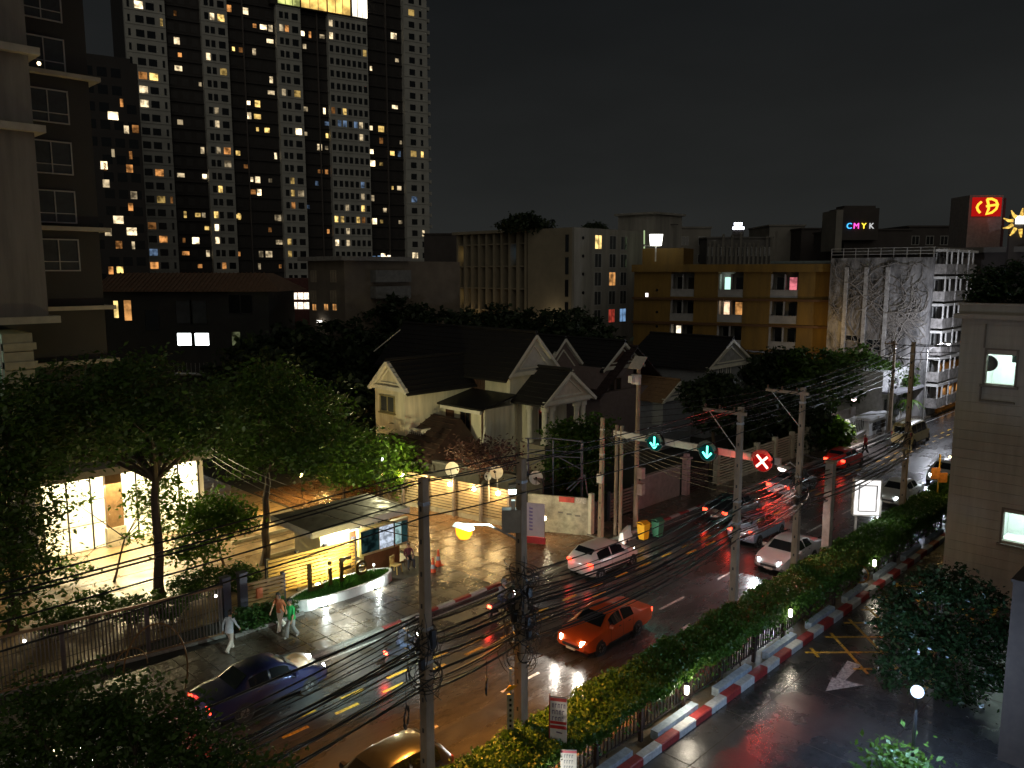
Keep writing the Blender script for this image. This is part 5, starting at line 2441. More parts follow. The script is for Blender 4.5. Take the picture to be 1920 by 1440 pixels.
for k in range(3):
    b = MB()
    q = c + d * (-.6 + .5 * k) + n_ * .085 + Vector((0, 0, 1.25 - .06 * k))
    b.beam(q, q + d * .3, .012, .10)
    b.build('faded_mark', M('faded_ink', (.2, .2, .17), .8), t)
q = A_ + n_ * .3
f = thing('wall_globe_lamp', 'glowing globe lamp between the lilac banner and the notice wall', 'lantern', (q.x, q.y, 1.35))
q = D(1021, 972, 43.6)
b = MB()
b.ball(q, .12, 12, 8)
b.build('globe', ME('lantern_globe', (1, .83, .5), 30), f)
b = MB()
b.tube([q - Vector((0, 0, .12)), Vector((q.x, q.y, 0))], .03, 6)
b.build('stem', GLS, f)
lamp('globe_light', 'POINT', q + Vector((-.2, -.1, 0)), 80, (1, .85, .55), f, .1)
# dark slatted wall on the right of the pillar and boundary walls on to the right
slats('louvred_wall', 'dark louvred wall between notice pillar and concrete posts', (35.1, 27.75), (36.8, 28.6), .2, 1.9, 7, M('louvre_brown', (.12, .10, .08), .7), (0, 1))
t = thing('block_wall', 'pinkish wall piece beside the gate with the red pillar', 'wall', (43, 28.6, 0))
b = MB()
b.prism([(40.0, 28.6, 0), (45.2, 28.6, 0), (45.2, 28.6, 2.1), (41.2, 28.6, 2.1), (40.0, 28.6, 1.7)], (0, .16, 0))
b.build('wall', M('pink_grey_wall', (.30, .22, .20), .85, var=.2), t)
b = MB()
b.beam((41.2, 28.68, 2.15), (45.2, 28.68, 2.15), .3, .1)
b.build('coping', M('pink_coping', (.36, .28, .25), .8), t)
slats('dark_mesh_fence', 'dark mesh fence behind the concrete posts and bins', (37.6, 28.6), (40.0, 28.6), .2, 1.8, 8, M('mesh_brown', (.13, .11, .09), .7), (0, .5, 1))
g = G(1278, 930)
t = thing('gate_pillar', 'red lit gate pillar with small cap below the lane signs', 'gate pillar', (45.6, 28.4, 0))
b = MB()
b.box(45.4, 45.8, 28.2, 28.6, 0, 2.6)
b.build('shaft', M('pillar_pink', (.42, .25, .24), .8), t)
b = MB()
b.box(45.3, 45.9, 28.1, 28.7, 2.6, 2.72)
b.box(45.45, 45.75, 28.25, 28.55, 2.72, 2.95)
b.build('cap', M('pillar_pink', (.42, .25, .24), .8), t)
slats('sliding_gate', 'dark sliding gate right of the red pillar', (46.0, 28.5), (48.6, 28.5), .1, 1.7, 9, M('gate_dark', (.05, .035, .035), .5), (0, 1))
CRM = M('cream_fence', (.40, .37, .28), .8, var=.2, scale=2)
t = thing('block_fence', 'cream fence of pillars and slatted bays along the far pavement', 'fence', (56, 28.2, 0))
x = 49.0
k = 0
while x < 68:
    b = MB()
    b.box(x, x + .35, 28.0, 28.35, 0, 2.3)
    b.build('pillar', CRM, t)
    for j in range(9):
        b = MB()
        b.box(x + .35, x + 2.9, 28.14, 28.2, .3 + j * .2, .3 + j * .2 + .13)
        b.build('slat', CRM, t)
    x += 2.9
    k += 1
b = MB()
b.box(49, 68.2, 28.05, 28.3, 0, .3)
b.build('plinth', WALLC, t)
t = thing('white_far_wall', 'long whitewashed wall running to the gate building', 'wall', (72, 28.3, 0))
b = MB()
b.box(68.3, gx0 - .3, 28.1, 28.35, 0, 1.9)
b.build('wall', GW, t)
b = MB()
b.box(68.3, gx0 - .3, 28.2, 28.25, 1.9, 2.8)
b.build('mesh_top', M('mesh_brown', (.13, .11, .09), .7), t)

# bare steel frame behind the wall
t = thing('steel_frame', 'bare blue grey steel frame standing above the boundary wall', 'steel frame', (38, 34, 0))
SF = M('steel_blue', (.16, .17, .22), .5, .4, var=.2)


def sp(px, py, dd):
    return D(px, py, dd)


for (a, e, r_) in (((990, 822, 49), (990, 930, 49), .07), ((1037, 826, 48), (1037, 940, 48), .06), ((1091, 826, 47.5), (1091, 945, 47.5), .09), ((985, 822, 49), (1037, 822, 48), .045),
                   ((1037, 822, 48), (1091, 828, 47.5), .045), ((990, 850, 49), (1037, 856, 48), .04), ((1037, 856, 48), (1091, 858, 47.5), .04), ((992, 873, 49), (1036, 852, 48), .035),
                   ((1038, 852, 48), (1090, 880, 47.5), .035), ((990, 843, 49), (1091, 848, 47.5), .03), ((1095, 890, 47), (1062, 918, 46.5), .04), ((1096, 892, 47), (1068, 922, 46.5), .04), ((1096, 890, 47), (1102, 930, 46.5), .04)):
    b = MB()
    b.tube([sp(*a), sp(*e)], r_, 6)
    b.build('steel_bar', SF, t)

# ================================================================== bar fence on the left pavement
def bar_fence():
    p, q = Vector((2.5, 32.4, 0)), Vector((14.1, 30.6, 0))
    t = thing('bar_fence', 'tall fence of thin upright bars along the left pavement', 'fence', p.lerp(q, .5))
    d = (q - p).normalized()
    n = 92
    MT = M('fence_bar', (.15, .13, .12), .45, .4, var=.2)
    for k in range(n):
        c = p.lerp(q, (k + .5) / n)

        def mk(mb):
            mb.box(-.019, .019, -.019, .019, .12, 2.15)
        piece('bar', 'fbar', mk, MT, t, (c.x + R.gauss(0, .006), c.y, 0), math.atan2(d.y, d.x))
    for z, h in ((2.16, .09), (.14, .07)):
        b = MB()
        b.beam(p + Vector((0, 0, z)), q + Vector((0, 0, z)), .09, h)
        b.build('rail', M('fence_rail', (.24, .15, .08), .5, .3), t)
    for f in (.01, .25, .5, .75, .99):
        c = p.lerp(q, f) + Vector((.03, .1, 0))
        b = MB()
        b.box(c.x - .07, c.x + .07, c.y - .07, c.y + .07, 0, 2.1)
        b.build('post', MT, t)
    b = MB()
    b.beam(p + Vector((0, 0, .06)), q + Vector((0, 0, .06)), .25, .12)
    b.build('footing', KGRY, t)
    for k, f in enumerate((.40, .975)):
        c = p.lerp(q, f) + Vector((-.02, -.08, 1.85))
        l_ = thing('fence_lamp', ('tiny white lamp midway on the bar fence', 'tiny white lamp at the gate end of the bar fence')[k], 'lamp', c)
        b = MB()
        b.ball(c, .055)
        b.build('bulb', ME('fence_bulb', (1, .93, .82), 12), l_)
        b = MB()
        b.box(c.x - .03, c.x + .03, c.y + .04, c.y + .09, c.z - .05, c.z + .05)
        b.build('holder', GLS, l_)


bar_fence()

# ================================================================== hedge, its fence, lanterns
HEDGE = leafmat('hedge_leaf', (.034, .105, .010), (.07, .155, .018), .25, .5, 1.1)


def hedge():
    t = thing('long_hedge', 'long clipped green hedge between the road and the parking ground', 'hedge', (35, 14.2, 0))
    b = MB()
    for x in range(10, 62):
        for k in range(3):
            xx = x + R.random()
            y = R.uniform(13.8, 15.0)
            b.tube([(xx, y, .1), (xx + R.uniform(-.2, .2), y + R.uniform(-.2, .2), 1.0), (xx + R.uniform(-.3, .3), y, 1.7)], [.03, .022, .008], 4)
    b.build('stems', M('bark', (.07, .05, .035)), t)
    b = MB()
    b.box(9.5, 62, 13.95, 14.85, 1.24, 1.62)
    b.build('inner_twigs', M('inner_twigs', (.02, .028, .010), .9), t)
    n = 120000
    u = 9.4 + NR.random(n) ** 1.35 * 52.6
    side = NR.random(n)
    ph = 2 * np.pi * NR.random()
    wob = .10 * np.sin(u * 1.7) + .07 * np.sin(u * 4.1 + 1)
    y = np.where(side < .52, 13.48 + NR.random(n) * 1.8, np.where(side < .86, 13.52 + np.abs(NR.normal(size=n)) * .12, 15.2 - np.abs(NR.normal(size=n)) * .12))
    zt = 1.78 + wob * .8
    z = np.where(side < .52, zt + NR.normal(size=n) * .05, zt - NR.random(n) * np.where(side < .86, np.where(u < 29, .42, .62), np.where(u < 29, .5, .85)))
    # ragged lower fringe on the parking side
    fr = (side >= .52) & (side < np.where(u < 29, .545, .60))
    z = np.where(fr, z - NR.random(n) ** 2 * .8, z)
    gap = NR.random(n) < .5 + .5 * np.sin(u * 2.3 + z * 5) * np.sin(u * .9)
    keep = (z > .25) & ((side < .52) | gap | (NR.random(n) < .55))
    P = np.stack([u, y + .05 * NR.normal(size=n), z], 1)[keep]
    n = len(P)
    ax = NR.normal(size=(n, 3))
    ax /= np.linalg.norm(ax, axis=1)[:, None]
    nz = NR.normal(size=(n, 3)) * .7 + np.array([0, -.3, .9])
    bx = np.cross(nz, ax)
    bx /= np.linalg.norm(bx, axis=1)[:, None]
    s = (.036 + .04 * NR.random(n))[:, None] * (1 + .012 * (P[:, :1] - 15))
    V = np.stack([P - ax * s, P + bx * s * .6, P + ax * s, P - bx * s * .6], 1)
    quads('leaves', V, HEDGE, t)
    # iron fence under it
    f = thing('iron_fence', 'dark iron bar fence half hidden under the long hedge', 'fence', (30, 13.45, 0))
    IR = M('iron_dark', (.05, .035, .03), .5, .5, var=.3)
    x = 10.0
    while x < 56:
        if int((x - 10) / .19) % 13 in (0,):
            b = MB()
            b.box(x - .06, x + .06, 13.70, 13.82, .1, 1.5)
            b.build('post', IR, f)
        elif x < 48:
            def mk(mb):
                mb.box(-.016, .016, -.016, .016, .45, 1.42)
            piece('bar', 'ibar', mk, IR, f, (x, 13.76, 0))
        x += .19
    for z in (.5, 1.4):
        b = MB()
        b.box(10, 56, 13.74, 13.78, z - .02, z + .02)
        b.build('rail', IR, f)
    for k, (x, w_) in enumerate(((14.6, 70), (22.0, 90), (29.6, 25), (38.5, 10))):
        z = 1.15 if k != 2 else 1.45
        l_ = thing('hedge_lantern', ('white lantern in the hedge beside the red and white post sign', 'white lantern lighting hedge leaves above the red kerb', 'small warm lantern on the hedge beyond the first two', 'faint lantern at the far part of the hedge')[k], 'lantern', (x, 13.2, z), group='lanterns along the hedge')
        b = MB()
        b.lathe([(.05, -.16), (.075, -.14), (.085, .1), (.03, .2)], (x, 13.42, z), 8)
        b.build('glass', ME('hedge_lantern_glass', (1, .9, .7), 9), l_)
        b = MB()
        b.beam((x, 13.42, z - .2), (x, 13.7, z - .2), .04)
        b.build('holder', IR, l_)
        b = MB()
        b.lathe([(.1, .2), (.02, .28)], (x, 13.42, z), 8)
        b.build('cap', IR, l_)
        lamp('lantern_light', 'POINT', (x, 13.26, z + .02), w_, (1, .87, .68), l_, .05)


hedge()

# roof hedge of the clad block
t = thing('roof_hedge', 'dark bushy hedge growing on the roof of the clad block', 'hedge', (rbp.x + 2, rbp.y - 1, rbz))
e_ = Vector((math.cos(rbrz), math.sin(rbrz), 0))
n_ = Vector((-math.sin(rbrz), math.cos(rbrz), 0))
cs = []
for k in range(7):
    c = Vector((rbp.x, rbp.y, 0)) + e_ * (.5 + k * .75) + n_ * 1.2
    cs.append((c.x, c.y, rbz + .75 + R.uniform(-.15, .25)))
leaves('crown', cs, [(.75, .75, .95)] * 7, [1500] * 7, .10, leafmat('roof_leaf', (.012, .03, .010), (.03, .06, .015), .2), t, spread=.16)
b = MB()
for c in cs:
    b.tube([(c[0], c[1], rbz - .1), c], [.05, .02], 5)
b.build('stems', M('bark', (.07, .05, .035)), t)

# ================================================================== poles, cables, street lights
CPOLE = M('concrete_pole', (.33, .25, .175), .8, var=.35, scale=2.5, bump=.25, stretch=(1, 1, .35))  # warm brown: sodium lamp light put into the concrete colour
WIRE = M('cable_black', (.012, .012, .012), .45, var=0)
STEEL = M('galvanised', (.42, .41, .40), .5, .3)
PW = M('painted_white_steel', (.62, .60, .56), .5, var=.15)


def cpole(label, x, y, h, w_=.26, arm=None, collar=True, name='utility_pole'):
    t = thing(name, label, 'utility pole', (x, y, 0), group='concrete utility poles')
    b = MB()
    a, c = w_ / 2, w_ / 2 * .62
    e = .03
    b.add([(x - a, y - a, -.1), (x + a, y - a, -.1), (x + a, y + a, -.1), (x - a, y + a, -.1), (x - c, y - c, h), (x + c, y - c, h), (x + c, y + c, h), (x - c, y + c, h)],
          [(0, 3, 2, 1), (4, 5, 6, 7), (0, 1, 5, 4), (1, 2, 6, 5), (2, 3, 7, 6), (3, 0, 4, 7)])
    b.build('shaft', CPOLE, t)
    for k in range(int(h / .9)):
        z = 1.4 + k * .85
        if z > h - .6:
            break
        b = MB()
        q = a + (c - a) * z / h
        b.box(x - q - .012, x - q + .01, y - .03, y + .03, z, z + .12)
        b.build('step_hole', M('pole_hole', (.05, .045, .04), .9), t)
    if collar:
        for z in (5.0, 5.9, h - .7):
            b = MB()
            q = a + (c - a) * z / h + .015
            b.box(x - q, x + q, y - q, y + q, z, z + .09)
            b.build('band', STEEL, t)
    if arm:
        b = MB()
        b.beam((x - .1, y - .3, h - .25), (x - .1, y + arm, h - .25), .10, .12)
        b.build('crossarm', CPOLE, t)
        b = MB()
        b.tube([(x - .1, y + arm * .85, h - .28), (x - .1, y + .08, h - 1.7)], .02, 5)
        b.build('brace', STEEL, t)
        for k in range(3):
            b = MB()
            yy = y + arm * (.15 + .4 * k)
            b.lathe([(.03, 0), (.055, .04), (.03, .08), (.05, .13), (.02, .18)], (x - .1, yy, h - .19), 8)
            b.build('insulator', M('insulator_brown', (.12, .06, .035), .3), t)
    return t


PY = 15.25
cpole('slim weathered concrete pole at the bottom, left of the cable tangled one', 12.35, PY, 9.9, .30, None)
cpole('concrete pole wrapped in cable tangles that carries the amber lamp', 15.9, PY, 9.8, .32, None)
cpole('concrete pole behind the hedge right of the second green arrow', 28.4, 15.3, 9.75, .30, 1.6)
cpole('concrete pole behind the hedge beside the red cross signal', 33.9, 15.3, 9.95, .30, 1.7)
cpole('concrete pole behind the hedge at the far end near the clad block', 47.7, 15.3, 11.1, .30, None)
cpole('short concrete pole with small white box left of the gantry', 34.25, 26.7, 7.1, .26, None)
cpole('reddish far concrete pole on the left pavement near the gate building', 78.2, 26.7, 8.6, .30, .9)
cpole('concrete pole at the road edge out of the way on the near side', -9.0, PY, 9.8, .30, None)

t = thing('square_post', 'square concrete post behind the hedge beside the white signboard', 'post', (37.2, 15.25, 0))
b = MB()
b.box(37.02, 37.38, 15.07, 15.43, 0, 6.0)
b.build('shaft', M('post_grey', (.30, .28, .26), .8, var=.3, scale=2, bump=.2), t)
b = MB()
b.box(36.98, 37.42, 15.03, 15.47, 6.0, 6.1)
b.build('cap', CPOLE, t)
b = MB()
b.beam((37.2, 15.2, 6.0), (37.2, 17.0, 6.25), .05)
b.build('stay', WIRE, t)


def sag(p, q, s, n=14):
    p, q = Vector(p), Vector(q)
    return [p.lerp(q, k / n) - Vector((0, 0, s * 4 * (k / n) * (1 - k / n))) for k in range(n + 1)]


def cable(p, q, s, r, label='thin black overhead cable sagging along the hedge side poles', group='overhead cables along the hedge side', n=14):
    b = MB()
    b.tube(sag(p, q, s, n), r, 5)
    o = b.build('overhead_cable', WIRE)
    tag(o, label, 'cable', group)
    return o


stations = [(-9, 9.8), (12.35, 9.9), (15.9, 9.8), (28.4, 9.75), (33.9, 9.95), (47.7, 11.1), (75, 10)]
SPAN = ['off the lower left edge of the picture up to the slim pole', 'between the slim pole and the amber lamp pole', 'between the amber lamp pole and the second arrow pole', 'between the two arm poles by the gantry', 'from the red cross pole to the clad block', 'beyond the pole by the clad block']
for off, dz in ((0, -.1), (.5, -.2), (1.1, -.2), (.12, -.55), (-.15, -.95)):
    for si, ((xa, za), (xb, zb)) in enumerate(zip(stations, stations[1:])):
        cable((xa, PY + off, za + dz), (xb, PY + off, zb + dz), abs(xb - xa) * .012, .020, 'high power line ' + SPAN[si], 'high power lines ' + SPAN[si])
for k in range(22):
    dy = R.uniform(-.3, .5)
    z0 = 4.2 + k * .095
    for si, ((xa, za), (xb, zb)) in enumerate(zip(stations, stations[1:-1])):
        cable((xa, PY + dy, z0 + R.uniform(-.1, .1)), (xb, PY + dy, z0 + R.uniform(-.1, .1)), abs(xb - xa) * R.uniform(.012, .045), R.choice((.014, .022, .032)), 'low black cable ' + SPAN[si], 'low cables ' + SPAN[si])
for k in range(5):          # across the road to the left pavement poles
    cable((28.4, PY, 6.2 + .3 * k), (34.25, 26.7, 6.2 + .12 * k), .5, .012, 'thin black cable crossing above the road to the left pavement', 'cables crossing above the road')
for k in range(6):
    cable((37.6, 26.8, 5.6 + .35 * k), (78.2, 26.7, 5.4 + .5 * k), 1.0, .018, 'cable running above the left pavement towards the gate building', 'cables above the left pavement', 18)
for k in range(3):
    cable((12.35, PY, 8.9 - .3 * k), (18.5, 44.0, 6.4 - .3 * k), .8, .014, 'thin cable crossing from the slim pole towards the big trees', 'cables towards the big trees')


def tangle(label, x, y, z0, z1, n, rmax, name='cable_tangle'):
    t = thing(name, label, 'cable tangle', (x, y, z0))
    for k in range(n):
        b = MB()
        r = R.uniform(.12, rmax)
        c = Vector((x + R.uniform(-.12, .12), y + R.uniform(-.15, .15), R.uniform(z0, z1)))
        nrm = Vector((R.gauss(0, 1), R.gauss(0, 1), R.gauss(0, .5))).normalized()
        u = nrm.orthogonal().normalized()
        v = nrm.cross(u)
        pts = [c + (u * math.cos(a) + v * math.sin(a) * R.uniform(.9, 1.1)) * r for a in [2 * math.pi * i / 14 for i in range(16)]]
        b.tube(pts, R.uniform(.008, .018), 4)
        b.build('cable_loop', WIRE, t)
    for k in range(6):
        b = MB()
        a = R.uniform(0, 6.28)
        zz = R.uniform(z0, z1)
        c = Vector((x + .28 * math.cos(a), y + .28 * math.sin(a), zz))
        b.box(c.x - .07, c.x + .07, c.y - .05, c.y + .05, zz - .14, zz + .14)
        b.build('splice_box', M('splice_black', (.02, .02, .02), .5), t)
    return t


tangle('thick tangle of black cable loops around the amber lamp pole', 15.9, PY, 3.6, 6.6, 64, .6)
tangle('tangle of black cables on the slim pole near the bottom', 12.35, PY, 4.1, 6.2, 30, .5)
tangle('cable tangle around the pole beside the red cross signal', 33.9, 15.3, 4.6, 6.2, 22, .5)
tangle('cable tangle on the pole near the clad block', 47.7, 15.3, 4.8, 6.4, 16, .5)
tangle('dark cable tangle on the far reddish pole', 78.2, 26.7, 3.8, 6.2, 16, .6)


def coil(label, px, py, dep, r, n):
    c = D(px, py, dep)
    t = thing('cable_coil', label, 'cable coil', c)
    b = MB()
    for k in range(n):
        pts = []
        rr = r * R.uniform(.9, 1.08)
        for i in range(19):
            a = 2 * math.pi * i / 18
            pts.append(c + Vector((math.cos(a) * rr * .9, R.uniform(-.03, .03) + .2 * math.cos(a), math.sin(a) * rr)))
        b.tube(pts, .014, 5)
    b.build('loops', WIRE, t)
    b = MB()
    b.tube([c + Vector((0, 0, r)), c + Vector((0, 0, r + .5))], .012, 4)
    b.build('tie', WIRE, t)


coil('round coil of spare cable hanging over the road left of the amber pole', 912, 1285, 20.5, .22, 4)
coil('flat coil of spare cable hanging beside the slim pole', 762, 1345, 18.5, .26, 3)
b = MB()
c = D(293, 1262, 15.3)
pts = [c + Vector((math.cos(a) * .62, -.62 * .1 * math.cos(a), math.sin(a) * 1.05)) for a in [math.pi * (1.02 - i / 16 * 1.25) for i in range(17)]]
b.tube(pts, .016, 5)
o = b.build('cable_arc', M('cable_tan', (.25, .12, .04), .4))
tag(o, 'large stiff tan cable arc in front of the bar fence', 'cable')
b = MB()
c = D(246, 1252, 15.5)
pts = [c + Vector((math.cos(a) * .32, -.03 * math.cos(a), math.sin(a) * .42)) for a in [math.pi * (1 - i / 12) for i in range(13)]]
b.tube(pts, .013, 5)
o = b.build('cable_arc', M('cable_tan', (.25, .12, .04), .4))
tag(o, 'small tan cable arc in front of the bar fence', 'cable')


def street_light(label, base, z, tip, energy, col, mat, parent_pole=True, pole_h=None, spot=None, bowl=False):
    t = thing('street_light', label, 'street light', base)
    x, y = base[0], base[1]
    tip = Vector(tip)
    if pole_h:
        b = MB()
        b.tube([(x, y, 0), (x, y, pole_h)], [.08, .05], 8)
        b.build('pole', STEEL, t)
    b = MB()
    b.tube([(x, y, z), Vector((x, y, z)).lerp(tip, .5) + Vector((0, 0, .25)), tip + Vector((0, 0, .12))], .03, 6)
    b.build('arm', STEEL, t)
    d = Vector((tip.x - x, tip.y - y, 0)).normalized()
    b = MB()
    s_ = Vector((-d.y, d.x, 0))
    p = tip
    b.add([p - d * .38 - s_ * .12, p + d * .38 - s_ * .10, p + d * .38 + s_ * .10, p - d * .38 + s_ * .12,
           p - d * .38 - s_ * .06 + Vector((0, 0, .15)), p + d * .3 - s_ * .05 + Vector((0, 0, .11)), p + d * .3 + s_ * .05 + Vector((0, 0, .11)), p - d * .38 + s_ * .06 + Vector((0, 0, .15))],
          [(0, 3, 2, 1), (4, 5, 6, 7), (0, 1, 5, 4), (1, 2, 6, 5), (2, 3, 7, 6), (3, 0, 4, 7)])
    b.build('lamp_head', M('lamp_head_grey', (.3, .29, .27), .5), t)
    b = MB()
    if bowl:        # deep drop bowl that shows from the side
        b.lathe([(.02, -.36), (.16, -.31), (.25, -.17), (.27, -.01)], tip - d * .05, 14)
    else:
        b.lathe([(.02, -.17), (.12, -.14), (.19, -.06), (.19, -.002)], tip + d * .1, 12)
    b.build('lamp_glass', mat, t)
    if energy:
        if spot:
            lamp('lamp_light', 'SPOT', tip + d * .1 + Vector((0, 0, -.22)), energy, col, t, .12, aim=(0, 0, -1), spot=rad(spot), blend=.7)
        else:
            lamp('lamp_light', 'POINT', tip + d * .1 + Vector((0, 0, -.42)), energy, col, t, .12)
    return t


AMB = (1, .37, .045)
tip = Vector((15.9, 17.55, 7.25))
tip = D(868, 990, 23.6)
street_light('amber street lamp reaching out over the road from the cable tangled pole', (15.9, PY + .16, 0), 7.4, tip, 27000, AMB, ME('amber_glass', (1, .34, .012), 3.0, False), spot=110, bowl=True)
tip = D(1470, 878, 35.6)
street_light('small pinkish street lamp right of the red cross signal', (33.9, 15.46, 0), tip.z + .2, tip, 600, (1, .8, .7), ME('pink_glass', (1, .82, .75), 5), spot=150)
# LED floodlight high on the cable pole, turned to the road
c = D(963, 917, 22.4)
t = thing('floodlight', 'greenish white floodlight high on the cable tangled pole', 'floodlight', c)
b = MB()
b.beam(c + Vector((-.1, .1, .09)), c + Vector((.18, -.18, .17)), .26, .09)
b.build('housing', M('lamp_head_grey', (.3, .29, .27)), t)
b = MB()
b.add([c + Vector(v) for v in ((-.2, .0, .0), (.05, -.2, .0), (.16, -.1, -.02), (-.09, .12, -.02), (-.17, .02, -.12), (.04, -.16, -.12), (.12, -.09, -.13), (-.07, .11, -.13))],
      [(0, 3, 2, 1), (4, 5, 6, 7), (0, 1, 5, 4), (1, 2, 6, 5), (2, 3, 7, 6), (3, 0, 4, 7)])
b.build('lens', ME('flood_lens', (.75, 1, .95), 11), t)
b = MB()
b.beam(c + Vector((.1, -.1, .15)), (15.9, PY, c.z + .2), .05)
b.build('bracket', STEEL, t)
lamp('flood_beam', 'SPOT', c + Vector((-.1, .1, -.2)), 17000, (.74, 1, .94), t, .12, aim=(.03, 1, -.93), spot=rad(38), blend=1)
# far pink street lamp above the gate building
base = HY(1660, 835, 26.5)
tip = HY(1602, 748, 26.2)
street_light('tall curved street lamp with pinkish head beside the white gate building', (base.x, 26.5, 0), 4.6, tip, 1800, (1, .86, .86), ME('rose_glass', (1, .75, .72), 7), pole_h=4.7, spot=128)
street_light('added far white street lamp that lights the creeper covered block', (84, 25.6, 0), 7.4, (84, 23.9, 8.2), 2400, (.84, .88, 1), ME('added_lamp_glass', (.9, .92, 1), 7), pole_h=7.5)  # added lamp, put in to brighten the creeper covered block

# ---- lamp post of the parking ground (blue white)
c = D(1720, 1297, 21.6)
t = thing('parking_lamp', 'blue white globe lamp on a dark post under the right tree', 'lamp post', (c.x, c.y, 0))
b = MB()
b.tube([(c.x, c.y, 0), (c.x, c.y, c.z - .1)], [.06, .045], 8)
b.build('pole', M('post_dark', (.05, .05, .055), .5), t)
b = MB()
b.lathe([(.09, -.14), (.13, -.10), (.13, -.06)], c, 12)
b.build('collar', M('post_dark', (.05, .05, .055), .5), t)
b = MB()
b.ball(c, .18, 14, 10)
b.build('globe', ME('blue_globe', (.55, .74, 1), 2.6, False), t)
lamp('globe_light', 'POINT', c, 6500, (.42, .63, 1), t, .19)

# ================================================================== lane signal gantry
def gantry():
    GX = 35.6
    t = thing('lane_signal_gantry', 'white gantry beam above the road with lane arrow and cross signals', 'gantry', (GX, 26.5, 0))
    for y in (26.38, 26.72):
        b = MB()
        b.tube([(GX, y, 0), (GX, y, 6.5)], .1, 10)
        b.build('post', CPOLE, t)
    b = MB()
    b.beam((GX, 26.9, 6.02), (GX, 17.0, 6.02), .18, .34)
    b.build('beam', M('gantry_white', (.66, .62, .56), .5, var=.12), t)
    for k in range(9):
        b = MB()
        y = 26.2 - k * 1.1
        b.box(GX - .11, GX + .11, y - .025, y + .025, 5.83, 6.21)
        b.build('joint_plate', PW, t)
    RED = ME('signal_red', (1, .20, .16), 9)
    GRN = ME('signal_green', (.12, 1, .72), 4.5)
    BK = M('signal_black', (.012, .014, .014), .4)
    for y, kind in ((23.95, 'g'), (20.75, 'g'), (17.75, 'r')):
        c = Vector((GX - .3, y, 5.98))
        s = MB()
        n = 20
        s.prism([(c.x - .06, c.y + .52 * math.cos(2 * math.pi * k / n), c.z + .52 * math.sin(2 * math.pi * k / n)) for k in range(n)], (.2, 0, 0))
        h = s.build('signal_head', BK, t)
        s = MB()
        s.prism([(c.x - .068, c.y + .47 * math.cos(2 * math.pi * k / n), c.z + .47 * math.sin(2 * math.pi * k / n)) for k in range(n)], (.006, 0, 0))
        s.build('halo_disc', ME('halo_disc_' + kind, (1, .02, .02) if kind == 'r' else (.01, .30, .26), .30 if kind == 'r' else .10), h)  # dim glowing disc added as the halo of each signal
        s = MB()
        for k in range(12):
            a0, a1 = math.pi * k / 12, math.pi * (k + 1) / 12
            s.beam((c.x - .14, c.y + .5 * math.cos(a0), c.z + .5 * math.sin(a0)), (c.x - .14, c.y + .5 * math.cos(a1), c.z + .5 * math.sin(a1)), .02, .2)
        s.build('visor', BK, h)
        s = MB()
        X = c.x - .085
        if kind == 'g':
            s.beam((X, y, c.z + .30), (X, y, c.z - .24), .085, .03, up=(1, 0, 0))
            s.beam((X - .004, y, c.z - .31), (X - .004, y + .25, c.z - .04), .085, .03, up=(1, 0, 0))
            s.beam((X - .008, y, c.z - .31), (X - .008, y - .25, c.z - .04), .085, .03, up=(1, 0, 0))
            s.build('green_arrow', GRN, h)
            lamp('signal_glow', 'POINT', (X - .14, y, c.z), 26, (.1, 1, .75), t, .15)
        else:
            s.beam((X, y - .29, c.z - .29), (X, y + .29, c.z + .29), .105, .03, up=(1, 0, 0))
            s.beam((X - .005, y - .29, c.z + .29), (X - .005, y + .29, c.z - .29), .105, .03, up=(1, 0, 0))
            s.build('red_cross', RED, h)
            lamp('signal_glow', 'POINT', (X - .18, y, c.z), 650, (1, .05, .03), t, .2)


gantry()

# ---- camera pole with solar panel and boxes
cx_, cy2 = 37.6, 26.75
t = thing('camera_pole', 'tall pole with tilted solar panel and pale boxes beside the gantry', 'camera pole', (cx_, cy2, 0))
b = MB()
b.tube([(cx_, cy2, 0), (cx_, cy2, 9.9)], [.15, .11], 10)
b.build('pole', CPOLE, t)
zc = D(1203, 711, 45.5).z
b = MB()
b.box(cx_ - .35, cx_ - .12, cy2 - .26, cy2 + .26, zc - .28, zc + .28)
b.build('equipment_box', PW, t)
b = MB()
q = D(1184, 711, 45.3)
b.box(q.x - .14, q.x + .14, q.y - .14, q.y + .14, q.z - .2, q.z + .2)
b.build('camera_box', PW, t)
b = MB()
b.beam(q, (cx_, cy2, q.z), .06)
b.build('bracket', STEEL, t)
b = MB()
z = D(1208, 685, 45.5).z
b.add([(cx_ - .45, cy2 + .42, z - .15), (cx_ - .45, cy2 - .42, z - .15), (cx_ + .2, cy2 - .42, z + .5), (cx_ + .2, cy2 + .42, z + .5),
       (cx_ - .42, cy2 + .42, z - .19), (cx_ - .42, cy2 - .42, z - .19), (cx_ + .23, cy2 - .42, z + .46), (cx_ + .23, cy2 + .42, z + .46)],
      [(0, 1, 2, 3), (7, 6, 5, 4), (0, 4, 5, 1), (1, 5, 6, 2), (2, 6, 7, 3), (3, 7, 4, 0)])
b.build('solar_panel', M('panel_grey', (.42, .38, .34), .35), t)
b = MB()
b.tube([(cx_, cy2, 9.8), (cx_ - .1, cy2, z + .1)], .04, 6)
b.build('panel_arm', STEEL, t)
for k, py in enumerate((885, 915)):
    z = D(1215, py, 45.5).z
    b = MB()
    b.box(cx_ - .16, cx_ + .16, cy2 - .5, cy2 - .16, z - .35, z + .3)
    b.build('meter_box', M('meter_pink', (.40, .30, .26), .6), t)
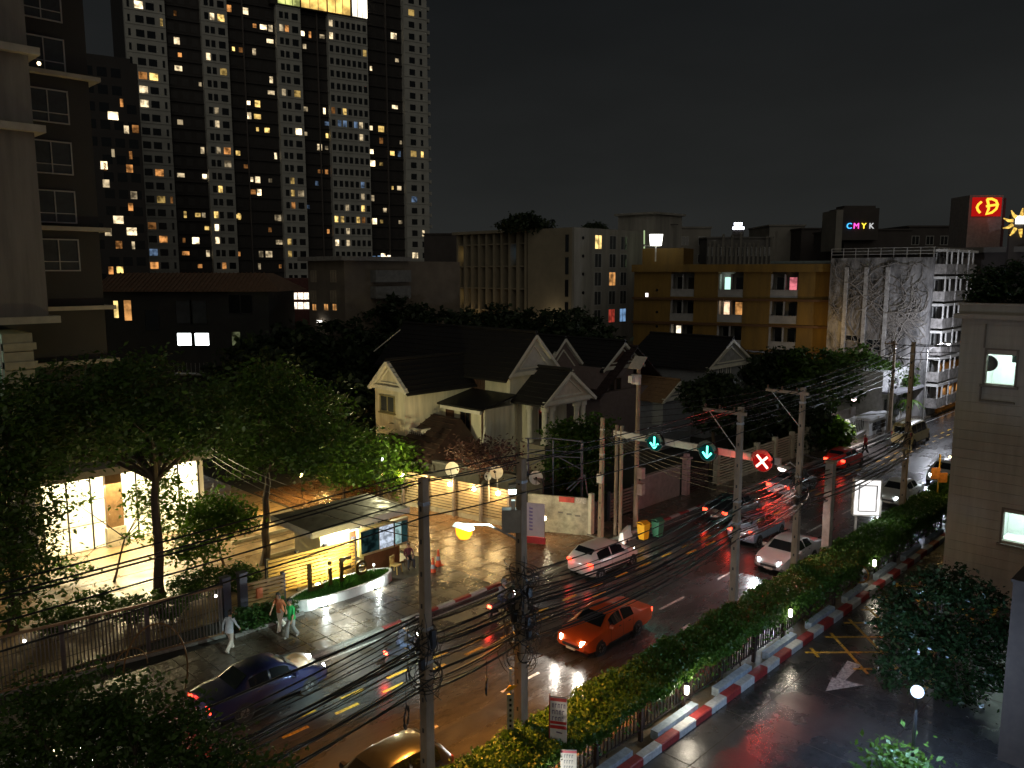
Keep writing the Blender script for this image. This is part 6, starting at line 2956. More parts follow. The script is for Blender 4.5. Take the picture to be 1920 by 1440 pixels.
# box and ring on the short pole
t = thing('meter_box', 'small white box with a ring of cable on the short concrete pole', 'box', (34.25, 26.5, 4))
z = D(1137, 898, 42.9).z
b = MB()
b.box(34.0, 34.12, 26.5, 26.85, z - .25, z + .25)
b.build('box', PW, t)
b = MB()
b.tube([(34.05, 27.0 + .28 * math.cos(a), z + .45 * math.sin(a)) for a in [2 * math.pi * i / 16 for i in range(17)]], .015, 4)
b.build('cable_ring', WIRE, t)


# ---- bins, glowing trough, cone, chair
def bin_(label, x, y, col, nm):
    t = thing('wheelie_bin', label, 'bin', (x, y, .13))
    m = M(nm, col, .5, var=.1)
    b = MB()
    b.add([(x - .22, y - .2, .2), (x + .22, y - .2, .2), (x + .22, y + .2, .2), (x - .22, y + .2, .2), (x - .28, y - .26, 1.05), (x + .28, y - .26, 1.05), (x + .28, y + .26, 1.05), (x - .28, y + .26, 1.05)],
          [(0, 3, 2, 1), (4, 5, 6, 7), (0, 1, 5, 4), (1, 2, 6, 5), (2, 3, 7, 6), (3, 0, 4, 7)])
    b.build('body', m, t)
    b = MB()
    b.prism([(x - .3, y - .28, 1.055), (x + .3, y - .28, 1.055), (x + .3, y + .0, 1.17), (x + .3, y + .3, 1.1), (x - .3, y + .3, 1.1), (x - .3, y, 1.17)], (0, 0, .04))
    b.build('lid', m, t)
    for s in (-1, 1):
        b = MB()
        b.lathe([(.1, -.03), (.1, .03)], (x + s * .2, y + .24, .23), 10, axis='x')
        b.build('wheel', GLS, t)


q = G(1206, 1012, .13)
bin_('yellow wheelie bin at the foot of the camera pole', q.x, q.y, (.62, .33, .01), 'bin_yellow')
q = G(1229, 1008, .13)
bin_('green wheelie bin right of the yellow bin', q.x + .2, q.y, (.04, .17, .10), 'bin_green')
q = G(1172, 1012, .13)
t = thing('kerb_barrier', 'white plastic barrier block at the foot of the gantry', 'barrier', (q.x, q.y, .13), rad(20), local=True)
b = MB()
b.prism([(-.75, -.22, 0), (-.75, .22, 0), (-.75, .12, .3), (-.75, .1, .62), (-.75, -.1, .62), (-.75, -.12, .3)], (1.5, 0, 0))
b.build('body', M('barrier_white', (.72, .76, .74), .5, var=.1), t)
b = MB()
b.box(-.5, -.2, -.24, .24, .0, .1)
b.build('foot', GLS, t)


def cone(label, x, y, z):
    t = thing('traffic_cone', label, 'traffic cone', (x, y, z))
    OR = M('cone_orange', (.75, .09, .015), .5, var=.08)
    b = MB()
    b.box(x - .2, x + .2, y - .2, y + .2, z, z + .04)
    b.build('base', OR, t)
    b = MB()
    b.lathe([(.16, .04), (.12, .3)], (x, y, z), 14)
    b.build('lower_body', OR, t)
    b = MB()
    b.lathe([(.085, .5), (.035, .85)], (x, y, z), 14)
    b.build('upper_body', OR, t)
    b = MB()
    b.lathe([(.122, .3), (.087, .5)], (x, y, z), 14)
    b.build('white_band', KWHT, t)


q = G(812, 1076, .02)
cone('orange traffic cone on the wet driveway beside the slim pole', q.x, q.y, .02)
q = G(822, 1060, .02)
cone('second orange traffic cone just behind the first', q.x, q.y, .02)

q = G(742, 1072, .1)
chx, chy = q.x, q.y


def chair(x, y, rz):
    t = thing('plastic_chair', 'pale yellow plastic chair beside the seated guard', 'chair', (x, y, .05), rz, local=True)
    m = M('chair_yellow', (.55, .40, .13), .5, var=.1)
    b = MB()
    b.box(-.22, .22, -.22, .22, .40, .44)
    b.build('seat', m, t)
    b = MB()
    b.box(-.22, -.18, -.2, .2, .70, .86)
    for k in range(4):
        b.box(-.215, -.185, -.19 + k * .11, -.14 + k * .11, .44, .70)
    b.build('backrest', m, t)
    for sx in (-1, 1):
        for sy in (-1, 1):
            b = MB()
            b.beam((sx * .19, sy * .19, .4), (sx * .23, sy * .23, 0), .045)
            b.build('leg', m, t)


chair(chx, chy, rad(-70))

# ---- white signboard (light box) beside the hedge
sx_, sy_ = 43.6, 15.6
c = D(1627, 936, 42.0)
t = thing('lit_signboard', 'large white glowing empty signboard on legs beside the hedge', 'signboard', (c.x, c.y, 0), RZC + rad(-8), local=True)
k = 42 / F
SBW = ME('signboard_white', (1, .97, .95), 1.5)
b = MB()
b.box(-26 * k, 26 * k, 0, .35, c.z - 34 * k, c.z + 40 * k)
b.build('case', M('signboard_case', (.7, .68, .66), .5), t)
b = MB()
b.box(-24 * k, 22 * k, -.02, -.002, c.z - 31 * k, c.z + 37 * k)
f = b.build('lit_border', SBW, t)
b = MB()
for (x0, x1, z0, z1) in ((-18, -16, -24, 28), (15, 17, -24, 28), (-16, 15, -25, -23.4), (-16, 15, 26.4, 28)):
    b.box(x0 * k, x1 * k, -.06, -.022, c.z + z0 * k, c.z + z1 * k)
b.build('inner_frame', M('frame_dim', (.2, .19, .19), .5), f)
b = MB()
b.box(-15.8 * k, 14.8 * k, -.05, -.03, c.z - 23 * k, c.z + 26 * k)
b.build('lit_panel', ME('signboard_panel', (1, .98, .97), 1.05), f)
for x in (-20, 16):
    b = MB()
    b.box(x * k, x * k + .1, .1, .22, 0, c.z - 34 * k)
    b.build('leg', M('signboard_case', (.7, .68, .66)), t)
lamp('board_light', 'AREA', (0, 0, 0), 30, (1, .98, .95), t, 1.3, aim=None).location = (0, -.15, c.z)

# ---- red and white post sign with unreadable text rows, and a white board below
def post_sign():
    c = D(1047, 1350, 21.0)
    t = thing('post_sign', 'tall white sign with red bands and rows of dark writing by the hedge', 'sign', (c.x, c.y, 0), rad(-58), local=True)
    k = 21 / F
    WS = M('sign_white', (.66, .62, .62), .5, var=.12)
    RS = M('sign_red', (.50, .03, .03), .5)
    INK = M('sign_ink', (.10, .06, .16), .6)
    b = MB()
    b.box(-17 * k, 17 * k, 0, .04, c.z - 56 * k, c.z + 48 * k)
    f = b.build('board', WS, t)
    for z0, z1 in ((40, 47), (-9, -3), (-19, -12)):
        b = MB()
        b.box(-16.6 * k, 16.6 * k, -.006, -.001, c.z + z0 * k, c.z + z1 * k)
        b.build('red_band', RS, f)
    R2 = random.Random(3)
    for row in (30, 16, 2):
        x = -13
        b = MB()
        while x < 12:
            w_ = R2.uniform(3, 5)
            b.box(x * k, (x + 1.2) * k, -.006, -.001, c.z + (row - 4) * k, c.z + (row + 4) * k)
            b.box(x * k, (x + w_) * k, -.0065, -.0012, c.z + (row + 3) * k, c.z + (row + 4.5) * k)
            if R2.random() < .6:
                b.box((x + w_ - 1) * k, (x + w_) * k, -.007, -.0014, c.z + (row - 4) * k, c.z + (row + 3) * k)
            x += w_ + 2.2
        b.build('writing_row', INK, f)
    b = MB()
    b.beam((-4 * k, -.004, c.z - 26 * k), (8 * k, -.004, c.z - 28 * k), .006, 2.5 * k)
    b.build('direction_arrow', INK, f)
    b = MB()
    b.box(-19.5 * k, -16.8 * k, .0, .07, 0, c.z + 52 * k)
    b.build('post', M('sign_post_red', (.30, .04, .03), .5), t)
    c2 = D(1066, 1424, 20.6)
    t2 = thing('white_notice_board', 'white notice board with pink top edge at the bottom of the picture', 'sign', (c2.x, c2.y, 0), rad(-50), local=True)
    b = MB()
    b.box(-16 * k, 16 * k, 0, .04, c2.z - 50 * k, c2.z + 20 * k)
    f = b.build('board', M('sign_blue_white', (.62, .68, .74), .5, var=.1), t2)
    b = MB()
    b.box(-15.8 * k, 15.8 * k, -.006, -.001, c2.z + 14 * k, c2.z + 19 * k)
    b.build('pink_band', M('sign_pink', (.55, .16, .24), .5), f)
    for row in (7, -5, -17):
        b = MB()
        x = -9
        while x < 9:
            b.box(x * k, (x + 1.3) * k, -.006, -.001, c2.z + (row - 3.5) * k, c2.z + (row + 3.5) * k)
            b.box(x * k, (x + 3) * k, -.007, -.0012, c2.z + (row + 2) * k, c2.z + (row + 3.5) * k)
            x += 5
        b.build('writing_row', M('sign_ink_blue', (.2, .26, .36), .6), f)
    b = MB()
    b.box(-.04, .04, .05, .13, 0, c2.z + 10 * k)
    b.build('post', STEEL, t2)


post_sign()
# hazard marker beside the cable pole
c = D(957, 1330, 21.5)
t = thing('hazard_marker', 'white marker post with black squares and yellow plate by the cable pole', 'marker', (c.x, c.y, 0))
k = 21.5 / F
q = D(957, 1330, 21.5)
e_ = Vector((RGT[0], RGT[1], 0))
n_ = Vector((FWD[0], FWD[1], 0))


def cbox(mb, c, x0, x1, y0, y1, z0, z1):
    vs = []
    for z in (z0, z1):
        for (a, b_) in ((x0, y0), (x1, y0), (x1, y1), (x0, y1)):
            p = c + e_ * a + n_ * b_
            vs.append((p.x, p.y, z))
    mb.add(vs, [(0, 3, 2, 1), (4, 5, 6, 7), (0, 1, 5, 4), (1, 2, 6, 5), (2, 3, 7, 6), (3, 0, 4, 7)])


b = MB()
cbox(b, q, -.10, .10, 0, .06, .1, q.z + .45)
b.build('post', M('marker_post_paint', (.30, .27, .2), .6), t)
for i in range(6):
    b = MB()
    z = q.z + .3 - i * .16
    cbox(b, q, -.035, .035, -.008, -.002, z - .05, z + .03)
    b.build('black_square', GLS, t)
b = MB()
z = q.z + .62
for (a, s) in ((-.2, 0), ):
    b.add([q + e_ * -.18 + Vector((0, 0, z - q.z - .08)), q + e_ * .06 + Vector((0, 0, z - q.z - .02)), q + e_ * .2 + Vector((0, 0, z - q.z + .12)), q + e_ * -.04 + Vector((0, 0, z - q.z + .1)),
           q + n_ * .02 + e_ * -.18 + Vector((0, 0, z - q.z - .08)), q + n_ * .02 + e_ * .06 + Vector((0, 0, z - q.z - .02)), q + n_ * .02 + e_ * .2 + Vector((0, 0, z - q.z + .12)), q + n_ * .02 + e_ * -.04 + Vector((0, 0, z - q.z + .1))],
          [(0, 1, 2, 3), (7, 6, 5, 4), (0, 4, 5, 1), (1, 5, 6, 2), (2, 6, 7, 3), (3, 7, 4, 0)])
b.build('yellow_plate', M('marker_yellow', (.6, .32, .01), .5), t)
b = MB()
cbox(b, q, -.03, .03, .07, .12, .1, q.z + 1.2)
b.build('support', STEEL, t)
# metal cabinet high on the cable pole
c = D(962, 978, 22.0)
t = thing('pole_cabinet', 'grey metal cabinet strapped to the cable tangled pole', 'cabinet', c)
b = MB()
cbox(b, c, -.32, .26, -.1, .2, c.z - .30, c.z + .36)
b.build('case', M('cabinet_grey', (.33, .31, .29), .5, .2, var=.2), t)
b = MB()
cbox(b, c, -.05, .06, -.05, .1, c.z + .37, c.z + .62)
b.build('conduit', WFRW, t)
# convex mirror by the parking kerb
c = D(1611, 1076, 36.2)
t = thing('convex_mirror', 'round convex traffic mirror with orange rim by the far hedge', 'mirror', (c.x, c.y, 0))
b = MB()
ax = (n_ * -1 + e_ * -.9).normalized()
s_ = ax.cross(Vector((0, 0, 1))).normalized()
n = 20
vs = []
for rr, dd in ((.02, .1), (.25, .07), (.40, .0)):
    vs += [c + (s_ * math.cos(2 * math.pi * i / n) + Vector((0, 0, 1)) * math.sin(2 * math.pi * i / n)) * rr + ax * dd for i in range(n)]
b.add(vs, [(i * n + j, i * n + (j + 1) % n, (i + 1) * n + (j + 1) % n, (i + 1) * n + j) for i in range(2) for j in range(n)])
b.build('mirror_face', M('mirror', (.6, .6, .6), .06, 1, var=0), t)
b = MB()
b.tube([c + (s_ * math.cos(2 * math.pi * i / n) + Vector((0, 0, 1)) * math.sin(2 * math.pi * i / n)) * .42 for i in range(n + 1)], .035, 6)
b.build('rim', M('mirror_rim', (.40, .20, .05), .5), t)
b = MB()
p = c - ax * .1
b.tube([(p.x, p.y, 0), (p.x, p.y, c.z + .5)], .035, 7)
b.build('post', PW, t)
# yellow lit sign cluster far right by the road
c = D(1745, 950, 45.5)
t = thing('yellow_pole_board', 'tall narrow yellow board on the pole near the clad block', 'sign', (47.6, 15.1, 0))
c = HY(1742, 955, 15.05)
b = MB()
cbox(b, c, -.2, .2, -.05, 0, c.z - 1.6, c.z + 1.1)
b.build('board', M('board_yellow', (.60, .36, .05), .5, var=.3, scale=6), t)
for i in range(5):
    b = MB()
    cbox(b, c, -.1, .1, -.058, -.052, c.z + .7 - i * .45, c.z + .9 - i * .45)
    b.build('dark_mark', M('sign_ink_brown', (.15, .07, .01), .6), t)
c = D(1762, 880, 47)
t = thing('orange_road_sign', 'orange and yellow sign plates on a thin post near the clad block', 'sign', (c.x, c.y, 0))
b = MB()
cbox(b, c, -.5, .05, 0, .03, c.z - .6, c.z + .1)
b.build('plate', M('plate_orange', (.6, .22, .05), .5, var=.3, scale=5), t)
b = MB()
cbox(b, c, .02, .48, -.04, -.01, c.z - .8, c.z - .2)
b.build('plate', M('plate_orange', (.6, .22, .05), .5), t)
b = MB()
cbox(b, c, -.04, .04, .04, .1, 0, c.z + .9)
b.build('post', M('board_yellow', (.60, .36, .05)), t)
lamp('sign_lamp', 'POINT', c + n_ * -1.2 + Vector((0, 0, .9)), 60, (1, .7, .25), t, .1)
b = MB()
b.ball(c + n_ * -1.0 + Vector((0, 0, 1.0)), .07)
b.build('bulb', ME('sign_bulb', (1, .75, .35), 8), t)

# ================================================================== vehicles
TYRE = M('tyre', (.012, .012, .012), .8, var=.1)
RIM = M('alloy_rim', (.45, .45, .46), .3, .9, var=.1)
CGL = M('car_glass', (.010, .012, .014), .06, var=0, spec=.8)
TRIM = M('car_trim', (.018, .018, .02), .5, var=0)
HEADL = ME('headlight_white', (1, .93, .82), 60)
HEADC = ME('headlight_cool', (.86, .97, 1), 46)
TAILL = ME('tail_red', (1, .05, .02), 7)
LENSR = M('lens_red', (.25, .01, .01), .2)
PLATE = M('number_plate', (.62, .6, .55), .5, var=.05)

SEDAN = [(-2.27, .38, .62, .64, .66, .70, .60), (-2.2, .27, .88, .92, .80, .80, .70), (-1.7, .20, .98, 1.02, .86, .85, .74), (-1.28, .20, .99, 1.05, .87, .86, .74),
         (-.72, .20, .98, 1.40, .87, .86, .60), (-.25, .20, .97, 1.47, .87, .86, .58), (.3, .20, .95, 1.46, .87, .86, .58), (.62, .20, .94, 1.37, .87, .86, .60),
         (1.18, .20, .93, .97, .87, .85, .74), (1.75, .21, .86, .89, .86, .83, .70), (2.12, .25, .74, .77, .82, .78, .62), (2.27, .36, .58, .60, .68, .66, .52)]
HATCH = [(-1.95, .36, .66, .68, .68, .72, .60), (-1.88, .26, .95, .99, .80, .80, .66), (-1.7, .20, 1.0, 1.25, .84, .84, .64), (-1.35, .20, 1.0, 1.48, .85, .85, .60),
         (-.6, .20, .98, 1.53, .85, .85, .58), (.1, .20, .97, 1.52, .85, .85, .58), (.5, .20, .96, 1.42, .85, .85, .60), (1.08, .20, .95, .99, .85, .84, .72), (1.5, .21, .88, .91, .84, .82, .68),
         (1.82, .25, .76, .79, .80, .77, .60), (1.95, .36, .58, .60, .66, .64, .5)]
VAN = [(-2.4, .4, .9, .95, .78, .80, .72), (-2.36, .28, 1.05, 1.80, .84, .84, .74), (-2.2, .24, 1.08, 2.0, .88, .88, .72), (-1.2, .22, 1.08, 2.06, .89, .89, .72), (0, .22, 1.08, 2.06, .89, .89, .72),
       (.9, .22, 1.07, 2.02, .89, .89, .72), (1.25, .22, 1.06, 1.88, .88, .88, .72), (1.85, .22, 1.03, 1.12, .87, .86, .74), (2.2, .25, .92, .96, .84, .82, .66), (2.4, .38, .7, .72, .70, .7, .55)]


def half_ring(st):
    x, zl, zb, zt, wl, wb, wt = st
    return [(0, zl), (wl * .85, zl), (wl, zl + .10), (wb + .015, zl + (zb - zl) * .55), (wb, zb), (wt + (wb - wt) * .06, zt - (zt - zb) * .10), (wt * .82, zt), (0, zt + .015)]


def car(kind, label, loc, rz, paint, lights, cat='car', name='car', beam=0, hl=None, group='vehicles driving along the road'):
    P_ = {'sedan': SEDAN, 'hatch': HATCH, 'van': VAN}[kind]
    t = thing(name, label, cat, loc, rz, group=group, local=True)
    b = MB()
    vs = []
    for st in P_:
        h = half_ring(st)
        ring = [(st[0], y, z) for y, z in h] + [(st[0], -y, z) for y, z in h[-2:0:-1]]
        vs += ring
    n = 14
    fs = []
    for i in range(len(P_) - 1):
        for k in range(n):
            fs.append((i * n + k, i * n + (k + 1) % n, (i + 1) * n + (k + 1) % n, (i + 1) * n + k))
    fs.append(tuple(range(n))[::-1])
    fs.append(tuple((len(P_) - 1) * n + k for k in range(n)))
    b.add(vs, fs)
    body = b.build('body', paint, t, smooth=True)

    def at(x):
        for i in range(len(P_) - 1):
            if P_[i][0] <= x <= P_[i + 1][0]:
                q = (x - P_[i][0]) / (P_[i + 1][0] - P_[i][0])
                return [P_[i][j] + (P_[i + 1][j] - P_[i][j]) * q for j in range(7)]
        return list(P_[0] if x < P_[0][0] else P_[-1])
    i_c = [i for i in range(len(P_)) if P_[i][3] - P_[i][2] > .28]
    xr, xf = P_[i_c[0]][0], P_[i_c[-1]][0]
    xR, xF = P_[i_c[0] - 1][0], P_[i_c[-1] + 1][0]
    # side windows
    nw = 3 if kind == 'van' else 2
    for s in (-1, 1):
        for k in range(nw):
            a = xr + (xf - xr) * k / nw + .04
            e = xr + (xf - xr) * (k + 1) / nw - .04
            if k == nw - 1:
                e += .18
            if k == 0 and kind != 'van':
                a -= .12
            m_ = MB()
            N = 5
            top, bot = [], []
            for j in range(N):
                x = a + (e - a) * j / (N - 1)
                S = at(x)
                for f, L in ((.10, bot), (.84, top)):
                    yy = S[5] + (S[6] + (S[5] - S[6]) * .06 - S[5]) * f / .9
                    zz = S[2] + (S[3] - S[2]) * f
                    L.append((x, s * (yy + .012), zz))
            m_.add(bot + top, [(j, j + 1, N + j + 1, N + j) for j in range(N - 1)])
            m_.build('side_window', CGL, t)
    # screens
    for nm, x0, x1 in (('windscreen', xF, xf), ('rear_window', xR, xr)):
        A, B = at(x0), at(x1)
        m_ = MB()
        q0, q1 = (.08, .93) if kind != 'van' or nm == 'windscreen' else (.25, .9)
        p0 = [A[j] + (B[j] - A[j]) * q0 for j in range(7)]
        p1 = [A[j] + (B[j] - A[j]) * q1 for j in range(7)]
        o_ = .014 * (1 if nm == 'windscreen' else -1)
        N = 6
        lo = [(p0[0] + o_, p0[6] * .84 * (1 - 2 * j / (N - 1)), p0[3] + .022) for j in range(N)]
        hi = [(p1[0] + o_, p1[6] * .84 * (1 - 2 * j / (N - 1)), p1[3] + .022) for j in range(N)]
        m_.add(lo + hi, [(j, j + 1, N + j + 1, N + j) for j in range(N - 1)])
        m_.build(nm, CGL, t)
    # wheels
    wr = .33 if kind == 'van' else .30
    for x in (xR * .62 - .28, xF * .9 + .34):
        for s in (-1, 1):
            S = at(x)
            c = (x, s * (S[5] - .07), wr)
            m_ = MB()
            m_.lathe([(wr + .06, -.02), (wr + .06, .088)] if s > 0 else [(wr + .06, -.088), (wr + .06, .02)], c, 18, axis='y')
            m_.build('wheel_arch', TRIM, t)
            m_ = MB()
            m_.lathe([(wr * .6, -.10), (wr * .95, -.10), (wr, -.06), (wr, .07), (wr * .95, .102), (wr * .6, .102)], c, 18, axis='y')
            w_ = m_.build('wheel', TYRE, t, smooth=True)
            m_ = MB()
            m_.lathe([(wr * .62, -.104), (wr * .55, s * .108)] if s > 0 else [(wr * .55, -.108), (wr * .62, .104)], c, 14, axis='y')
            m_.build('rim', RIM, w_)
            m_ = MB()
            for k in range(5):
                an = 2 * math.pi * k / 5
                m_.beam((x, c[1] + s * .112, wr), (x + wr * .55 * math.cos(an), c[1] + s * .112, wr + wr * .55 * math.sin(an)), .02, .05, up=(0, 1, 0))
            m_.build('spokes', TRIM, w_)
    # door seams and dark sills follow the flank
    for s in (-1, 1):
        def flank(x, off):
            S = at(x)
            return [(x, s * (S[4] + off), S[1] + .10), (x, s * (S[5] + .015 + off), S[1] + (S[2] - S[1]) * .55), (x, s * (S[5] + off), S[2])]
        for q in ((-.02, .5, 1.12) if kind != 'van' else (.3, .66, 1.1)):
            x = xr + (xf - xr) * q
            A, B = flank(x - .008, .004), flank(x + .008, .004)
            m_ = MB()
            m_.add(A + B, [(0, 1, 4, 3), (1, 2, 5, 4)])
            m_.build('door_seam', TRIM, t)
        xs = [xR * .62 + .1, 0, xF * .9 - .1]
        m_ = MB()
        lo = [(x, s * (at(x)[4] + .006), at(x)[1] + .10) for x in xs]
        up_ = [(x, s * (at(x)[4] + .012), at(x)[1] + .17) for x in xs]
        m_.add(lo + up_, [(0, 1, 4, 3), (1, 2, 5, 4)])
        m_.build('sill_trim', TRIM, t)
    # lights
    xe = P_[-1][0]
    S = P_[-2]
    for s in (-1, 1):
        m_ = MB()
        yb = s * (S[5] - .02)
        yi = s * (S[5] - .30)
        z0, z1 = S[2] - .18, S[2] - .03
        xa, xb = S[0] + .03, P_[-1][0] - .01
        m_.add([(xa - .06, yb + s * .035, z0), (xb + .05, yi, z0), (xb - .0, yi, z1 + .03), (xa - .14, yb + s * .03, z1 + .03), (xa - .25, yb - s * .1, z0), (xb - .2, yi, z0), (xb - .25, yi, z1 - .02), (xa - .3, yb - s * .1, z1 - .02)],
               [(0, 1, 2, 3), (7, 6, 5, 4), (0, 4, 5, 1), (1, 5, 6, 2), (2, 6, 7, 3), (3, 7, 4, 0)])
        m_.build('headlight', (hl or HEADL) if beam else M('lens_clear', (.5, .5, .5), .1), t)
        S2 = P_[1]
        m_ = MB()
        zb2 = S2[2]
        yb = s * (S2[5] + .008)
        if kind == 'van':
            m_.box(S2[0] - .03, S2[0] + .12, min(yb, yb - s * .14), max(yb, yb - s * .14), zb2 - .3, zb2 + .25)
        else:
            m_.box(S2[0] - .05, S2[0] + .14, min(yb, yb - s * .30), max(yb, yb - s * .30), zb2 - .20, zb2 - .02)
        m_.build('tail_light', TAILL if lights else LENSR, t)
        # mirrors
        Sm = at(xf + .2)
        m_ = MB()
        m_.add([(xf + .12, s * Sm[5], Sm[2] + .02), (xf + .30, s * Sm[5], Sm[2] + .02), (xf + .30, s * (Sm[5] + .2), Sm[2] + .05), (xf + .16, s * (Sm[5] + .2), Sm[2] + .05),
                (xf + .12, s * Sm[5], Sm[2] + .15), (xf + .26, s * Sm[5], Sm[2] + .15), (xf + .26, s * (Sm[5] + .19), Sm[2] + .17), (xf + .16, s * (Sm[5] + .19), Sm[2] + .17)],
               [(0, 3, 2, 1), (4, 5, 6, 7), (0, 1, 5, 4), (1, 2, 6, 5), (2, 3, 7, 6), (3, 0, 4, 7)])
        m_.build('mirror', paint, t)
    # grille, bumpers, plates
    m_ = MB()
    m_.box(xe - .12, xe + .012, -.42, .42, .40, .52)
    m_.build('grille', TRIM, t)
    m_ = MB()
    m_.box(xe - .1, xe + .024, -.22, .22, .30, .40)
    m_.build('number_plate', PLATE, t)
    m_ = MB()
    x0 = P_[0][0]
    m_.box(x0 - .024, x0 + .1, -.22, .22, .44, .56)
    m_.build('number_plate', PLATE, t)
    for s in (-1, 1):
        for q in (.12, .62):
            x = xr + (xf - xr) * q
            m_ = MB()
            m_.box(x, x + .14, s * (at(x)[5] + .012) - .01, s * (at(x)[5] + .012) + .01, at(x)[2] - .12, at(x)[2] - .09)
            m_.build('door_handle', TRIM, t)
    if beam:
        for s in (-1, 1):
            lamp('headlight_beam', 'SPOT', (xe + .12, s * .6, .66), beam, (1, .90, .76) if hl is None else (.86, .96, 1), t, .06, aim=(1, 0, -.12), spot=rad(95), blend=.8)
    if lights:
        for s in (-1, 1):
            lamp('tail_glow', 'POINT', (P_[1][0] - .22, s * .6, P_[1][2] - .12), 5, (1, .05, .03), t, .08)
    return t


def paint(nm, c, rough=.28):
    return M(nm, c, rough, .0, var=.04, coat=.6)


PI = math.pi
car('sedan', 'orange red taxi coming nearer with both headlights blazing on the wet road', (25.1, 19.25, 0), PI + .02, paint('paint_orange', (.55, .082, .012)), True, beam=700)
car('sedan', 'silver grey car with cool white headlights behind the hedge, beyond the taxi', (38.6, 17.75, 0), PI, paint('paint_silver', (.36, .37, .38)), False, beam=600, hl=HEADC)
car('hatch', 'black car with headlights at the bottom edge behind the slim pole', (12.4, 17.3, 0), PI, paint('paint_black', (.015, .016, .018)), False, beam=110, hl=HEADC)
car('sedan', 'dark blue car with red tail lights nearest the bar fence', (12.7, 24.9, 0), 0, paint('paint_blue', (.012, .014, .05)), True, beam=160)
car('hatch', 'white hatchback with red tail lights passing the driveway mouth', (31.2, 24.1, 0), 0, paint('paint_white', (.62, .62, .6)), True, beam=160)
car('sedan', 'black car with red tail lights beyond the gantry in the left lane', (43.9, 23.9, 0), 0, paint('paint_black', (.015, .016, .018)), True, beam=120)
car('hatch', 'pale blue car in the middle lane beyond the gantry', (41.2, 20.9, 0), 0, paint('paint_pale_blue', (.22, .28, .38)), True, beam=120)
car('sedan', 'grey blue car in the left lane ahead of the black car', (52.0, 23.9, 0), 0, paint('paint_grey_blue', (.20, .22, .26)), True, beam=0)
car('hatch', 'red car far away in the left lane before the yellowish van', (61.5, 24.2, 0), 0, paint('paint_red', (.5, .03, .02)), True, beam=0)
car('van', 'yellowish van seen from behind near the white gate building', (74.5, 23.6, 0), 0, paint('paint_olive', (.42, .34, .15), .4), False, name='van', cat='van')
car('sedan', 'white car with bright headlights right behind the glowing signboard', (54.8, 17.8, 0), PI, paint('paint_pearl', (.55, .56, .55)), False, beam=110, hl=HEADC)
car('hatch', 'pale car with headlights half hidden by the clad block', (62.5, 17.2, 0), PI, paint('paint_pearl', (.55, .56, .55)), False, beam=380, hl=HEADC)
car('hatch', 'white car under the leaves of the foreground tree at lower left', (5.0, 24.6, 0), 0, paint('paint_white', (.62, .62, .6)), True, beam=160)


# ================================================================== people
SKIN = M('skin', (.36, .19, .11), .55, var=.08)
HAIR = M('hair_black', (.012, .009, .008), .5, var=.1)
SHOE = M('shoe_white', (.5, .48, .45), .6)
EYE = M('eye_dark', (.02, .015, .012), .2)


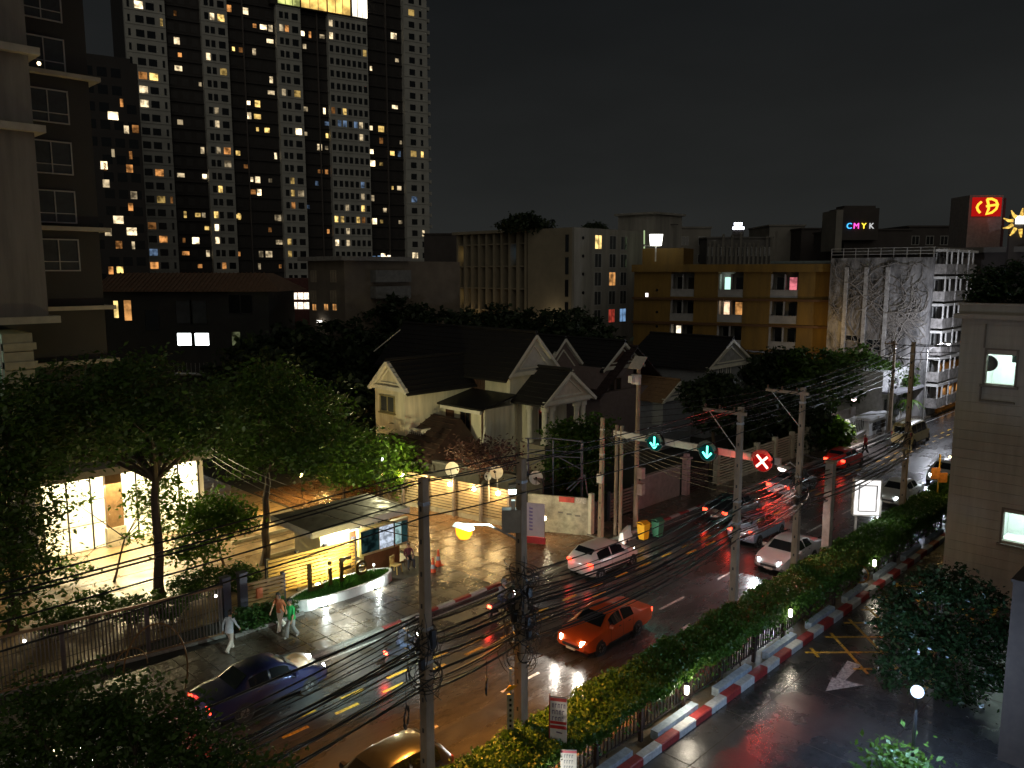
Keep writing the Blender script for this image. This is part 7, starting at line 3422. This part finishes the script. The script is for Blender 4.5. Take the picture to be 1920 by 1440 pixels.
def person(label, loc, rz, pose, top, bottom, group=None, shoe=None, hair='short', helmet=None, h=1.7, sleeves=.0):
    t = thing('person', label, 'person', loc, rz, group=group, local=True)
    J = {}

    def add(n, p, r):
        J[n] = (Vector(p), r)
    lean = pose.get('lean', .03)
    hz = pose.get('hip', .92)
    add('pel', (0, 0, hz), (.13, .155))
    add('sp', (lean * .4, 0, hz + .17), (.105, .135))
    add('ch', (lean, 0, hz + .36), (.115, .165))
    add('nk', (lean * 1.4, 0, hz + .53), (.052, .052))
    add('h0', (lean * 1.6 + .02, 0, hz + .60), (.07, .066))
    add('h1', (lean * 1.6 + .03, 0, hz + .70), (.092, .078))
    add('h2', (lean * 1.6 + .02, 0, hz + .775), (.062, .058))
    E = [('pel', 'sp', 'b'), ('sp', 'ch', 't'), ('ch', 'nk', 't'), ('nk', 'h0', 's'), ('h0', 'h1', 's'), ('h1', 'h2', 's')]
    for s, nm in ((1, 'L'), (-1, 'R')):
        hip, knee, ank, toe = pose['leg' + nm]
        add('hip' + nm, (0, s * .095, hz - .05), (.10, .10))
        add('kn' + nm, (knee[0], s * .10 + s * knee[2], knee[1]), (.072, .070))
        add('an' + nm, (ank[0], s * .10 + s * ank[2], ank[1]), (.050, .048))
        add('to' + nm, (ank[0] + toe[0], s * .11 + s * ank[2], max(.03, ank[1] + toe[1])), (.034, .042))
        E += [('pel', 'hip' + nm, 'b'), ('hip' + nm, 'kn' + nm, 'b'), ('kn' + nm, 'an' + nm, 'b'), ('an' + nm, 'to' + nm, 'f')]
        el, wr = pose['arm' + nm]
        add('sh' + nm, (lean, s * .19, hz + .46), (.058, .056))
        add('el' + nm, (lean + el[0], s * (.21 + el[2]), hz + .46 + el[1]), (.041, .041))
        add('wr' + nm, (lean + wr[0], s * (.21 + wr[2]), hz + .46 + wr[1]), (.028, .028))
        d = (J['wr' + nm][0] - J['el' + nm][0]).normalized()
        add('pa' + nm, J['wr' + nm][0] + d * .085, (.021, .038))
        E += [('ch', 'sh' + nm, 't'), ('sh' + nm, 'el' + nm, 't'), ('el' + nm, 'wr' + nm, 't' if sleeves else 's'), ('wr' + nm, 'pa' + nm, 's')]
    names = list(J)
    me = bpy.data.meshes.new('body')
    sc = h / 1.7
    me.from_pydata([J[n][0] * sc for n in names], [(names.index(a), names.index(b_)) for a, b_, _ in E], [])
    o = bpy.data.objects.new('tmp', me)
    COL.objects.link(o)
    sk = o.modifiers.new('s', 'SKIN')
    sk.use_smooth_shade = True
    for i, n in enumerate(names):
        me.skin_vertices[0].data[i].radius = (J[n][1][0] * sc, J[n][1][1] * sc)
        me.skin_vertices[0].data[i].use_root = n == 'pel'
    sb = o.modifiers.new('u', 'SUBSURF')
    sb.levels = 2
    sb.render_levels = 2
    dg = bpy.context.evaluated_depsgraph_get()
    me2 = bpy.data.meshes.new_from_object(o.evaluated_get(dg))
    bpy.data.objects.remove(o)
    me2.name = 'body'
    # fingers and thumb, rooted in the palm, and a nose and ears
    mb = MB()
    for s, nm in ((1, 'L'), (-1, 'R')):
        pa, wr = J['pa' + nm][0], J['wr' + nm][0]
        d = (pa - wr).normalized()
        side = d.cross(Vector((0, s, 0)))
        side = side.normalized() if side.length > .05 else Vector((1, 0, 0))
        pin = d.cross(side).normalized()
        for k, L in enumerate((.062, .072, .068, .054)):
            q = pa + side * (.03 - .02 * k)
            mb.tube([(q - d * .02) * sc, (q + d * L * .55 + pin * .004) * sc, (q + d * L * .95 + pin * .018) * sc], [.0095 * sc, .0085 * sc, .006 * sc], 5)
        q = pa - d * .045 + side * .026
        mb.tube([(q) * sc, (q + side * .03 + d * .03) * sc, (q + side * .036 + d * .065) * sc], [.011 * sc, .0095 * sc, .007 * sc], 5)
    hd = J['h1'][0]
    mb.tube([(hd + Vector((.078, 0, .015))) * sc, (hd + Vector((.112, 0, -.028))) * sc], [.009, .017], 6)
    mb.tube([(hd + Vector((.086, -.024, -.062))) * sc, (hd + Vector((.094, 0, -.064))) * sc, (hd + Vector((.086, .024, -.062))) * sc], .007, 5)
    for s in (-1, 1):
        mb.ball((hd + Vector((.0, s * .082, -.01))) * sc, .024, 8, 5, sz=1.4)
    bmx = bmesh.new()
    bmx.from_mesh(me2)
    ex = mb.mesh('extra', SKIN)
    bmx.from_mesh(ex)
    bmx.to_mesh(me2)
    bmx.free()
    me2.materials.clear()
    mats_ = [SKIN, top, bottom, shoe or SHOE]
    for m_ in mats_:
        me2.materials.append(m_)
    segs = [(J[a][0] * sc, J[b_][0] * sc, {'s': 0, 't': 1, 'b': 2, 'f': 3}[c]) for a, b_, c in E]
    mi = []
    for p in me2.polygons:
        c = p.center
        best, bm_ = 9, 0
        for a, b_, k in segs:
            ab = b_ - a
            u = max(0, min(1, (c - a).dot(ab) / ab.length_squared))
            dd = (c - a - ab * u).length
            if dd < best:
                best, bm_ = dd, k
        mi.append(bm_)
    me2.polygons.foreach_set('material_index', mi)
    me2.polygons.foreach_set('use_smooth', [True] * len(mi))
    link('body', me2, t)
    hc = hd * sc
    if hz > .88:        # loose shirt hem over the hips, trouser cuffs over the shoes
        m_ = MB()
        vs, N = [], 16
        for z, rx, ry, cx_0 in ((hz + .40, .125, .172, lean), (hz + .22, .125, .160, lean * .5), (hz + .05, .140, .172, 0), (hz - .07, .152, .185, -.005)):
            for k in range(N):
                a = 2 * math.pi * k / N
                q = 1 + (.05 * math.sin(3 * a + z * 9) if z < hz + .1 else 0)
                vs.append(((cx_0 + rx * q * math.cos(a)) * sc, ry * q * math.sin(a) * sc, z * sc))
        m_.add(vs, [(i * N + k, (i + 1) * N + k, (i + 1) * N + (k + 1) % N, i * N + (k + 1) % N) for i in range(3) for k in range(N)])
        m_.build('shirt', top, t, smooth=True)
        for nm in 'LR':
            kn, an = J['kn' + nm][0], J['an' + nm][0]
            m_ = MB()
            m_.tube([kn * sc, kn.lerp(an, .5) * sc, (an + (an - kn) * .02) * sc], [.082 * sc, .076 * sc, .074 * sc], 10, cap=False)
            m_.build('trouser_leg', bottom, t, smooth=True)
    if helmet:
        m_ = MB()
        m_.ball(tuple(hc + Vector((-.005, 0, .03))), .135, 16, 10)
        m_.build('helmet', helmet, t, smooth=True)
        m_ = MB()
        m_.lathe([(.10, 0), (.138, .0), (.138, .075), (.10, .075)], tuple(hc + Vector((.012, 0, -.0))), 14)
        m_.build('visor', CGL, t)
    else:
        m_ = MB()
        N, K = 14, 7
        vs, fs = [], []
        for i in range(K):
            ph = math.pi / 2 * i / (K - 1)
            for k in range(N):
                th = 2 * math.pi * k / N
                low = -.06 if math.cos(th) > .35 else (-.16 if hair == 'long' else -.085)
                low = .035 if math.cos(th) > .6 else low
                z = .105 * math.sin(ph) if i else low
                r_ = math.cos(ph) if i else 1.0
                vs.append(hc + Vector((.104 * r_ * math.cos(th) - .008, .090 * r_ * math.sin(th), z + .012)))
        for i in range(K - 1):
            for k in range(N):
                fs.append((i * N + k, i * N + (k + 1) % N, (i + 1) * N + (k + 1) % N, (i + 1) * N + k))
        m_.add(vs, fs)
        m_.build('hair', HAIR, t, smooth=True)
        m_ = MB()
        for s in (-1, 1):
            m_.ball(tuple(hc + Vector((.082, s * .032, .012))), .0135, 8, 6)
        m_.build('eyes', EYE, t)
    return t


WALK = dict(lean=.05, hip=.90, legL=(0, (.17, .50, 0), (.24, .09, 0), (.13, -.01)), legR=(0, (-.02, .48, 0), (-.32, .16, 0), (.10, -.10)),
            armL=((-.12, -.26, .03), (-.13, -.50, .04)), armR=((.10, -.26, .03), (.26, -.46, .02)))
WALK2 = dict(lean=.04, hip=.91, legL=(0, (.02, .49, 0), (-.22, .13, 0), (.11, -.08)), legR=(0, (.14, .50, 0), (.20, .08, 0), (.14, -.01)),
             armL=((.08, -.27, .03), (.18, -.50, .02)), armR=((-.10, -.26, .03), (-.12, -.51, .03)))
SIT = dict(lean=-.03, hip=.50, legL=(0, (.42, .50, .05), (.40, .08, .06), (.15, -.02)), legR=(0, (.42, .49, .04), (.46, .08, .06), (.15, -.02)),
           armL=((.05, -.27, .03), (.26, -.34, -.05)), armR=((.05, -.27, .03), (.26, -.34, -.05)))
RIDE = dict(lean=.14, hip=.86, legL=(0, (.36, .74, .13), (.20, .32, .12), (.14, -.03)), legR=(0, (.36, .74, .13), (.20, .32, .12), (.14, -.03)),
            armL=((.20, -.20, .12), (.44, -.24, .14)), armR=((.20, -.20, .12), (.44, -.24, .14)))


def cloth(nm, c):
    return M(nm, c, .85, var=.18, scale=7, bump=.2)


fl = .13
q = G(432, 1222, fl)
person('person in pale blue top and pale trousers walking beside the bar fence', (q.x, q.y, fl), rad(25), WALK, cloth('cloth_pale_blue', (.50, .55, .62)), cloth('cloth_pale', (.52, .46, .40)), group='people walking on the left pavement', sleeves=1)
q = G(548, 1196, fl)
person('person in a green shirt and grey trousers walking by the lawn', (q.x, q.y, fl), rad(195), WALK2, cloth('cloth_green', (.02, .30, .07)), cloth('cloth_grey', (.26, .25, .24)), group='people walking on the left pavement')
q = G(527, 1182, fl)
person('person in an orange top and white trousers beside the green shirt', (q.x, q.y, fl), rad(200), WALK, cloth('cloth_orange', (.42, .13, .05)), cloth('cloth_white', (.62, .56, .46)), group='people walking on the left pavement', hair='long')
e_s = Vector((chx + .95, chy + .15))
person('guard in dark clothes sitting behind the yellow plastic chair', (e_s.x, e_s.y, .05), rad(-110), SIT, cloth('cloth_maroon', (.10, .02, .03)), cloth('cloth_dark', (.02, .02, .025)), shoe=GLS, sleeves=1)
t = thing('wooden_stool', 'dark low stool under the seated guard', 'stool', (e_s.x, e_s.y, .05), rad(-110), local=True)
b = MB()
b.box(-.2, .2, -.2, .2, .36, .40)
b.build('seat', M('stool_brown', (.08, .04, .02), .6), t)
for sx in (-1, 1):
    for sy in (-1, 1):
        b = MB()
        b.box(sx * .16 - .02, sx * .16 + .02, sy * .16 - .02, sy * .16 + .02, 0, .36)
        b.build('leg', M('stool_brown', (.08, .04, .02)), t)
q = G(1622, 852, fl)
person('person in a red top standing before the white gate building', (q.x, min(q.y, 27.9), fl), rad(150), WALK2, cloth('cloth_red', (.5, .03, .05)), cloth('cloth_dark', (.02, .02, .025)))


def motorbike(label, rider_label, x, y, rz, body, jacket, helmet):
    t = thing('motorcycle', label, 'motorcycle', (x, y, 0), rz, group='motorcycles driving away', local=True)
    for xx in (-.62, .62):
        b = MB()
        b.lathe([(.20, -.05), (.27, -.05), (.29, 0), (.27, .05), (.20, .05)], (xx, 0, .29), 20, axis='y')
        w_ = b.build('wheel', TYRE, t, smooth=True)
        b = MB()
        b.lathe([(.2, -.03), (.2, .03)], (xx, 0, .29), 12, axis='y')
        b.build('rim', RIM, w_)
    b = MB()
    vs = []
    pr = [(-.85, .62, .78, .06), (-.6, .52, .80, .12), (-.25, .40, .76, .15), (.05, .32, .58, .16), (.3, .32, .60, .15), (.5, .40, .95, .12), (.62, .55, 1.0, .08)]
    for x_, z0, z1, w_ in pr:
        vs += [(x_, -w_, z0 + .05), (x_, -w_ * .8, z1), (x_, w_ * .8, z1), (x_, w_, z0 + .05), (x_, 0, z0)]
    b.add(vs, [(i * 5 + k, i * 5 + (k + 1) % 5, i * 5 + 5 + (k + 1) % 5, i * 5 + 5 + k) for i in range(len(pr) - 1) for k in range(5)] + [(4, 3, 2, 1, 0), tuple(30 + k for k in range(5))])
    b.build('body', body, t, smooth=True)
    b = MB()
    b.box(-.72, .02, -.13, .13, .78, .84)
    b.build('seat', TRIM, t)
    b = MB()
    b.tube([(.42, -.36, 1.02), (.5, -.15, 1.05), (.5, .15, 1.05), (.42, .36, 1.02)], .018, 6)
    b.build('handlebar', TRIM, t)
    b = MB()
    b.tube([(.5, 0, .98), (.62, 0, .29)], .035, 6)
    b.build('fork', RIM, t)
    b = MB()
    b.tube([(-.1, -.16, .3), (-.8, -.17, .38)], [.03, .05], 8)
    b.build('exhaust', RIM, t)
    b = MB()
    b.box(-.90, -.84, -.09, .09, .66, .76)
    b.build('tail_light', ME('moto_tail', (1, .04, .02), 26), t)
    b = MB()
    b.ball((.66, 0, .90), .09, 10, 6)
    b.build('headlight', HEADL, t)
    lamp('tail_glow', 'POINT', (-1.0, 0, .7), 9, (1, .05, .03), t, .06)
    lamp('headlight_beam', 'SPOT', (.80, 0, .9), 120, (1, .92, .8), t, .05, aim=(1, 0, -.25), spot=rad(80))
    person(rider_label, (x - .22 * math.cos(rz), y - .22 * math.sin(rz), 0), rz, dict(RIDE), jacket, cloth('cloth_jeans', (.03, .04, .08)), group='motorcycle riders', helmet=helmet, sleeves=1, shoe=GLS)


motorbike('motorcycle with glowing red tail light left of the slim pole', 'rider in a dark jacket on the motorcycle left of the slim pole', 17.9, 23.45, 0, paint('paint_moto', (.03, .03, .04)), cloth('cloth_jacket', (.03, .03, .045)), paint('helmet_black', (.02, .02, .022)))
motorbike('motorcycle with glowing red tail light near the driveway kerb', 'rider in a grey jacket on the motorcycle near the driveway kerb', 23.6, 23.7, 0, paint('paint_moto2', (.12, .14, .17)), cloth('cloth_jacket2', (.16, .17, .2)), paint('helmet_grey', (.3, .3, .32)))

# ================================================================== trees and planting
LF_D = leafmat('leaf_dark', (.030, .070, .010), (.072, .13, .02), .3, .5, .9)
LF_M = leafmat('leaf_mid', (.035, .085, .010), (.075, .14, .018), .35, .5, .9)
LF_L = leafmat('leaf_light', (.045, .11, .010), (.10, .19, .016), .4, .5, 1.0)
LF_X = leafmat('leaf_glossy', (.012, .030, .012), (.03, .06, .018), .15, .22, 1.4)
LF_N = leafmat('leaf_night', (.014, .026, .010), (.03, .05, .015), .25, .6, .6)
LF_R = leafmat('leaf_russet', (.06, .035, .03), (.12, .06, .05), .3, .6, 1.0)


def CL(lst, dep):
    return [(*D(px, py, dep + (a[0] if a else 0)), rx, rx * 1.0, rz) for px, py, rx, rz, *a in lst]


tree('broad_tree', 'large broad dark tree whose trunk stands before the bright lobby', (13.6, 36.0, 0), CL([(70, 770, 2.0, 1.3), (160, 730, 2.0, 1.2), (250, 715, 2.0, 1.2), (340, 765, 2.0, 1.2), (405, 815, 1.5, 1.0), (270, 805, 2.2, 1.1, -1.5), (150, 800, 2.0, 1.1), (60, 840, 1.8, 1.0), (330, 830, 1.6, .8, 1.5), (215, 845, 1.5, .6)], 34.5), LF_D, 12500, .135, .24, fork=(13.75, 35.9, 6.0))
tree('spreading_tree', 'second large tree right of the broad tree with its trunk by the screen', (19.3, 36.9, 0), CL([(430, 770, 1.8, 1.2), (500, 730, 1.9, 1.2), (575, 770, 1.9, 1.2), (640, 825, 1.7, 1.0), (560, 850, 1.9, .9, -1), (480, 830, 1.8, .9), (690, 870, 1.3, .7), (455, 870, 1.2, .7), (610, 880, 1.1, .6)], 39), LF_M, 11000, .13, .22, fork=(19.6, 36.8, 5.2))
tree('edge_tree', 'dark tree filling the left edge above the bar fence', (8.0, 37.2, 0), CL([(20, 770, 1.6, 1.2), (10, 860, 1.7, 1.3), (75, 880, 1.3, .8), (20, 960, 1.5, 1.3), (30, 1050, 1.3, 1.2), (95, 1085, .8, .5), (60, 1000, .7, .7), (40, 1130, 1.0, .8)], 31), LF_D, 9000, .125, .2)
tree('slender_tree', 'slender sparse tree with drooping leaves before the bright lobby', (13.0, 40.0, 0), CL([(300, 920, 1.1, .8), (340, 960, 1.0, .8), (265, 950, .8, .5), (290, 1005, .9, .5), (350, 1010, .7, .5), (130, 935, .7, .35), (145, 1060, .8, .4)], 37.5), LF_L, 2300, .12, .06, spread=.35)
for k, (px, py, lab) in enumerate(((644, 938, 'left of the three small lit trees behind the guard house'), (678, 938, 'middle of the three small lit trees behind the guard house'), (730, 944, 'right of the three small lit trees behind the guard house'))):
    q = G(px, py)
    dd = q.x * FWD[0] + q.y * FWD[1]
    tree('small_tree', lab, q, CL([(px - 20, py - 70, 1.0, .8), (px + 18, py - 66, 1.0, .8), (px, py - 96, 1.1, .8), (px + 4, py - 46, .8, .5)], dd), LF_L, 4200, .15, .12, group='small trees behind the guard house')
q = G(420, 1062)
tree('garden_tree', 'small green garden tree on the terrace left of the screen', q, CL([(400, 955, 1.0, .6), (440, 968, .8, .5), (372, 985, .8, .5), (420, 990, .8, .4), (350, 1030, .7, .4, -2), (385, 1030, .7, .4, -1)], 39), LF_L, 3600, .13, .07)
for k, (px, py, r_) in enumerate(((350, 1110, .7), (405, 1092, .7), (455, 1085, .55), (300, 1145, .8), (240, 1150, .8), (170, 1140, .8), (100, 1165, .8), (480, 770, .1))):
    if r_ < .2:
        continue
    q = G(px, py + 22)
    q.z = .4
    t = thing('garden_shrub', ['rounded shrub behind the bar fence, fourth from the gate', 'rounded shrub behind the bar fence near the gate', 'rounded shrub nearest the slate gate posts', 'loose shrub behind the bar fence by the broad trunk', 'loose shrub behind the bar fence under the drooping leaves', 'loose shrub behind the bar fence, second from the left', 'loose shrub behind the bar fence, farthest left'][k], 'shrub', (q.x, q.y, 0), group='shrubs behind the bar fence')
    leaves('leaves', [(q.x, q.y, .75), (q.x + .4, q.y - .2, .55)], [(r_, r_, .6), (r_ * .7, r_ * .7, .45)], [800, 450], .09, LF_M, t, spread=.15)
    b = MB()
    for j in range(5):
        b.tube([(q.x, q.y, 0), (q.x + R.uniform(-.4, .4), q.y + R.uniform(-.4, .4), .9)], [.03, .01], 5)
    b.build('stems', M('bark', (.07, .05, .035)), t)
tree('foreground_tree', 'dark leafy treetop in the lower left corner below the viewer', (5.0, 12.6, 0), CL([(50, 1345, .75, .5), (150, 1315, .75, .5), (255, 1335, .8, .55), (340, 1375, .7, .5), (410, 1420, .65, .4), (250, 1430, .8, .5), (110, 1425, .8, .5), (10, 1420, .6, .5), (480, 1455, .6, .35), (330, 1470, .7, .4), (190, 1395, .7, .4)], 14.2), LF_D, 13000, .062, .12, spread=.18)
q = Vector((30.0, 8.0, 0))
tree('glossy_tree', 'round glossy dark tree above the blue white lamp', q, CL([(1690, 1140, .75, .7), (1760, 1105, .8, .6), (1830, 1120, .75, .6), (1860, 1190, .65, .7), (1700, 1215, .75, .65), (1780, 1190, .9, .8), (1840, 1260, .7, .55), (1750, 1265, .75, .5), (1680, 1265, .5, .4), (1800, 1300, .6, .35), (1655, 1180, .4, .3), (1725, 1082, .35, .3), (1800, 1072, .3, .25), (1880, 1235, .35, .3), (1660, 1240, .35, .2)], 26.3), LF_X, 12500, .085, .1, spread=.2, flat=.9)
tree('palm_bush', 'low green bush at the bottom edge below the blue lamp', G(1690, 1445), CL([(1680, 1430, .35, .25), (1705, 1440, .35, .2)], 21.3), LF_L, 700, .10, .03)
for k, (px, py, dd, r_, lab) in enumerate(((650, 640, 82, 3.2, 'leftmost in the dark tree row behind the villa'), (745, 600, 88, 3.4, 'dark tree in front of the flat roofed block'), (840, 620, 80, 3.3, 'dark tree behind the left end of the villa roof'),
                                          (930, 605, 90, 3.2, 'dark tree below the beige finned block'), (1010, 615, 84, 3.0, 'dark tree behind the villa gable'), (1075, 612, 92, 3.0, 'dark tree below the pale window block'), (1130, 655, 86, 2.2, 'last dark tree of the row behind the villa'),
                                          (560, 650, 70, 3.0, 'dark tree below the two lit window strips'), (480, 690, 62, 2.6, 'dark tree below the white twin window'), (640, 760, 60, 2.6, 'dark tree left of the cream villa'), (700, 690, 74, 2.5, 'dark tree behind the left wing of the villa'))):
    c = D(px, py, dd)
    tree('dark_tree', lab, (c.x, c.y, 0), [(c.x - r_ * .6, c.y + r_ * .5, c.z - .8, r_ * .7, r_ * .7, r_ * .6), (c.x + r_ * .6, c.y - r_ * .5, c.z - .5, r_ * .75, r_ * .75, r_ * .6), (c.x, c.y, c.z + .4, r_ * .8, r_ * .8, r_ * .6), (c.x, c.y, c.z - 2.6, r_, r_, r_ * .8), (c.x + r_ * .7, c.y - r_ * .7, c.z - 3.5, r_ * .8, r_ * .8, r_ * .7)], LF_N, 4200, .34, .25, group='dark trees behind the villa', spread=.4)
for k, (px, py, dd, r_, lab, lf) in enumerate(((1455, 690, 76, 2.6, 'dark tree right of the white edged gable', LF_N), (1530, 690, 74, 2.8, 'green tree in front of the creeper covered block', LF_D), (1600, 690, 80, 2.8, 'green tree below the creeper covered block', LF_M), (1655, 705, 82, 2.4, 'lit green tree beside the reddish far pole', LF_M),
                                              (1400, 760, 62, 2.0, 'low dark tree behind the cream block fence', LF_N), (1490, 770, 66, 2.2, 'dark tree above the cream block fence', LF_N), (1340, 735, 60, 1.8, 'dark tree in front of the tan low roof', LF_N), (1565, 806, 66, .9, 'bright green bush above the whitewashed wall', LF_L))):
    c = D(px, py, dd)
    tree('street_tree', lab, (c.x, c.y, 0), [(c.x - r_ * .5, c.y + r_ * .4, c.z - .3, r_ * .7, r_ * .7, r_ * .6), (c.x + r_ * .5, c.y - r_ * .4, c.z - .4, r_ * .7, r_ * .7, r_ * .6), (c.x, c.y, c.z + .3, r_ * .75, r_ * .75, r_ * .55), (c.x, c.y, c.z - r_, r_ * .8, r_ * .8, r_ * .7)], lf, 4200, .26, .2, group='trees along the left side', spread=.35)
tree('porch_tree', 'green tree in front of the villa porch columns', (40.5, 34.0, 0), CL([(1070, 815, 1.2, .8), (1105, 850, 1.2, 1.0), (1060, 870, 1.1, .9), (1120, 800, .9, .7), (1085, 905, 1.1, .9)], 51), LF_M, 5200, .17, .12)
tree('russet_shrub', 'bare russet shrub behind the slatted lantern wall', (33.6, 36.5, 0), CL([(880, 850, 1.1, .6), (930, 845, 1.2, .6), (905, 872, 1.1, .5), (950, 865, .8, .5)], 47.3), LF_R, 1700, .12, .08)
tree('roof_garden_tree', 'dark tree growing on the roof of the beige block', (80.9, 76.5, 20.7), CL([(985, 418, 2.0, .9), (955, 423, 1.5, .6), (1015, 425, 1.4, .5)], 110), LF_N, 2400, .3, .2)
tree('roof_garden_tree', 'small dark shrub on the roof of the pale window block', (86, 69, 20.7), CL([(1115, 428, 1.2, .4)], 112), LF_N, 900, .25, .1)
# palm by the far wall
c = D(1705, 752, 78)
t = thing('far_palm', 'yellow green palm between the two far poles', 'palm', (c.x, c.y, 0))
b = MB()
b.tube([(c.x, c.y, 0), (c.x + .1, c.y, c.z)], [.14, .09], 7)
b.build('trunk', M('bark', (.07, .05, .035)), t)
for k in range(12):
    a = 2 * PI * k / 12
    V = []
    for j in range(9):
        q = j / 8
        V.append(Vector((c.x + math.cos(a) * 1.5 * q, c.y + math.sin(a) * 1.5 * q, c.z + .7 * q - 1.4 * q * q)))
    b = MB()
    for j in range(8):
        w0, w1 = .16 * math.sin(PI * (j / 8 * .9 + .1)), .16 * math.sin(PI * ((j + 1) / 8 * .9 + .1))
        n_2 = Vector((-math.sin(a), math.cos(a), 0))
        b.add([V[j] - n_2 * w0, V[j] + n_2 * w0 + Vector((0, 0, .03)), V[j + 1] + n_2 * w1 + Vector((0, 0, .03)), V[j + 1] - n_2 * w1], [(0, 1, 2, 3)])
    b.build('frond', LF_L, t)

# garden lamps on the terrace
for k, (px, py, e_, lab, hh) in enumerate(((567, 932, 2400, 'warm garden lamp on a short post among terrace shrubs', 1.5), (607, 884, 1500, 'warm lamp under the trees at the far terrace end', 2.2), (500, 960, 1100, 'warm garden lamp hidden beside the second trunk', .9))):
    q = G(px, py + 4, .05)
    t = thing('garden_lamp', lab, 'garden lamp', q, group='garden lamps on the terrace')
    b = MB()
    b.tube([q, q + Vector((0, 0, hh))], .035, 6)
    b.build('post', GLS, t)
    b = MB()
    b.ball(q + Vector((0, 0, hh + .12)), .14, 10, 7)
    b.build('globe', ME('garden_globe', (1, .74, .30), 16), t)
    lamp('globe_light', 'POINT', q + Vector((0, 0, hh + .12)), e_, (1, .62, .18), t, .15)
q = G(600, 900, .05)
t = thing('garden_wall', 'low pale wall beside the far terrace lamp', 'wall', q)
b = MB()
b.box(q.x, q.x + 2.4, q.y - .1, q.y + .1, 0, 1.5)
b.build('wall', CRM, t)
t = thing('garden_post_light', 'white point lamp on a thin post above the small lit trees', 'lamp', G(716, 930))
c = D(716, 861, 47)
b = MB()
b.ball(c, .09)
b.build('bulb', ME('point_white', (.9, 1, .95), 14), t)
lamp('post_light', 'POINT', c + Vector((0, 0, .2)), 1300, (1, .92, .5), t, .1)
b = MB()
b.tube([(c.x, c.y, 0), c], .03, 6)
b.build('post', GLS, t)
# terrace kerb strips and beds
for k in range(3):
    b = MB()
    y = 37.5 + 3.4 * k
    b.box(19.5, 25.2, y, y + .12, .05, .22)
    tag(b.build('bed_kerb', M('kerb_warm', (.45, .40, .28), .7), ter), None)
